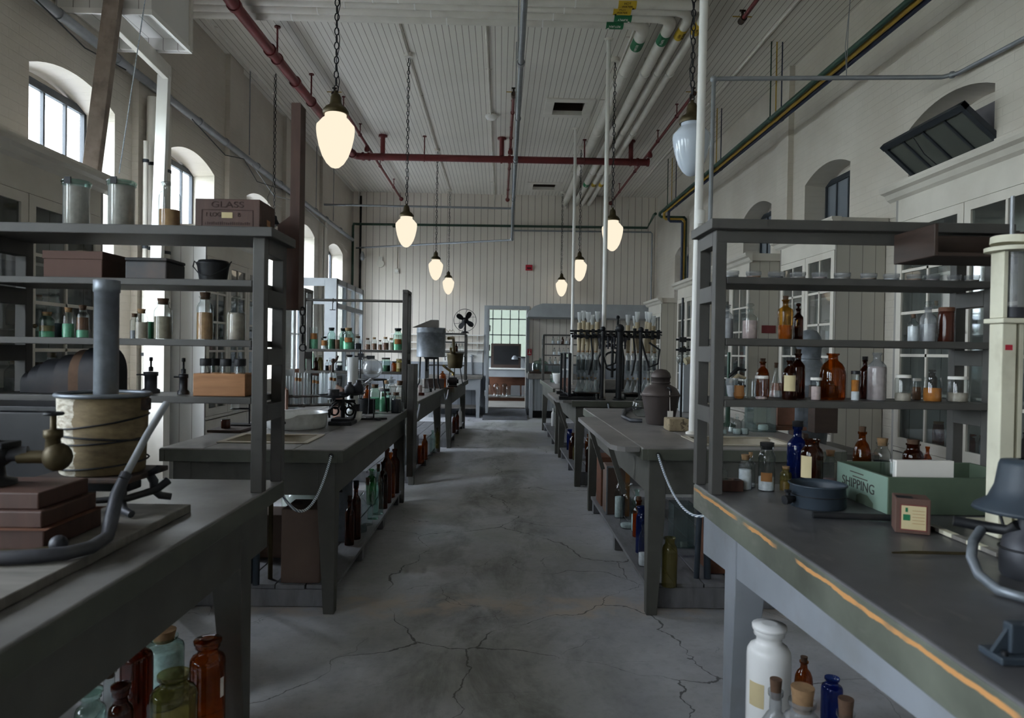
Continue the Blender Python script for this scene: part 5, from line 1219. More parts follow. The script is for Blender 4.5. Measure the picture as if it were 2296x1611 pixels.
# balance
p = at(760, 956, Z=zb); bx, by = p[0], p[1]+.12; u = by/F
t = thing('balance', 'ornate black cast-iron balance with two shallow round pans beside the enamel basin', 'balance', (bx, by, zb))
MB().box(-.085, .085, -.1, .1, 0, .028).box(-.07, .07, -.08, .08, .028, .05).build('base', M['irongrey'], t, .006, local=True)
mb = MB()
for s in (-1, 1):
    mb.torus((s*.055, -.03, .1), .03, .007, 'y', 16, 6).torus((s*.06, .03, .14), .026, .007, 'y', 16, 6).tube([(s*.09, -.03, .05), (s*.1, -.02, .1), (s*.06, -.01, .15), (s*.02, 0, .17)], .008, 8)
mb.cyl((0, 0, .05), (0, 0, .185), .016, 10).cyl((-.09, 0, .175), (.09, 0, .175), .009, 8).sphere((0, 0, .12), .026, 12)
mb.build('scrolled_frame', M['iron'], t, local=True)
for i, (dx, dy, r, zz) in enumerate(((-.055, -.06, .118, .205), (.045, .09, .105, .215))):
    MB().lathe([(.012, zz-.03), (.014, zz-.008), (r*.4, zz-.006), (r*.85, zz+.004), (r, zz+.018), (r*1.02, zz+.018), (r*.84, zz+.009), (.001, zz+.001)], 28, (dx, dy, 0)).build('pan', M['irongrey'], t, local=True)
MB().box(.08, .12, -.02, .02, .1, .15).cyl((.05, 0, .125), (.085, 0, .125), .006, 6).build('poise', M['iron'], t, local=True)
zp = zb+.215
for i, (dx, dy, r, hh, lab) in enumerate(((-.055, -.06, .04, .045, 'low round iron weight on the front pan of the black balance'), (.03, .08, .04, .085, 'grey iron retort pot with a narrow neck on the balance'), (.085, .12, .042, .1, 'dark iron pot with a spout on the rear pan of the balance'))):
    q = thing('iron_pot' if i else 'iron_weight', lab, 'pot' if i else 'weight', (bx+dx, by+dy, zp+(.01 if i else 0)))
    if i == 0: MB().lathe([(r, 0), (r*1.03, .003), (r*1.03, hh), (r*.95, hh+.002), (.001, hh+.002)], 22).build('body', M['irongrey'], q, local=True)
    else: MB().lathe([(r*.8, 0), (r, .012), (r*.98, hh*.55), (r*.5, hh*.78), (r*.35, hh*.82), (r*.38, hh), (.001, hh)], 18).build('body', M['irongrey'], q, local=True)
    if i == 2: MB().cyl((.03, 0, .05), (.11, -.02, .11), .014, 10).build('glass_spout', G['frost'], q, local=True)
# wooden test tube rack
p0 = at(641, 925, Y=5.12)
t = thing('test_tube_rack', 'red-brown wooden test tube rack with angled ends behind the enamel basin', 'rack', (p0[0], 5.12, zb), .5)
LR = .42
for x in (0, LR): MB().prism([(0, 0), (.26, 0), (.26, .17), (.2, .275), (0, .25)], x, x+.016, 'x').build('end_board', M['wood'], t, .002, local=True)
MB().box(.0165, LR-.0005, .03, .23, .12, .127).box(.0165, LR-.0005, .03, .063, .19, .197).box(.0165, LR-.0005, .097, .163, .19, .197).box(.0165, LR-.0005, .197, .23, .19, .197).build('perforated_shelf', M['wood_dark'], t, local=True)
rm = Matrix.Rotation(.5, 3, 'Z')
for k in range(12):
    q0 = rm @ Vector((.05+(LR-.09)*(k % 6)/5, .08+.1*(k//6), 0))+Vector((p0[0], 5.12, 0))
    q = bottle('glass test tube in the wooden rack, %s tube of its %s row' % (ORD[k % 6], ('front', 'back')[k//6]), q0.x, q0.y, zb+.1275, .0135, .245 if k % 3 else .22, 'straight', g='dusty', name='test_tube', cat='test tube', group='test tubes in the wooden rack', n=12, paper=('paper_brown', .74, .84, 1.2) if k % 2 else None)
# white bowl, cylinder, tripod stand with flask
p = at(793, 941, Z=zb); R = 15*p[1]/F
t = thing('bowl', 'small white porcelain bowl between the balance and the tall glass cylinder', 'bowl', (at(796, 930, Y=5.35)[0], 5.35, zb))
MB().lathe([(R*.6, 0), (R*.9, .02), (R*1.05, .075), (R*1.0, .075), (R*.85, .02), (.001, .01)], 24, cap=False).lathe([(R*.6, .0005), (.001, .0006)], 24, cap=False).build('body', M['porcelain'], t, local=True)
x = at(790, 920, Y=5.75)[0]
t = thing('glass_cylinder', 'tall frosted glass cylinder standing upright behind the balance', 'cylinder', (x, 5.75, zb))
MB().lathe([(.045, 0), (.045, .49), (.041, .49), (.041, .01)], 22, cap=False).build('body', G['milky'], t, local=True)
MB().lathe([(.04, .012), (.04, .3), (.03, .31)], 20).build('contents', P['white'], t, local=True)
t = thing('pipe_stand', 'brown pipe with an elbow and valve standing up behind the balance', 'pipe', (at(745, 900, Y=5.85)[0], 5.85, zb))
MB().tube([(0, 0, 0), (0, 0, .42), (.005, 0, .45), (.03, 0, .465), (.04, 0, .5)], .012, 10).lathe([(.035, 0), (.035, .01)], 14).build('pipe', M['rust'], t, local=True)
MB().tube([(-.02, 0, .06), (-.02, 0, .1), (.02, 0, .2), (.04, 0, .22), (.045, 0, .27)], .007, 8).build('side_tube', M['irongrey'], t, local=True)
MB().sphere((.005, 0, .455), .022, 10).build('elbow', M['rust'], t, local=True)
x = at(834, 920, Y=6.05)[0]; zr = at(834, 850, Y=6.05)[2]
t = thing('tripod', 'thin-legged iron tripod carrying the round glass balloon flask', 'tripod', (x, 6.05, zb))
MB().lathe([(.11, zr-zb-.012), (.125, zr-zb-.008), (.125, zr-zb), (.001, zr-zb)], 26).build('tray', M['iron'], t, local=True)
for k in range(3):
    a = 2*PI*k/3+.5; MB().tube([(.1*math.cos(a), .1*math.sin(a), zr-zb-.01), (.14*math.cos(a), .14*math.sin(a), .004)], .006, 6).build('leg', M['iron'], t, local=True)
t = thing('balloon_flask', 'round thin glass balloon flask lying on the iron tripod', 'flask', (x, 6.05, zr+.0015))
MB().sphere((0, 0, .088), .088, 24, .98).build('bulb', G['milkier'], t, local=True)
MB().tube([(-.05, -.02, .15), (-.065, -.03, .175), (-.075, -.035, .19)], [.022, .018, .02], 12, cap=False).build('neck', G['milkier'], t, local=True)
x = at(806, 920, Y=6.35)[0]
t = thing('ring_stand', 'black retort stand with a clamp, beside the balloon flask', 'stand', (x, 6.36, zb))
MB().box(-.09, .035, -.07, .07, 0, .014).build('base', M['iron'], t, .003, local=True)
MB().cyl((0, 0, .014), (0, 0, .56), .007, 8).build('rod', M['iron'], t, local=True)
MB().cyl((-.05, -.01, .49), (.13, -.01, .48), .009, 8).box(-.02, .03, -.03, .02, .46, .52).box(.06, .13, -.025, .01, .465, .5).build('clamp', M['iron'], t, local=True)
p = at(838, 926, Z=zb)
t = thing('stand_base', 'low iron stand with splayed feet and a short rod, under the balloon tripod', 'stand', (at(838, 926, Y=5.5)[0], 5.5, zb))
MB().beam((-.1, -.03, .008), (.1, .03, .008), .03, .014).beam((-.06, .06, .0085), (.06, -.07, .0085), .025, .013).build('feet', M['iron'], t, local=True)
MB().cyl((0, 0, .012), (0, 0, .16), .006, 8).build('rod', M['iron'], t, local=True)
t = thing('iron_pot', 'squat black iron pot under the tripod of the balloon flask', 'pot', (at(822, 915, Y=6.05)[0], 6.05, zb))
MB().lathe([(.06, 0), (.075, .01), (.075, .12), (.08, .125), (.07, .125), (.068, .012), (.001, .012)], 20, cap=False).build('body', M['iron'], t, local=True)
# bottles at the shelf end of that bench
g1 = [(822, 918, 16, 62, 'tall', 'amber', None, 'corkd', 'small amber bottle on the bench under the second shelf unit', 6.3),
 (840, 915, 26, 56, 'wide', 'aqua', ('green', .5), 'corkd', 'pale jar half full of green powder under the second shelf unit, first of two', 6.45),
 (862, 913, 24, 50, 'jarlid', 'aqua', ('dkgreen', .6), 'lid_rubber', 'dark green jar with a black lid under the second shelf unit', 6.25),
 (866, 915, 22, 66, 'wide', 'clear', ('green', .45, 'brown', .6), 'cork', 'corked jar of green powder with a brown label band', 6.5),
 (876, 912, 24, 76, 'wide', 'clear', ('water', .5), 'ball', 'clear stoppered bottle behind the dark-liquid jar', 6.36),
 (888, 918, 22, 46, 'wide', 'clear', ('black', .72), 'corkd', 'small jar of dark liquid with a stopper near the shelf post', 6.12),
 (896, 915, 22, 68, 'wide', 'clear', ('grey', .3), 'corkd', 'clear corked jar of grey crystals nearest the shelf post', 6.3)]
for px, pb, w, h, st, gl, fi, stp, lab, Y in g1: B(lab, px, pb, w, h, Y, zb, st, g=gl, fill=fi, stop=stp)
z = 1.4905
g1 = [(703, 20, 48, 'straight', 'clear', ('green', .45), None, 'straight clear jar of green powder with a torn brown label, first on its shelf', ('paper_brown', .45, .72, .8)),
 (727, 16, 28, 'wide', 'clear', ('white', .3), 'black', 'small clear jar with a brown label and black stopper', ('paper_brown', .3, .75, .9)),
 (743, 18, 48, 'wide', 'aqua', ('dkgreen', .5), 'black', 'blue-green jar with a black stopper, third on its shelf', None),
 (756, 12, 30, 'straight', 'clear', ('brown', .7), None, 'slim jar of brown powder behind the pipe elbow', None),
 (769, 16, 47, 'wide', 'aqua', ('green', .6), 'black', 'blue-green jar behind the tall corked green jar', None),
 (781, 26, 48, 'wide', 'aqua', ('green', .42), 'cork', 'largest corked jar of green powder with a round brown label', ('paper_brown', .36, .6, .7)),
 (802, 18, 30, 'wide', 'clear', ('black', .5), 'corkd', 'small jar of dark powder with a cork, middle of the shelf', None),
 (824, 13, 26, 'wide', 'clear', ('brown', .5), 'corkd', 'small corked jar of brown powder, first of five alike', None),
 (839, 12, 28, 'wide', 'clear', ('brown', .55), 'cork', 'small corked jar of brown powder, second of five alike', None),
 (852, 9, 22, 'wide', 'clear', ('brown', .6), 'corkd', 'small corked jar of brown powder, third of five alike', None),
 (864, 14, 29, 'wide', 'clear', ('brown', .6), 'cork', 'small corked jar of brown powder, fourth of five alike', None),
 (877, 13, 27, 'wide', 'clear', ('dust', .7), 'cork', 'small corked jar of brown powder, fifth of five alike', None),
 (892, 21, 49, 'wide', 'aqua', ('green', .52), 'black', 'tall jar of green powder with a round brown label by the shelf post', ('paper_brown', .3, .55, .8))]
for i, (px, w, h, st, gl, fi, stp, lab, pap) in enumerate(g1): B(lab, px, 780, w, h, (6.73 if i in (4,) else 6.6), z, st, g=gl, fill=fi, stop=stp, paper=pap, n=14)
z = 1.2855
g1 = [(708, 10, 29, 'tall', 'amber_d', None, 'corkd', 'slim brown bottle, first on the lower shelf'), (718, 12, 34, 'wide', 'olive', None, 'glass', 'olive stoppered bottle behind the slim brown bottle'),
 (733, 8, 24, 'tall', 'clear', ('black', .5), 'corkd', 'slim dark bottle on the lower shelf'), (741, 10, 28, 'wide', 'clear', ('brown', .5), 'glass', 'clear stoppered bottle with a brown label on the lower shelf'),
 (760, 16, 20, 'jarlid', 'clear', ('black', .6), 'lid_iron', 'squat dark jar on the lower shelf'), (783, 20, 36, 'wide', 'clear', ('water', .3), 'black', 'clear jar with a black stopper behind the tall glass cylinder'),
 (865, 20, 30, 'jarlid', 'aqua', ('dkgreen', .45), 'lid_rust', 'lidded jar of green crystals on the lower shelf'), (883, 11, 22, 'wide', 'amber', None, 'lid_rust', 'amber jar with a paper label on the lower shelf'),
 (895, 15, 28, 'jarlid', 'olive', ('white', .7), 'lid_paper', 'pale jar with a cream paper label, last on the lower shelf')]
for px, w, h, st, gl, fi, stp, lab in g1: B(lab, px, 833, w, h, 6.64, z, st, g=gl, fill=fi, stop=stp, n=12, paper=('paper', .25, .7, .8) if px == 895 else None)
t = thing('hook_tool', 'small T-shaped wire tool hanging from the top rail of the second shelf unit', 'tool', (at(746, 680, Y=6.53)[0], 6.53, 1.93))
MB().torus((0, .02, .02), .02, .003, 'x', 14, 5).tube([(0, 0, .0), (0, 0, -.07)], .004, 6).cyl((-.026, 0, -.07), (.026, 0, -.07), .004, 6).build('hanging_hook', M['iron'], t, local=True)
# ---------- under that bench
zs = .1315
t, hx, hy, h = box_thing('metal_case', 'tall plain brown-grey box standing on the slatted shelf beside the bench leg', 'box', at(632, 1305, Z=zs)[0], at(719, 1305, Z=zs)[0], 4.02, 4.3, zs, zs+.43, M['card'], bevel=.006)
MB().lathe([(.03, h), (.032, h+.012), (.02, h+.016)], 14, (-.06, 0, 0)).build('screw_cap', M['rust'], t, local=True)
t, *_ = box_thing('cardboard_box', 'tan cardboard box under the bench, behind the grey pipes', 'box', -1.62, -1.36, 4.5, 4.75, zs, zs+.28, M['card'], bevel=.004)
t = thing('carboy', 'large greenish-white glass carboy lying under the bench behind the boxes', 'carboy', (-1.42, 5.25, zs+.19))
t.rotation_euler = (PI/2, 0, .4)
MB().lathe([(.1, -.18), (.17, -.16), (.19, -.1), (.19, .08), (.15, .16), (.05, .22), (.04, .3), (.05, .3)], 26).build('body', glass('milky_glass', '#dce6e0', .8, .08, body=.6, bodyc='#cfd8d2'), t, local=True)
for i, (x, y, r, c) in enumerate(((-1.42, 4.02, .016, 'bluegrey'), (-1.375, 3.99, .02, 'bluegrey'), (-1.33, 4.1, .014, 'brass'))):
    t = thing('drain_pipe', ['first blue-grey pipe rising under the sink bench', 'second, thicker blue-grey pipe rising under the sink bench', 'thin brassy pipe rising under the sink bench'][i], 'pipe', (x, y, zs)); MB().cyl((x, y, zs), (x, y, .775), r, 12).cyl((x, y, .74), (x, y, .776), r+.008, 12).build('pipe', M[c], t)
t = thing('drain_trap', 'grey metal sheet and tap fitting glimpsed under the sink bench', 'fitting', (-1.1, 4.9, zs)); MB().box(-1.2, -1.02, 4.9, 4.91, zs, .68).build('sheet', M['galv'], t); MB().cyl((-1.12, 4.86, .5), (-1.12, 4.9, .5), .02, 10).cyl((-1.16, 4.85, .5), (-1.08, 4.85, .5), .01, 8).build('tap', M['iron'], t)
ub = [(783, 1225, 22, 110, 'tall', 'red', None, 'corkd', 'slim dark red bottle at the near end of the row under the sink bench'),
 (797, 1212, 24, 130, 'tall', 'amber_d', None, 'black', 'dark brown flagon behind the first clear bottle under the sink bench'),
 (809, 1196, 27, 88, 'narrow', 'clear', None, None, 'clear bottle, first of the pale row under the sink bench'),
 (823, 1180, 27, 105, 'narrow', 'clear', None, 'corkd', 'clear bottle, second of the pale row under the sink bench'),
 (836, 1167, 26, 110, 'narrow', 'aqua', None, None, 'pale green bottle, third of the pale row under the sink bench'),
 (847, 1156, 25, 112, 'narrow', 'aqua', None, 'corkd', 'pale green bottle, fourth of the pale row under the sink bench'),
 (858, 1143, 22, 104, 'tall', 'amber_d', None, None, 'red-brown bottle, first of the brown row under the sink bench'),
 (866, 1130, 24, 122, 'tall', 'brown_o', None, None, 'tall red-brown bottle, second of the brown row under the sink bench'),
 (873, 1118, 26, 100, 'tall', 'amber', None, None, 'orange-brown bottle, third of the brown row under the sink bench'),
 (884, 1108, 24, 98, 'tall', 'brown_o', None, None, 'red-brown bottle, last of the brown row under the sink bench')]
for i, (px, pb, w, h, st, gl, fi, stp, lab) in enumerate(ub):
    B(lab, px, pb, w, h, None, zs, st, g=gl, fill=fi, stop=stp, n=14)
B('bright green bottle with a drawn-out neck behind the brown row under the sink bench', 832, 1115, 24, 78, 6.1, zs, 'sloped', g='green'); B('small green bottle glimpsed high under the sink bench', 872, 1060, 12, 36, 6.3, zs, 'sloped', g='green')
# striped rope between the benches
def swag(name, label, p, q, sag, m, r=.008, n_=16, cat='rope', hooks=True):
    p, q = Vector(p), Vector(q); pts = [p.lerp(q, i/n_)+Vector((0, 0, -sag*4*(i/n_)*(1-i/n_))) for i in range(n_+1)]
    t = thing(name, label, cat, tuple(p)); MB().tube(pts, r, 8).build('hanging_rope', m, t)
    MB().torus(tuple(p), r*1.6, r*.4, 'y', 12, 5).torus(tuple(q), r*1.6, r*.4, 'y', 12, 5).build('hook', M['iron'], t)
def mat_rope():
    m, nt, out = newmat('striped_rope'); n = N(nt); v = n.coord(); x, y, z = n.xyz(v)
    f = n.math('FRACT', n.math('MULTIPLY', n.math('ADD', n.math('ADD', x, n.math('MULTIPLY', y, .7)), n.math('MULTIPLY', z, 1.3)), 55))
    n.bsdf(out, n.mix(n.math('GREATER_THAN', f, .45), lin('#56657c'), lin('#dfe4e8')), .7); return m
ROPE = mat_rope()
swag('barrier_rope', 'blue and white twisted rope looped between the two nearest benches under the window-side shelf', (at(742, 1010, Y=3.82)[0], 3.825, .905), (-.93, 2.965, .9), .19, ROPE, .0065)
swag('barrier_rope', 'blue and white twisted rope looped from the copper still bench to the dark-topped bench', (at(1477, 1012, Y=3.84)[0], 3.855, .93), (1.02, 3.015, .88), .2, ROPE, .0065)
swag('barrier_rope', 'short rope looped beside the galvanised drum bench', (-.86, 6.865, .87), (at(942, 905, Y=7.55)[0]-.01, 7.585, .9), .14, ROPE, .009)
swag('barrier_rope', 'short rope looped between the drum bench and the fan bench', (-.8, 10.25, .9), (-.75, 10.44, .9), .14, ROPE, .01)
swag('barrier_rope', 'short rope looped near the iron stands on the other side', (at(1366, 905, Y=7.5)[0], 7.585, .93), (1.2, 6.615, .93), .18, ROPE, .009)
# ================================================================== OBJECTS OF THE OTHER SIDE AND OF THE FAR END
zb = .937
p = at(1616, 1103, Z=zb)
t = thing('tube_block', 'small pinkish wooden block drilled with holes, by the shelf post', 'block', (p[0]+.05, p[1]+.035, zb))
MB().box(-.045, .045, -.033, .033, 0, .045).build('body', M['wood_red'], t, .002, local=True)
for dx in (-.005, .025): MB().cyl((dx, 0, .045), (dx, 0, .0456), .01, 12).build('bore', M['black'], t, local=True)
bottle('small clear glass bulb standing on the pinkish drilled block', p[0]+.018, p[1]+.035, zb+.0465, .02, .046, 'bell', g='clear', name='glass_bulb', cat='bulb')
p = at(1832, 1148, Z=zb); R = 66*(p[1]+.1)/F/1.1
t = thing('sieve_pan', 'round dark grey metal pan with a side tap before the crate', 'pan', (p[0]*(p[1]+R)/p[1], p[1]+R, zb))
MB().lathe([(R*.97, 0), (R, .004), (R*.98, .075), (R*1.04, .08), (R*1.05, .084), (R*1.0, .086), (R*.95, .07), (R*.95, .02), (.001, .02)], 36, cap=False).lathe([(R*.97, .0004), (.001, .0005)], 30, cap=False).build('body', M['bluegrey'], t, local=True)
MB().torus((0, 0, .045), R*.995, .002, 'z', 36, 5).build('seam', M['iron'], t, local=True)
MB().cyl((-R*.96, -.02, .03), (-R*1.2, -.03, .03), .011, 10).cyl((-R*1.2, -.032, .03), (-R*1.42, -.04, .028), .017, 10).cyl((-R*1.25, -.03, .03), (-R*1.25, -.03, .058), .008, 8).box(-R*1.36, -R*1.16, -.04, -.02, .055, .064).build('tap', M['iron'], t, local=True)
c0 = at(1990, 1155, Z=zb); cx, cy = c0[0], c0[1]; ct = at(1990, 1071, Y=cy)[2]
t, hx, hy, h = box_thing('green_crate', 'open green painted wooden crate stencilled shipping, holding a white card and glassware', 'crate', cx, 1.945, cy, 2.80, zb, ct, M['green_dark'], True, .014)
MB().box(-hx-.0012, -hx-.0002, -hy+.001, hy-.001, .001, h-.001).build('pale_end_paint', M['green_box'], t, local=True)
text('SHIPPING', .052, M['ink'], t, (-hx-.0018, .02, h*.5), (PI/2, 0, -PI/2), sx=1.1)
mb = MB()
for y0, y1, a in ((.08, -.02, .82), (.06, -.05, .7)): mb.box(-hx-.0016, -hx-.0012, min(y0, y1), max(y0, y1), h*a, h*a+.004)
mb.build('ink_rule', M['rust'], t, local=True)
MB().prism([(-.09, .002), (.03, .002), (.03, h*.2), (.0, h*.3), (-.05, h*.3), (-.09, h*.14)], -hx-.0016, -hx-.0012, 'x').build('dark_patch', M['green_dark'], t, local=True)
bx0, by0 = t.location.x, t.location.y
x0, x1 = at(2010, 1050, Y=cy+.06)[0], at(2139, 1050, Y=cy+.06)[0]; tc = at(2075, 1034, Y=cy+.06)[2]
t, *_ = box_thing('white_card', 'blank white card box standing upright in the green crate', 'card', x0, x1, cy+.06, cy+.085, zb+.0145, tc, M['paper_white'], bevel=.001)
BT('wide clear beaker standing in the crate beside the white card', 1994, 1033, 42, cy+.1, zb+.0145, 'beaker', g='clear', name='beaker', cat='beaker')
t = thing('glass_funnel', 'clear glass funnel lying in the crate past the white card', 'funnel', (at(2175, 1050, Y=cy+.15)[0], cy+.15, zb+.085)); t.rotation_euler = (.3, 1.9, .3)
MB().lathe([(.008, -.05), (.008, 0), (.05, .06)], 18, cap=False).build('cone', G['clear'], t, local=True)
p = at(2014, 1196, Z=zb); q = at(2094, 1204, Z=zb); w = math.hypot(q[0]-p[0], q[1]-p[1])
t = thing('label_box', 'small brown cardboard box with a framed cream and green label', 'box', ((p[0]+q[0])/2+.012, (p[1]+q[1])/2+.05, zb), math.atan2(q[1]-p[1], q[0]-p[0]))
hh = at(2050, 1118, Y=p[1])[2]-zb
MB().box(-w/2, w/2, -.045, .045, 0, hh).build('body', M['card_red'], t, .003, local=True)
MB().box(-w/2+.004, -w/2+.05, -.043, -.005, hh, hh+.0012).build('torn_gap', M['black'], t, local=True)
MB().box(-w*.36, w*.4, -.0462, -.0452, hh*.1, hh*.83).build('label_border', M['red'], t, local=True)
MB().box(-w*.33, w*.37, -.0474, -.0464, hh*.13, hh*.8).build('paper_label', M['paper'], t, local=True)
MB().box(-w*.28, -w*.08, -.0484, -.0476, hh*.38, hh*.55).box(-w*.22, -w*.15, -.0484, -.0476, hh*.62, hh*.74).build('green_print', M['tag_green'], t, local=True)
mb = MB()
for k in range(5): mb.box(-w*.02, w*.33, -.0484, -.0476, hh*(.3+.09*k), hh*(.31+.09*k))
mb.build('faded_print', M['paper_brown'], t, local=True)
a, b = at(1822, 1163, Z=zb), at(2000, 1170, Z=zb)
t = thing('black_rod', 'black round rod lying on the bench between the metal pan and the labelled box', 'rod', (a[0], a[1], zb)); MB().cyl((a[0], a[1], zb+.0125), (b[0]-.01, b[1], zb+.0125), .0115, 12).build('rod', M['iron'], t)
a, b = at(2085, 1185, Z=zb), at(2245, 1252, Z=zb)
t = thing('folding_rule', 'cream and brown wooden rule lying beyond the labelled box', 'rule', (a[0], a[1], zb))
for k in range(5):
    u0, u1 = k/5, (k+1)/5-.01; A, Bv = Vector(a), Vector(b); pa, pb_ = A.lerp(Bv, u0), A.lerp(Bv, u1)
    MB().beam((pa.x, pa.y, zb+.008), (pb_.x, pb_.y, zb+.008), .024, .012).build('rule_section', M['cream'] if k % 2 else M['wood_grey'], t)
a, b = at(2000, 1243, Z=zb), at(2185, 1247, Z=zb)
t = thing('tweezers', 'long thin metal tweezers lying on the dark bench top', 'tweezers', (a[0], a[1], zb)); MB().tube([(a[0], a[1], zb+.004), (a[0]+.06, a[1]+.002, zb+.007), (b[0], b[1]+.01, zb+.005)], .0025, 6).tube([(a[0], a[1], zb+.004), (a[0]+.06, a[1]-.01, zb+.006), (b[0], b[1]-.004, zb+.005)], .0025, 6).build('arms', M['brass'], t)
# hooded burner at the edge of the picture
x, y = at(2300, 1200, Y=1.75)[0], 1.75
t = thing('hooded_burner', 'dark iron burner with a hat-shaped hood and round vessel, cut off by the picture edge', 'burner', (x, y, zb))
MB().lathe([(.05, .0), (.056, .01), (.058, .06), (.05, .1), (.02, .125), (.018, .15)], 24).build('vessel', M['irongrey'], t, local=True)
MB().torus((0, 0, .075), .058, .003, 'z', 24, 6).build('seam_ring', M['iron'], t, local=True)
MB().lathe([(.112, .175), (.12, .17), (.115, .18), (.085, .2), (.07, .235), (.062, .29), (.058, .3), (.02, .305)], 28, cap=False).build('hood', M['bluegrey'], t, local=True)
for k in range(3): a = 2*PI*k/3; MB().tube([(.045*math.cos(a), .045*math.sin(a), .1), (.075*math.cos(a), .075*math.sin(a), .2)], .004, 6).build('hood_stay', M['iron'], t, local=True)
L = lambda q: tuple(Vector(q)-t.location)
MB().tube([L(at(2137, 1168, Y=1.85)), L(at(2200, 1180, Y=1.82)), L(at(2260, 1190, Y=1.78)), (-.02, 0, .135)], .014, 10).build('gas_tube', M['iron'], t, local=True)
zz = zb+.013
MB().tube([L(at(2200, 1188, Y=1.81)), L(at(2182, 1215, Y=1.78)), L(at(2178, 1250, Y=1.72)), L(at(2195, 1290, Z=zz+.01)), L(at(2240, 1325, Z=zz)), L(at(2310, 1345, Z=zz)), L(at(2380, 1340, Z=zz))], .0125, 10).build('hose', M['galv'], t, local=True)
p = at(2262, 1490, Z=zb)
t = thing('iron_bracket', 'blue-grey cast iron bracket with bolts, low at the picture edge', 'bracket', (p[0]+.03, p[1]+.02, zb))
MB().box(-.05, .09, -.03, .035, 0, .014).box(-.02, .09, -.012, .012, .014, .07).prism([(-.05, .014), (-.02, .014), (-.02, .06)], -.004, .004, 'y').build('casting', M['bluegrey'], t, .003, local=True)
for dx, dy in ((-.035, -.015), (-.02, .02)): MB().cyl((dx, dy, .014), (dx, dy, .022), .006, 8).build('bolt', M['iron'], t, local=True)
# white machine
x, y = at(2262, 800, Y=2.2)[0], 2.2
t = thing('white_apparatus', 'tall cream-white stand holding an upright glass cylinder between plates, in front of the shelf unit', 'apparatus', (x, y, zb)); u = 2.2/F
zq = lambda py: at(2262, py, Y=2.2)[2]-zb
MB().box(-.08, .09, -.08, .08, 0, .03).build('base', M['cream'], t, .004, local=True)
MB().box(-.045, .002, -.03, .03, .0305, zq(727)).build('column', M['cream'], t, .003, local=True)
MB().box(.018, .034, -.02, .02, .0305, zq(727)).build('column', M['cream'], t, .003, local=True)
MB().box(-.055, .06, -.045, .045, zq(726), zq(715)).build('lower_plate', M['cream'], t, .003, local=True)
MB().box(-.045, -.03, -.03, .03, zq(714), zq(566)).build('side_strip', M['cream'], t, .002, local=True)
MB().box(.045, .06, -.03, .03, zq(714), zq(566)).build('side_strip', M['cream'], t, .002, local=True)
MB().lathe([(.033, zq(713)), (.033, zq(567))], 20, (.008, 0, 0)).build('glass_cylinder', G['frost'], t, local=True)
MB().cyl((.008, 0, zq(713)), (.008, 0, zq(690)), .0345, 20).build('dark_ring', M['irongrey'], t, local=True)
MB().cyl((0, 0, zq(565)), (0, 0, zq(556)), .075, 24).build('top_plate', M['cream'], t, .002, local=True)
MB().cyl((.01, 0, zq(550)), (.012, 0, zq(534)), .068, 24).build('top_plate', M['cream'], t, .002, local=True)
MB().cyl((0, 0, zq(556)), (0, 0, zq(440)), .006, 8).build('rod', M['steel'], t, local=True)
MB().box(-.035, -.012, -.0312, -.0302, zq(786), zq(774)).build('red_label', M['red_sign'], t, local=True)
t = thing('shelf_tray', 'dark open-fronted wooden tray fixed under the top board, near the white apparatus', 'tray', (1.74, 2.6, 1.87))
x0 = at(2096, 540, Y=2.47)[0]
MB().box(x0, x0+.014, 2.47, 2.73, 1.868, 1.985).box(x0+.014, 2.0, 2.47, 2.73, 1.868, 1.882).box(x0+.014, 2.0, 2.716, 2.73, 1.882, 1.985).box(1.986, 2.0, 2.47, 2.716, 1.882, 1.985).build('tray_body', M['wood_dark'], t, .003)
# ---------- bench of the copper still
zc = .966
sink('stoneware sink let into the bench behind the thick white pole', SINKB, .965)
def still(label, px, pyb, w, h, Y=None, z=zc, m='copper', dome=True):
    p = at(px, pyb, Z=z) if Y is None else at(px, pyb, Y=Y); R = w/2*p[1]/F; Hh = h*p[1]/F
    y = p[1]+R if Y is None else Y; x = p[0]*y/p[1]
    t = thing('copper_still', label, 'still', (x, y, z))
    MB().lathe([(.70*R, 0), (.74*R, .01), (.93*R, Hh*.38), (R, Hh*.5), (1.02*R, Hh*.52), (1.02*R, Hh*.54), (.98*R, Hh*.57), (.82*R, Hh*.66), (.5*R, Hh*.72), (.44*R, Hh*.745), (.44*R, Hh*.76)], 30).build('pot', M[m], t, local=True)
    MB().torus((0, 0, Hh*.53), 1.01*R, .008, 'z', 30, 6).torus((0, 0, Hh*.755), .47*R, .007, 'z', 24, 6).build('seam_ring', M[m], t, local=True)
    MB().lathe([(.47*R, Hh*.762), (.5*R, Hh*.84), (.535*R, Hh*.845), (.53*R, Hh*.86), (.47*R, Hh*.93), (.3*R, Hh*.985), (.001, Hh)], 28).build('head', M[m], t, local=True)
    MB().tube([(R*.35, -R*.85, Hh*.6), (R*.28, -R*.95, Hh*.66), (R*.2, -R*.75, Hh*.675), (R*.1, -R*.8, Hh*.63)], .007, 8).build('handle', M['iron'], t, local=True)
    return t, R, Hh
t, R, Hh = still('dull brown copper still with a domed head and a white tag', 1480, 956, 86, 128)
sx, sy = t.location.x, t.location.y
MB().tube([(R*.25, -R*.95, Hh*.62), (R*.26, -R*1.05, Hh*.27)], .0025, 5).build('tag_string', M['paper_white'], t, local=True)
MB().box(R*.12, R*.42, -R*1.07, -R*1.05, Hh*.03, Hh*.27).build('white_tag', M['paper_white'], t, local=True)
t = thing('rubber_hose', 'black hose loop lying on the bench at the foot of the copper still', 'hose', (sx-.2, sy, zc))
pts = [at(a, b, Z=zc+.017) for a, b in ((1440, 944), (1415, 943), (1396, 934), (1400, 921), (1420, 916), (1436, 915))]
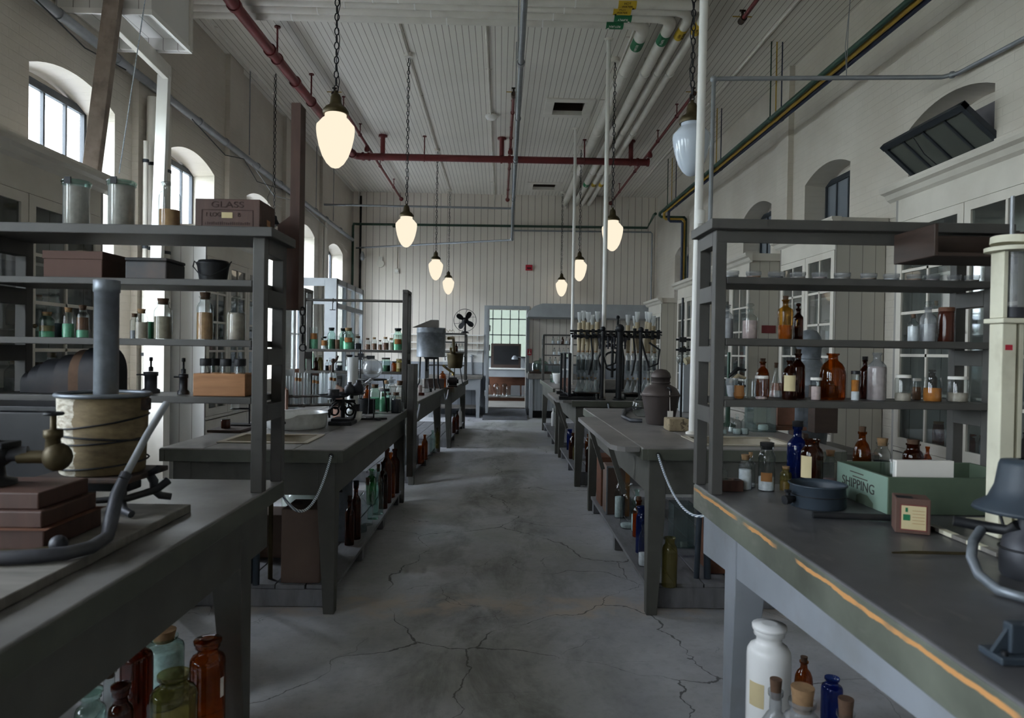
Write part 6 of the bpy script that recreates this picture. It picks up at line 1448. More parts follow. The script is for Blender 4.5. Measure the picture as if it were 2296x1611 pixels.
MB().tube(pts, .0155, 10).build('loop', M['irongrey'], t)
p = at(1500, 968, Z=zc)
t, *_ = box_thing('stone_block', 'pale speckled stone block in front of the copper still', 'block', p[0], at(1545, 968, Z=zc)[0], p[1], p[1]+.16, zc, zc+.085, M['stone'], bevel=.008)
bottle('round clear glass flask half hidden behind the copper still', at(1440, 900, Y=5.75)[0], 5.75, zc, .085, .27, 'flor', g='clear', name='round_flask', cat='flask')
x = at(1527, 900, Y=5.5)[0]; zt = at(1527, 668, Y=5.5)[2]
t = thing('retort_stand', 'black iron retort stand with a tan glass retort clamped to it, behind the white pole', 'stand', (x, 5.5, zc))
MB().box(-.09, .09, -.07, .07, 0, .016).build('base', M['iron'], t, .003, local=True); MB().cyl((0, 0, .016), (0, 0, zt-zc), .009, 8).build('rod', M['iron'], t, local=True)
for zz in (at(1527, 785, Y=5.5)[2]-zc, at(1527, 762, Y=5.5)[2]-zc): MB().box(-.025, .03, -.02, .02, zz-.02, zz+.02).cyl((-.05, 0, zz), (.12, 0, zz), .008, 8).build('clamp', M['iron'], t, local=True)
zz = at(1527, 805, Y=5.5)[2]-zc
MB().sphere((-.02, -.1, zz), .05, 16).build('retort_bulb', G['clear'], t, local=True); MB().tube([(0, -.1, zz-.02), (.06, -.09, zz+.0), (.14, -.06, zz+.07)], [.03, .026, .02], 12).build('retort_neck', M['tan'], t, local=True)
x0 = at(1528, 900, Y=6.3)[0]
t, *_ = box_thing('blue_tank', 'pale blue metal tank behind the white pole and the retort stand', 'tank', x0, x0+.17, 6.25, 6.42, zc, zc+.45, M['cab_grey'], bevel=.006)
t = thing('side_table', 'plain grey table between the still bench and the white cabinets', 'table', (2.4, 5.35, 0)); MB().box(2.12, 2.8, 5.0, 5.75, .74, .78).build('tabletop', M['wood_grey'], t, .004)
for xx in (2.15, 2.7):
    for yy in (5.03, 5.65): MB().box(xx, xx+.07, yy, yy+.07, 0, .739).build('leg', M['cab_grey'], t)
t, R, Hh = still('grey metal still with a capped dome, seen between the shelves', 1812, 905, 104, 268, 5.35, .781, 'galv')
x0, x1 = at(1688, 980, Y=4.75)[0], at(1740, 980, Y=4.75)[0]
t = thing('glass_tank', 'rectangular dusty glass tank beside the copper sheet', 'tank', ((x0+x1)/2, 4.83, zc)); th = .006; hh = .235
MB().box(x0, x1, 4.75, 4.75+th, zc, zc+hh).box(x0, x1, 4.92-th, 4.92, zc, zc+hh).box(x0, x0+th, 4.75+th, 4.92-th, zc, zc+hh).box(x1-th, x1, 4.75+th, 4.92-th, zc, zc+hh).box(x0, x1, 4.75, 4.92, zc, zc+th).build('glass', G['tank'], t)
bottle('small pale lidded dish inside the rectangular glass tank', (x0+x1)/2+.02, 4.83, zc+.0075, .035, .035, 'jarlid', g='porcelain', fill=None, name='dish', cat='dish')
x0, x1 = at(1742, 980, Y=4.95)[0], at(1781, 980, Y=4.95)[0]
t = thing('copper_box', 'upright copper-coloured box standing on a thin wooden board beside the glass tank', 'box', ((x0+x1)/2, 5.0, zc)); MB().box(x0, x1, 4.95, 5.08, zc+.026, zc+.33).build('body', M['copper_sheet'], t, .003); MB().box(x0-.08, x1+.05, 4.86, 5.14, zc, zc+.025).build('board', M['wood'], t, .003)
x0, x1 = at(1826, 980, Y=4.45)[0], at(1878, 980, Y=4.45)[0]
t = thing('wooden_stand', 'dark brown upright wooden stand on a broad foot, right of the cobalt blue bottle', 'stand', ((x0+x1)/2, 4.5, zc)); MB().box(x0, x1, 4.45, 4.55, zc+.031, zc+.34).build('upright', M['wood_dark'], t, .003); MB().box(x0-.05, 1.975, 4.42, 4.65, zc, zc+.03).build('foot', M['wood_dark'], t, .004)
for px, w, h, st, lab in ((1622, 16, 36, 'tall', 'small clear stoppered bottle behind the shelf post on the still bench'), (1652, 20, 46, 'narrow', 'small clear reagent bottle left of its twin beside the glass tank'), (1670, 18, 50, 'narrow', 'small clear reagent bottle nearest the glass tank'), (1641, 22, 34, 'erlen', 'small clear conical flask among the reagent bottles by the glass tank')):
    B(lab, px, 984, w, h, 4.6 if px != 1641 else 4.72, zc, st, g='clear', fill=('water', .3), stop='glass' if st != 'erlen' else None)
t = thing('iron_standard', 'dark green iron standard with a bunch of clamps, behind the small clear bottles', 'stand', (at(1631, 970, Y=5.1)[0], 5.1, zc))
MB().lathe([(.06, 0), (.06, .012), (.018, .03), (.016, .3), (.022, .31), (.022, .33), (.012, .34), (.012, .55)], 14).build('column', M['gas_green'], t, local=True)
for k in range(3): MB().tube([(0, -.01, .27+.05*k), (.06, -.03, .33+.05*k), (.12, -.02, .30+.06*k)], [.012, .016, .01], 8).build('clamp_arm', M['tan'] if k == 1 else M['iron'], t, local=True)
t = thing('red_plate', 'small dark red plate fixed on the plank end of a white cabinet', 'plate', at(1723, 739, Y=8.79))
MB().box(-.09, .09, -.012, -.001, -.05, .05).build('plate', M['red'], t, .002, local=True)
# under that bench
zs = .1515
t, hx, hy, h = box_thing('wooden_case', 'tall red-brown wooden case on the slatted shelf, first behind the bench leg', 'case', at(1347, 1120, Y=6.02)[0], at(1374, 1120, Y=6.02)[0], 6.02, 6.3, zs, zs+.43, M['wood'], bevel=.004)
t, hx, hy, h = box_thing('metal_case', 'brown metal-edged case next to the red-brown wooden case under the still bench', 'case', at(1360, 1150, Y=5.72)[0], at(1404, 1150, Y=5.72)[0], 5.72, 5.95, zs, zs+.40, M['card'], bevel=.004)
mb = MB()
for sx_ in (-1, 1): mb.box(sx_*hx-.006, sx_*hx+.006, -hy-.004, -hy+.006, 0, h+.002)
mb.box(-hx-.005, hx+.005, -hy-.004, -hy+.006, h-.012, h+.003); mb.build('metal_edge', M['steel'], t, local=True)
ub = [(1388, 1163, 22, 92, 'narrow', 'clear', ('water', .5), None, 'grey-clear bottle behind the tan tag under the still bench'), (1407, 1188, 36, 102, 'round', 'clear', ('water', .08), None, 'large clear bottle with a round shoulder and white dregs under the still bench'),
 (1427, 1196, 26, 96, 'round', 'aqua', ('white', .4), None, 'pale green bottle of white powder under the still bench'), (1431, 1207, 28, 90, 'tall', 'amber', ('orange', .6), 'corkd', 'orange-amber bottle under the still bench'),
 (1439, 1243, 30, 100, 'widelow', 'blue', None, 'disc', 'blue jug-like jar under the still bench'), (1442, 1272, 24, 92, 'round', 'clear', ('white', .3), None, 'clear bottle with a little white powder, nearest the leg of the still bench')]
for px, pb, w, h, st, gl, fi, stp, lab in ub: B(lab, px, pb, w, h, None, zs, st, g=gl, fill=fi, stop=stp, n=16)
t = thing('paper_tag', 'tan paper tag standing up between the bottles under the still bench', 'tag', at(1406, 1090, Y=4.98)); t.location = (at(1407, 1090, Y=5.66)[0], 5.66, zs)
MB().box(-.018, .018, -.002, .002, .0, .42).build('hanging_tag', M['paper_brown'], t, local=True)
B('olive bottle standing alone on the slatted shelf behind the bench leg', 1500, 1320, 36, 110, None, zs, 'wide', g='olive')
x0, x1 = at(1510, 1210, Y=4.75)[0], at(1556, 1210, Y=4.75)[0]
t = thing('battery_jar', 'square clear glass tank on the slatted shelf under the still bench', 'tank', ((x0+x1)/2, 4.82, zs)); hh = .3; th = .005
MB().box(x0, x1, 4.75, 4.75+th, zs, zs+hh).box(x0, x1, 4.9-th, 4.9, zs, zs+hh).box(x0, x0+th, 4.75+th, 4.9-th, zs, zs+hh).box(x1-th, x1, 4.75+th, 4.9-th, zs, zs+hh).box(x0, x1, 4.75, 4.9, zs, zs+th).build('glass', G['tank'], t)
for i, (px, r) in enumerate(((1565, .017), (1582, .021))):
    x = at(px, 1300, Y=4.12)[0]; t = thing('drain_pipe', ['slimmer blue-grey drain pipe under the still bench', 'thicker blue-grey drain pipe under the still bench'][i], 'pipe', (x, 4.12, zs)); MB().tube([(x-.01+.02*i, 4.12, zs), (x, 4.12, .5), (x+.02, 4.14, .79)], r, 12).build('pipe', M['bluegrey'], t)
t, *_ = box_thing('wooden_crate', 'small wooden crate on the slatted shelf beside the drain pipes', 'crate', at(1592, 1250, Y=4.2)[0], 1.5, 4.2, 4.5, zs, zs+.35, M['wood'], bevel=.004)
# under the further benches on this side
for px, pb, w, h, st, gl, lab in ((1277, 1010, 14, 46, 'widelow', 'blue', 'blue jar under the titration bench'), (1284, 1000, 18, 58, 'round', 'amber_d', 'brown bottle under the titration bench'), (1291, 1033, 15, 40, 'round', 'olive', 'tan jug under the titration bench'), (1321, 1060, 18, 70, 'tall', 'amber_d', 'dark brown bottle beside the leg of the titration bench'), (1319, 1025, 16, 50, 'tall', 'amber', 'amber bottle behind the dark one beside the leg of the titration bench')):
    B(lab, px, pb, w, h, 8.7 if px == 1284 else None, zs, st, g=gl, n=12)
B('pale bottle under the far bench of reagent bottles', 1240, 958, 9, 40, 12.5, zs, 'tall', g='porcelain', n=12)
# ---------- titration bench
t = thing('glass_screen', 'black-framed upright glass screen on dark plinths at the aisle edge of the titration bench', 'screen', (.86, 8.1, zc))
xs = .80
for y, w in ((7.72, .42), (8.25, .2), (8.75, .14)): MB().box(xs-.06 if w < .4 else xs-.12, xs-.06+w if w < .4 else xs+.29, y-.035, y+.035, zc, zc+.035).build('plinth', M['black'], t, .003)
for y in (7.72, 8.25, 8.75): MB().box(xs-.016, xs+.016, y-.02, y+.02, zc+.0355, zc+.52).build('post', M['blackglossy'], t, .002)
MB().box(xs-.003, xs+.003, 7.741, 8.229, zc+.06, zc+.51).box(xs-.003, xs+.003, 8.271, 8.729, zc+.06, zc+.51).build('glass', glass('dark_pane', '#a8b2b4', .6, .03, body=.1, bodyc='#5a6468'), t)
MB().box(xs-.008, xs+.008, 7.74, 8.73, zc+.04, zc+.055).box(xs-.008, xs+.008, 7.74, 8.73, zc+.512, zc+.525).build('rail', M['black'], t)
def iron_post(label, px, Y, r, pyt, thick=False):
    x = at(px, 800, Y=Y)[0]; zt = at(px, pyt, Y=Y)[2]; t = thing('iron_post', label, 'post', (x, Y, zc))
    MB().cyl((0, 0, .012), (0, 0, zt-zc), r, 10).build('rod', M['iron'], t, local=True); MB().lathe([(r*2.4, 0), (r*2.4, .01), (r*1.3, .018)], 14).build('foot', M['iron'], t, local=True)
    MB().sphere((0, 0, zt-zc), r*1.7, 10).build('finial', M['iron'], t, local=True); return x
iron_post('black iron post next to the white pole on the titration bench', 1351, 7.72, .018, 738)
iron_post('thick black iron post in the middle of the titration bench', 1389, 7.75, .03, 737)
iron_post('slender tall black rod behind the thick iron post', 1384, 8.1, .014, 712)
iron_post('black iron post nearer the copper still on the titration bench', 1436, 7.75, .02, 740)
xa, xb_ = at(1278, 742, Y=7.87)[0], at(1484, 746, Y=7.87)[0]; zbar = at(1380, 744, Y=7.87)[2]
t = thing('clamp_rail', 'long black clamp rail across the titration bench, crowded with clamps and stopcocks', 'rail', (xa, 7.87, zbar))
MB().cyl((xa, 7.87, zbar), (xb_, 7.87, zbar), .012, 8).build('rail', M['iron'], t)
MB().cyl((xa+.02, 7.87, zbar-.06), (xb_-.05, 7.87, zbar-.055), .016, 8).build('gas_pipe_run', M['iron'], t)
random.seed(3)
for k in range(15):
    xx = xa+.06+(xb_-xa-.1)*k/14; d = random.uniform(-.02, .02)
    MB().box(xx-.016, xx+.016, 7.845, 7.90, zbar-.085+d, zbar+.02+d).cyl((xx, 7.845, zbar-.03+d), (xx+.03, 7.82, zbar-.04+d), .008, 6).build('clamp', M['iron'], t)
for k, px in enumerate((1345, 1364, 1372, 1378, 1395, 1402)):
    xx = at(px, 750, Y=7.86)[0]; MB().lathe([(.012, -.2), (.009, -.17), (.016, -.16), (.01, -.14), (.02, -.1), (.016, -.06)], 8, (xx, 7.86, zbar)).build('stopcock', M['irongrey'], t)
MB().cyl((xa+.05, 8.3, zbar-.02), (xb_-.1, 8.3, zbar-.02), .01, 8).build('rail', M['iron'], t)
for px in (1340, 1435):
    xx = at(px, 750, Y=7.9)[0]
    MB().tube([(xx, 7.87, zbar-.06), (xx+.05, 7.85, zbar-.25), (xx+.1, 7.84, zbar-.4), (xx+.2, 7.85, zbar-.36), (xx+.22, 7.86, zbar-.2), (xx+.1, 7.87, zbar-.12)], .012, 8).build('rubber_hose', M['rubber'], t)
    MB().tube([(xx-.08, 7.87, zbar-.06), (xx-.06, 7.84, zbar-.3), (xx-.1, 7.84, zbar-.5)], .011, 8).build('rubber_hose', M['rubber'], t)
def platform(label, px0, px1, Y):
    x0, x1 = at(px0, 880, Y=Y)[0], at(px1, 880, Y=Y)[0]
    t = thing('burner_stand', label, 'stand', ((x0+x1)/2, Y+.15, zc)); MB().box(x0, x1, Y, Y+.345, zc+.06, zc+.072).build('plate', M['rust'], t, .003)
    for xx in (x0+.02, x1-.02):
        for yy in (Y+.02, Y+.32): MB().cyl((xx, yy, zc), (xx, yy, zc+.06), .01, 8).build('leg', M['iron'], t)
    MB().cyl((x0+.05, Y+.2, zc+.03), (x1-.05, Y+.2, zc+.03), .018, 8).build('burner', M['iron'], t)
    return x0, x1
platform('low iron plate stand under the conical flasks beside the glass screen', 1290, 1346, 7.86)
platform('low iron plate stand under the conical flasks near the copper still', 1398, 1472, 7.86)
zpl = zc+.0735; random.seed(11)
ti = 0
for side, cols in (('beside the glass screen', (1297, 1306, 1316, 1325, 1335)), ('near the copper still', (1407, 1419, 1430, 1445, 1453, 1466))):
    for k, px in enumerate(cols):
        row = k % 2; Y = 7.96 if row == 0 else 8.17
        x = at(px, 860, Y=Y)[0]; dz = random.uniform(-.03, .03)
        if 1:
            bottle('clear conical flask on the iron plate %s, %s from the aisle' % (side, ORD[k]), x, Y, zpl, .047, .17, 'erlen', g='dusty', stop='cork', name='conical_flask', cat='flask', group='conical flasks of the titration rows', n=16)
        z0 = zpl+.173
        q = thing('titration_tube', 'tan-sleeved burette tube with a funnel top %s, %s from the aisle' % (side, ORD[k]), 'tube', (x, Y, z0), 0, 'burette tubes of the titration rows')
        MB().lathe([(.01, 0), (.012, .04), (.03, .06), (.031, .25), (.02, .27), (.012, .285)], 12).build('lower_tube', G['dusty'], q, local=True)
        MB().lathe([(.02, .08), (.02, .2)], 10).build('dark_core', M['irongrey'], q, local=True)
        MB().lathe([(.02, .286), (.02, .305)], 10).build('cork', M['cork'], q, local=True)
        lean = random.uniform(-.01, .01)
        MB().tube([(0, 0, .306), (lean, 0, .42), (lean*2, 0, .63+dz)], [.02, .027, .026], 10).build('tan_sleeve', M['tan'], q, local=True)
        MB().lathe([(.014, .632+dz), (.017, .66+dz), (.024, .67+dz), (.03, .75+dz)], 12, (lean*2, 0, 0), cap=False).build('funnel_top', G['milky'], q, local=True)
B('round clear jug on the titration bench between the two rows of flasks', 1345, 882, 26, 30, 8.3, zc, 'flor', g='clear', name='glass_jug', cat='jug'); B('clear glass measure behind the middle iron posts', 1343, 860, 16, 34, 8.55, zc+.0, 'beaker', g='clear', name='beaker', cat='beaker')
t = thing('press', 'dark iron hand press with curved arms behind the titration rows', 'press', (at(1372, 860, Y=9.2)[0], 9.2, zc))
MB().box(-.2, .2, -.1, .1, 0, .04).build('base', M['iron'], t, local=True); MB().tube([(-.17, 0, .04), (-.15, 0, .3), (-.2, 0, .45), (-.1, 0, .62), (.12, 0, .64), (.15, 0, .45), (.14, 0, .04)], .02, 8).build('frame', M['iron'], t, local=True)
MB().cyl((0, 0, .62), (0, 0, .2), .02, 8).torus((0, 0, .42), .12, .014, 'y', 18, 6).build('screw_wheel', M['iron'], t, local=True)
t, *_ = box_thing('pale_board', 'pale wooden board lying across the far side of the titration bench', 'board', at(1335, 850, Y=9.5)[0], at(1432, 850, Y=9.5)[0], 9.4, 9.6, zc, zc+.16, M['wood_grey'])
# ---------- rack of tiny bottles
def tiny(px, py, Y, z, gl, lab, h=.11): bottle(lab, at(px, py, Y=Y)[0], Y, z, .028, h*1.25, 'tall', g=gl, stop='ball', fill=None if gl == 'amber_d' else ('white', .45), group='tiny reagent bottles of the far rack', n=12)
for zz, row, xs_, am in ((1.646, 'upper', (1240, 1252, 1261, 1271, 1279), (2, 4)), (1.441, 'middle', (1243, 1254, 1264, 1274), ()), (1.266, 'lower', (1234, 1246, 1257, 1267), ())):
    for i, px in enumerate(xs_):
        tiny(px, 780, 12.85, zz, 'amber_d' if i in am else 'clear', 'tiny %s stoppered bottle, %s from the doorway on the %s shelf of the far rack' % ('brown' if i in am else 'clear', ORD[i], row))
B('clear stoppered bottle standing below the rack of tiny bottles', 1238, 856, 9, 28, 12.0, zc, 'tall', g='aqua', stop='glass', n=12)
p = at(1250, 858, Y=11.6)
t = thing('white_mortar', 'white porcelain mortar bowl on the far bench', 'bowl', (p[0], 11.6, zc)); MB().lathe([(.04, 0), (.045, .012), (.075, .05), (.088, .15), (.09, .17), (.082, .17), (.065, .05), (.001, .03)], 20, cap=False).build('body', M['porcelain'], t, local=True)
# ---------- drum bench and fan bench
zb = .937
x, y = at(966, 800, Y=9.75)[0], 9.75; z0 = at(966, 801, Y=9.75)[2]; R = .2
t = thing('galvanised_drum', 'grey galvanised drum raised on thin iron tripod legs', 'drum', (x, y, zb))
MB().lathe([(R*1.02, z0-zb), (R*1.02, z0-zb+.012), (R, z0-zb+.02), (R, z0-zb+.33), (R*1.02, z0-zb+.335), (R*1.02, z0-zb+.35), (R, z0-zb+.40), (R*1.01, z0-zb+.41), (R*.97, z0-zb+.41), (R*.97, z0-zb+.2)], 30, cap=False).lathe([(R*1.02, z0-zb+.0005), (.001, z0-zb+.0005)], 30, cap=False).build('body', M['galv'], t, local=True)
for k in range(3):
    a = 2*PI*k/3-PI/2+.4; MB().tube([(.15*math.cos(a), .15*math.sin(a), z0-zb), (.16*math.cos(a), .16*math.sin(a), .1), (.21*math.cos(a), .21*math.sin(a), .006)], .012, 8).build('leg', M['iron'], t, local=True)
MB().lathe([(.09, z0-zb-.03), (.1, z0-zb-.001)], 16).cyl((-.06, -.03, z0-zb-.2), (-.06, -.03, z0-zb-.03), .02, 8).build('burner', M['iron'], t, local=True)
t = thing('wooden_trough', 'pale wooden trough resting across the top of the galvanised drum', 'trough', (x, y, z0+.411))
MB().prism([(-.26, 0), (.1, 0), (.1, .11), (.0, .11)], -.06, .06, 'y').build('trough_body', M['wood_grey'], t, .003, local=True)
x2, y2 = at(1020, 810, Y=10.85)[0], 10.9; z2 = at(1020, 826, Y=10.9)[2]
t = thing('brass_pot', 'brass still pot on an iron tripod with slanting brass pipes, beside the drum', 'pot', (x2, y2, zb))
MB().lathe([(.1, z2-zb), (.115, z2-zb+.02), (.12, z2-zb+.1), (.13, z2-zb+.2), (.14, z2-zb+.235), (.135, z2-zb+.24), (.001, z2-zb+.235)], 24).build('body', M['brass'], t, local=True)
for k in range(3): a = 2*PI*k/3+.5; MB().tube([(.09*math.cos(a), .09*math.sin(a), z2-zb), (.14*math.cos(a), .14*math.sin(a), .004)], .008, 6).build('leg', M['iron'], t, local=True)
L = lambda q: tuple(Vector(q)-t.location)
MB().tube([L((x+R+.03, y+.2, z0+.27)), L((x+R+.09, y+.35, z0+.28)), L((x2-.01, y2-.02, z2+.245))], .022, 10).build('slanting_pipe', M['brass_b'], t, local=True)
MB().tube([L((x+R+.06, y+.3, z0+.12)), L((x2-.06, y2-.02, z2+.242))], .02, 10).build('slanting_pipe', M['brass_b'], t, local=True)
MB().tube([L((x+.16, y+.3, z0-.13)), L((x2-.06, y2-.1, z2-.05)), L((x2-.02, y2-.14, z2-.07)), L((x2-.02, y2-.14, z2-.11))], .02, 10).build('lower_pipe', M['brass_b'], t, local=True)
for s in (-1, 1): MB().tube([(s*.135, 0, z2-zb+.19), (s*.16, 0, z2-zb+.17), (s*.155, 0, z2-zb+.12)], .008, 6).build('handle', M['iron'], t, local=True)
p = at(1017, 851, Y=10.72)
t = thing('motor', 'small round black electric motor under the brass pot', 'motor', (p[0], 10.57, zb)); MB().box(-.07, .07, -.06, .06, 0, .02).build('base', M['iron'], t, local=True); MB().cyl((-.06, 0, .085), (.06, 0, .085), .062, 18).cyl((-.085, 0, .085), (-.06, 0, .085), .03, 12).cyl((.06, 0, .085), (.085, 0, .085), .03, 12).build('housing', M['iron'], t, local=True)
t, *_ = box_thing('wooden_box', 'dark red-brown wooden box behind the conical flasks under the drum', 'box', x-.12, x+.16, 10.05, 10.2, zb, zb+.14, M['wood_dark'])
B('amber carboy behind the drum legs, next to the brass pot', 992, 850, 17, 36, 10.45, zb, 'carboy', g='amber', n=16)
B('clear conical flask in front of the drum legs', 957, 877, 13, 36, 9.1, zb, 'erlen', g='clear', n=14); B('slim clear bottle beside the conical flask near the drum', 942, 876, 9, 42, 9.0, zb, 'narrow', g='clear', n=12, fill=('pinkw', .4))
t, *_ = box_thing('black_cube', 'small black block on the bench in front of the galvanised drum', 'block', at(961, 874, Y=9.2)[0], at(968, 874, Y=9.2)[0], 9.2, 9.25, zb, zb+.05, M['black'])
B('small brown dish at the edge of the drum bench sink', 945, 880, 14, 6, 8.5, zb, 'straight', g='brown_o', name='dish', cat='dish', n=14)
ts = sink('white sink let into the near end of the galvanised drum bench', SINKC, .936)
dv = Matrix.Rotation(-.03, 3, 'Z') @ (ts.location-Vector((-1.33, 8.925, 0))); ts.location = dv+Vector((-1.33, 8.925, 0)); ts.rotation_euler = (0, 0, -.03)
zs = .1315
for px, pb, w, h, st, gl, lab, Y in ((952, 1012, 14, 56, 'tall', 'amber', 'amber bottle under the drum bench', 8.6), (962, 1005, 16, 48, 'wide', 'clear', 'clear jar under the drum bench', 8.9), (970, 1000, 14, 50, 'tall', 'aqua', 'pale green bottle under the drum bench', 9.2), (944, 1020, 16, 40, 'jarlid', 'amber', 'squat amber jar under the drum bench', 8.3), (980, 1000, 11, 46, 'tall', 'olive', 'olive bottle under the drum bench', 9.6),
 (1018, 960, 9, 44, 'tall', 'amber_d', 'dark bottle, first under the fan bench', 11.4), (1025, 955, 9, 42, 'tall', 'amber_d', 'dark bottle, second under the fan bench', 11.9), (1031, 952, 9, 44, 'tall', 'porcelain', 'pale bottle under the fan bench', 12.4)):
    B(lab, px, pb, w, h, Y, zs, st, g=gl, n=12)
t, *_ = box_thing('steel_bin', 'grey metal bin under the drum bench, behind its first leg', 'bin', -1.12, -.95, 8.2, 8.37, zs, zs+.34, M['galv'])
# fan
x, y = at(1043, 722, Y=13.1)[0], 13.1; zf = 1.8215; fc = at(1043, 719, Y=13.1)[2]
t = thing('electric_fan', 'old black four-bladed electric fan in a thin wire cage on the far shelf', 'fan', (x, y, zf)); R = 25*13.1/F; c = fc-zf
MB().lathe([(.08, 0), (.07, .02), (.02, .04), (.014, c-.06)], 16).build('base', M['iron'], t, local=True)
MB().cyl((0, -.03, c), (0, .14, c), .06, 16).sphere((0, -.03, c), .045, 12).build('motor_housing', M['iron'], t, local=True)
for k in range(4):
    a = PI/4*1.25+PI/2*k; mb = MB(); mb.T = Matrix.Translation((0, -.05, c)) @ Matrix.Rotation(-a, 4, 'Y') @ Matrix.Translation((R*.52, 0, 0)) @ Matrix.Rotation(.45, 4, 'X')
    pts = [(R*.38*math.cos(b), R*.24*math.sin(b)*(1+.25*math.cos(b))) for b in [2*PI*i/20 for i in range(20)]]; mb.prism(pts, -.003, .003, 'y'); mb.build('blade', M['blackglossy'], t, local=True)
MB().torus((0, -.06, c), R, .005, 'y', 40, 6).build('guard_ring', M['iron'], t, local=True)
for k in range(6): a = 2*PI*k/6+.3; MB().tube([(.05*math.cos(a), -.1, c+.05*math.sin(a)), (R*.6*math.cos(a+.2), -.11, c+R*.6*math.sin(a+.2)), (R*math.cos(a), -.06, c+R*math.sin(a))], .0035, 5).build('guard_wire', M['iron'], t, local=True)
t = thing('loose_wire', 'tangle of loose pale wire lying on the shelf beside the electric fan', 'wire', (x-.4, y, zf)); pts = [(x-.2-.5*i/30, 13.05+.08*math.sin(i*1.3), zf+.012+.05*abs(math.sin(i*.9))) for i in range(31)]; MB().tube(pts, .005, 5).build('tangle', M['tan'], t)
for i, (px, gl) in enumerate(((1012, 'clear'), (1023, 'amber_d'), (1029, 'clear'), (1036, 'clear'))): bottle('small stoppered bottle, %s along the fan shelf rack' % ORD[i], at(px, 790, Y=13.1)[0], 13.1, 1.471, .03, .16, 'tall', g=gl, stop='glass', n=12, group='small bottles of the fan rack')
# ---------- far end
t = thing('fume_canopy', 'long grey-white canopy with a rounded corner over the far end counters', 'canopy', (2.1, 15.6, 2.25))
zl, zh = 2.26, 2.56; pts = [(.63, zl), (.63, zl+.05), (.68, zl+.15), (.78, zl+.24), (.95, zh), (XR-.01, zh), (XR-.01, zl)]
MB().prism(pts, 15.25, YB-.035, 'y').build('canopy_body', M['cab_grey'], t, .003)
t = thing('base_cupboard', 'grey plank cupboard with a thick dark top beside the doorway', 'cupboard', (1.15, 15.75, 0)); MB().box(.72, 1.7, 15.45, YB-.035, .17, .88).build('carcass', M['cupboard_grey'], t, .003); MB().box(.66, 1.75, 15.38, YB-.033, .881, 1.0).build('worktop', M['wood_grey'], t, .006); MB().box(.76, 1.66, 15.55, YB-.04, 0, .169).build('plinth', M['black'], t); MB().box(.7, .78, 15.43, 15.46, 0, .88).build('corner_board', M['cab_grey'], t)
x = at(1211, 830, Y=15.7)[0]
t, *_ = box_thing('jar_base', 'dark wooden base board under the glass bell dome beside the doorway', 'board', x-.26, x+.26, 15.5, 15.95, 1.001, 1.045, M['wood_dark'])
bottle('large clear glass bell dome with a knob, on the cupboard beside the doorway', x, 15.72, 1.0465, .19, .3, 'bell', g='aqua', name='bell_jar', cat='bell jar', stop='ball')
MB().sphere((0, 0, .275), .03, 12).build('knob', G['aqua'], bpy.data.objects[[o.name for o in bpy.data.objects if o.name.startswith('bell_jar')][-1]], local=True)
t, *_ = box_thing('pink_block', 'small pinkish block under the bell dome', 'block', x-.15, x-.02, 15.64, 15.7, 1.048, 1.09, M['copper_sheet'])
t = thing('side_table', 'grey table with tapered legs against the end wall, just before the doorway', 'table', (-.8, 15.6, 0)); MB().box(-1.6, -.36, 15.3, YB-.04, .86, .93).build('tabletop', M['wood_grey'], t, .005); MB().box(-1.55, -.42, 15.36, 15.39, .62, .86).build('apron', M['cab_grey'], t)
for xx in (-.5, -1.55):
    for yy in (15.33, 16.05): MB().prism([(xx+.02, 0), (xx+.09, 0), (xx+.11, .86), (xx, .86)], yy, yy+.09, 'y').build('leg', M['cab_grey'], t)
MB().box(-1.55, -.42, 15.4, YB-.05, .2, .23).build('lower_shelf', M['wood_grey'], t)
for i, zz in enumerate((1.52, 1.68, 1.86)):
    t = thing('wall_shelf', 'long white wall shelf on the end wall, %s from the top' % ['third', 'second', 'first'][i], 'shelf', (-1.4, 16.05, zz)); MB().box(-2.5, -.36, YB-.2, YB-.035, zz-.022, zz).build('shelf_plank', M['white_bright'], t, .002)
    for xx in (-2.3, -1.4, -.5): MB().prism([(YB-.035, zz-.023), (YB-.17, zz-.023), (YB-.035, zz-.13)], xx-.01, xx+.01, 'x').build('bracket', M['white_bright'], t)
t = thing('splash_board', 'white and grey splash board with bent pipe above the side table', 'panel', (-.6, YB-.03, 1.0)); MB().box(-1.3, -.37, YB-.034, YB-.004, 1.22, 1.48).build('white_panel', M['white_bright'], t); MB().box(-1.3, -.37, YB-.034, YB-.004, .94, 1.215).build('grey_panel', M['cab_grey'], t)
MB().tube([(-.62, YB-.06, .94), (-.62, YB-.06, 1.3), (-.62, YB-.09, 1.36), (-.64, YB-.14, 1.38)], .018, 8).lathe([(.02, 0), (.06, .03), (.02, .06)], 14, (-.62, YB-.1, 1.34)).build('tap_pipe', M['steel'], t)
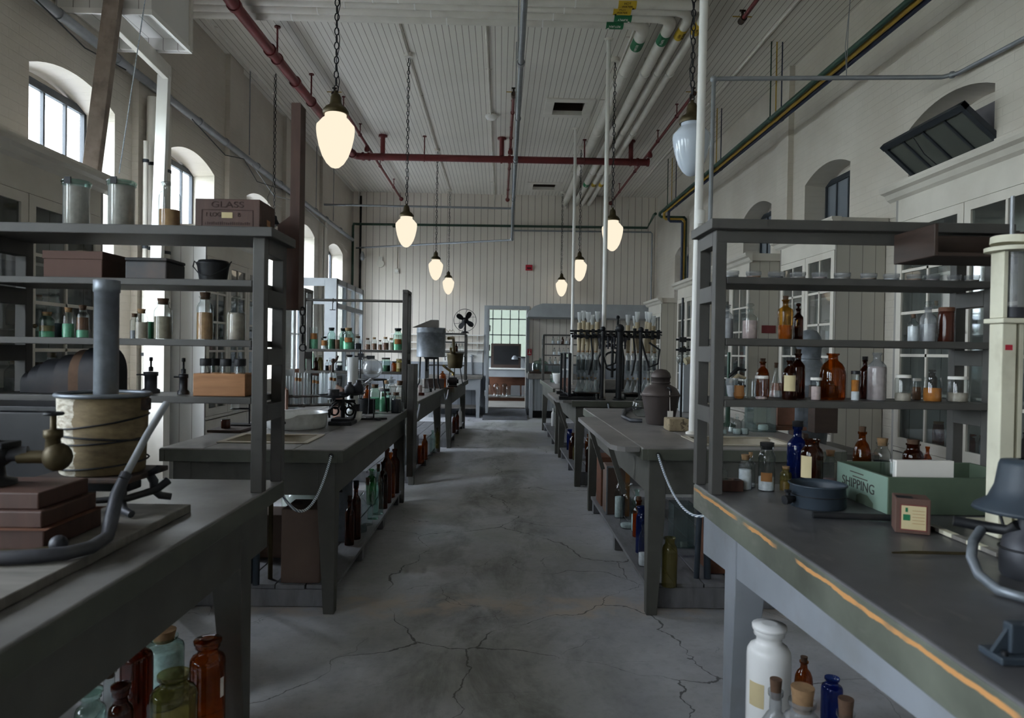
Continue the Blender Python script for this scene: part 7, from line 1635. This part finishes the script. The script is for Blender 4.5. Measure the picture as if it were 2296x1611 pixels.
# beyond the doorway
t = thing('white_table', 'grey table with a white top in the room beyond the doorway', 'table', (.25, 18.9, DB)); MB().box(-.5, 1.1, 18.5, 19.3, 1.0, 1.035).build('tabletop', M['white_bright'], t, .004); MB().box(-.48, 1.08, 18.53, 18.56, .8, 1.0).build('apron', M['cab_grey'], t)
for xx in (-.47, 1.0):
    for yy in (18.54, 19.2): MB().box(xx, xx+.07, yy, yy+.07, DB, 1.0).build('leg', M['cab_grey'], t)
MB().box(-.4, 1.0, 18.6, 19.2, .24, .27).build('lower_shelf', M['wood_grey'], t); MB().box(-.38, .98, 19.18, 19.2, .28, .79).build('back_panel', M['wood'], t)
MB().box(-.4, 1.0, 18.66, 18.7, DB, .239).build('shelf_bearer', M['wood'], t)
x0, x1 = at(1101, 790, Y=18.9)[0], at(1168, 790, Y=18.9)[0]
t, hx, hy, h = box_thing('dark_cabinet', 'dark wooden box frame standing on the white table beyond the doorway', 'box', x0, x1, 18.85, 19.0, 1.036, at(1130, 771, Y=18.9)[2], M['wood_dark'])
MB().box(-hx+.07, hx-.06, -hy-.006, -hy-.001, .09, h-.06).build('recessed_panel', M['black'], t, local=True)
t = thing('desk_lamp', 'grey gooseneck lamp leaning over the white table beyond the doorway', 'lamp', (at(1176, 825, Y=18.7)[0], 18.7, 1.036))
MB().lathe([(.06, 0), (.06, .015)], 14).tube([(0, 0, .01), (.01, 0, .15), (-.03, 0, .25), (-.14, 0, .3), (-.24, 0, .3)], .009, 8).build('stem', M['steel'], t, local=True); MB().lathe([(.09, .24), (.075, .29), (.03, .34)], 16, (-.27, 0, 0), cap=False).build('lamp_shade', M['steel'], t, local=True)
for i, (px, w, h, st) in enumerate(((1098, 13, 28, 'bell'), (1111, 19, 30, 'bell'), (1117, 15, 24, 'bell'), (1131, 18, 30, 'bell'), (1139, 15, 25, 'bell'))):
    bottle('clear glass bell jar on the low shelf beyond the doorway, %s from the open door' % ORD[i], at(px, 890, Y=18.75)[0], 18.98 if i in (1, 3) else 18.78 if i not in (2, 4) else 18.66, .271, w/2*18.7/F*.8, h*18.7/F*.95, 'bell', g='clear', name='bell_jar', cat='bell jar', group='bell jars beyond the doorway', n=14)
for i, (a, b) in enumerate(((1145, 1166), (1169, 1184))):
    xx0, xx1 = at(a, 890, Y=18.75)[0], at(b, 890, Y=18.75)[0]
    t, *_ = box_thing('glass_box', ['square frosted glass box on the low shelf beyond the doorway', 'second frosted glass box by the door jamb beyond the doorway'][i], 'glass box', xx0, xx1, 18.66, 18.9, .271, .57, G['frost'], bevel=.01)
# ---------- things near the bright windows
p = at(650, 838, Y=7.05)
t, *_ = box_thing('jar_base', 'small wooden base under the pale blue bell jar near the windows', 'board', p[0]-.1, p[0]+.09, 7.55, 7.85, zb if False else .95, 1.27, M['wood'])
t.location.z = 0; MB().box(-.09, .085, -.14, .14, 0, .949).build('pedestal', M['cab_grey'], t, local=True)
for c in t.children:
    if c.name.startswith('body'): c.location.z = .95
bottle('pale blue glass bell jar near the bright windows, seen past the shelf post', p[0], 7.7, 1.2715, .085, .19, 'bell', g='aqua', name='bell_jar', cat='bell jar')
# ---------- inside the glazed cabinets
random.seed(21)
def stock(tag_, XF, y0, y1, zlow, zt, sgn, levels, n_, w0=.05):
    for k in levels:
        z = zlow+(zt-.2-zlow)*k/4+.001 if k else zlow+.001
        for i in range(n_):
            y = y0+.14+(y1-y0-.28)*(i+.5)/n_+random.uniform(-.02, .02); x = XF+sgn*random.uniform(.13, .22)
            gl = random.choice(['clear', 'clear', 'aqua', 'amber', 'frost', 'amber_d']); c = random.choice(['white', 'tan', 'grey', 'green', 'brown', 'dust'])
            bottle('bottle inside the %s, %s along its %s shelf' % (tag_, ORD[i], ['bottom', 'second', 'third', 'top'][k]), x, y, z, random.uniform(.032, w0), random.uniform(.16, .28), random.choice(['wide', 'tall', 'narrow', 'round', 'jarlid']), g=gl, fill=(c, random.uniform(.3, .7)) if gl in ('clear', 'aqua', 'frost') else None, stop=random.choice(['cork', 'glass', 'corkd']), group='bottles inside the '+tag_, n=12)
stock('cabinet by the hopper window', 3.2, 3.5, 5.5, .78, 2.78, 1, (0, 1, 2, 3), 9)
stock('cabinet with the plank end beside the still', 3.2, 6.6, 7.8, .78, 2.72, 1, (1, 2, 3), 5)
stock('third white cabinet of painted pipes wall', 3.2, 8.85, 10.15, .78, 2.7, 1, (1, 2), 4)
stock('cabinet below the first bright window', -2.95, 3.7, 5.15, .78, 2.64, -1, (0, 1, 2), 6)
stock('cabinet beyond the vertical pipes', -2.95, 7.1, 8.7, .78, 2.62, -1, (1, 2), 5)
SKY=9.0; EXPO=1.7
# ================================================================== LIGHT AND CAMERA
sc = bpy.context.scene
w = bpy.data.worlds.new('overcast'); sc.world = w; w.use_nodes = True
nt = w.node_tree; nt.nodes.clear(); n = N(nt)
wo = nt.nodes.new('ShaderNodeOutputWorld'); bg = n.add('Background')
tc = n.add('TexCoord'); z = n.xyz(tc.outputs['Generated'])[2]
bg_col = n.ramp(z, -.02, .35, lin('#d8e0e4'), lin('#eef4ff')); n.link(bg_col, bg.inputs[0]); bg.inputs[1].default_value = SKY
n.link(bg.outputs[0], wo.inputs[0])
def portal(name, loc, rot, sx, sy):
    l = bpy.data.lights.new(name, 'AREA'); l.shape = 'RECTANGLE'; l.size = sx; l.size_y = sy; l.cycles.is_portal = True
    o = bpy.data.objects.new(name, l); COL.objects.link(o); o.location = loc; o.rotation_euler = rot
for a, b in LWIN: portal('window_daylight', (XL-DEP-.02, (a+b)/2, 2.33), (0, -PI/2, 0), 2.6, b-a)
for a, b in RWIN: portal('window_daylight', (XR+DEP+.02, (a+b)/2, 2.33), (0, PI/2, 0), 2.6, b-a)
for x, a in ((DL-1.65, -PI/2), (DR+1.65, PI/2)): portal('window_daylight', (x, 18.0, 1.95), (0, a, 0), 1.7, 2.0)
portal('window_daylight', ((wx0+wx1)/2, Y2+.02, (wz0+wz1)/2), (-PI/2, 0, 0), wx1-wx0, wz1-wz0)
cd = bpy.data.cameras.new('camera'); cd.sensor_width = 36; cd.lens = F/W*36; cd.clip_start = .05; cd.clip_end = 200
cam = bpy.data.objects.new('camera', cd); COL.objects.link(cam)
cam.matrix_world = Matrix((tuple(Xc)+(0,), tuple(Yc)+(0,), tuple(Zc)+(CH,), (0, 0, 0, 1)))
cd.dof.use_dof = True; cd.dof.focus_distance = 5.6; cd.dof.aperture_fstop = 4.0
sc.camera = cam
sc.view_settings.view_transform = 'Standard'; sc.view_settings.look = 'None'; sc.view_settings.gamma = 1; sc.view_settings.use_curve_mapping = False
sc.view_settings.exposure = EXPO
sc.cycles.use_adaptive_sampling = True; sc.cycles.adaptive_threshold = .035; sc.cycles.adaptive_min_samples = 20
sc.cycles.max_bounces = 8; sc.cycles.diffuse_bounces = 5; sc.cycles.glossy_bounces = 3; sc.cycles.transparent_max_bounces = 40; sc.cycles.transmission_bounces = 4
sc.cycles.sample_clamp_indirect = 8; sc.cycles.caustics_reflective = False; sc.cycles.caustics_refractive = False
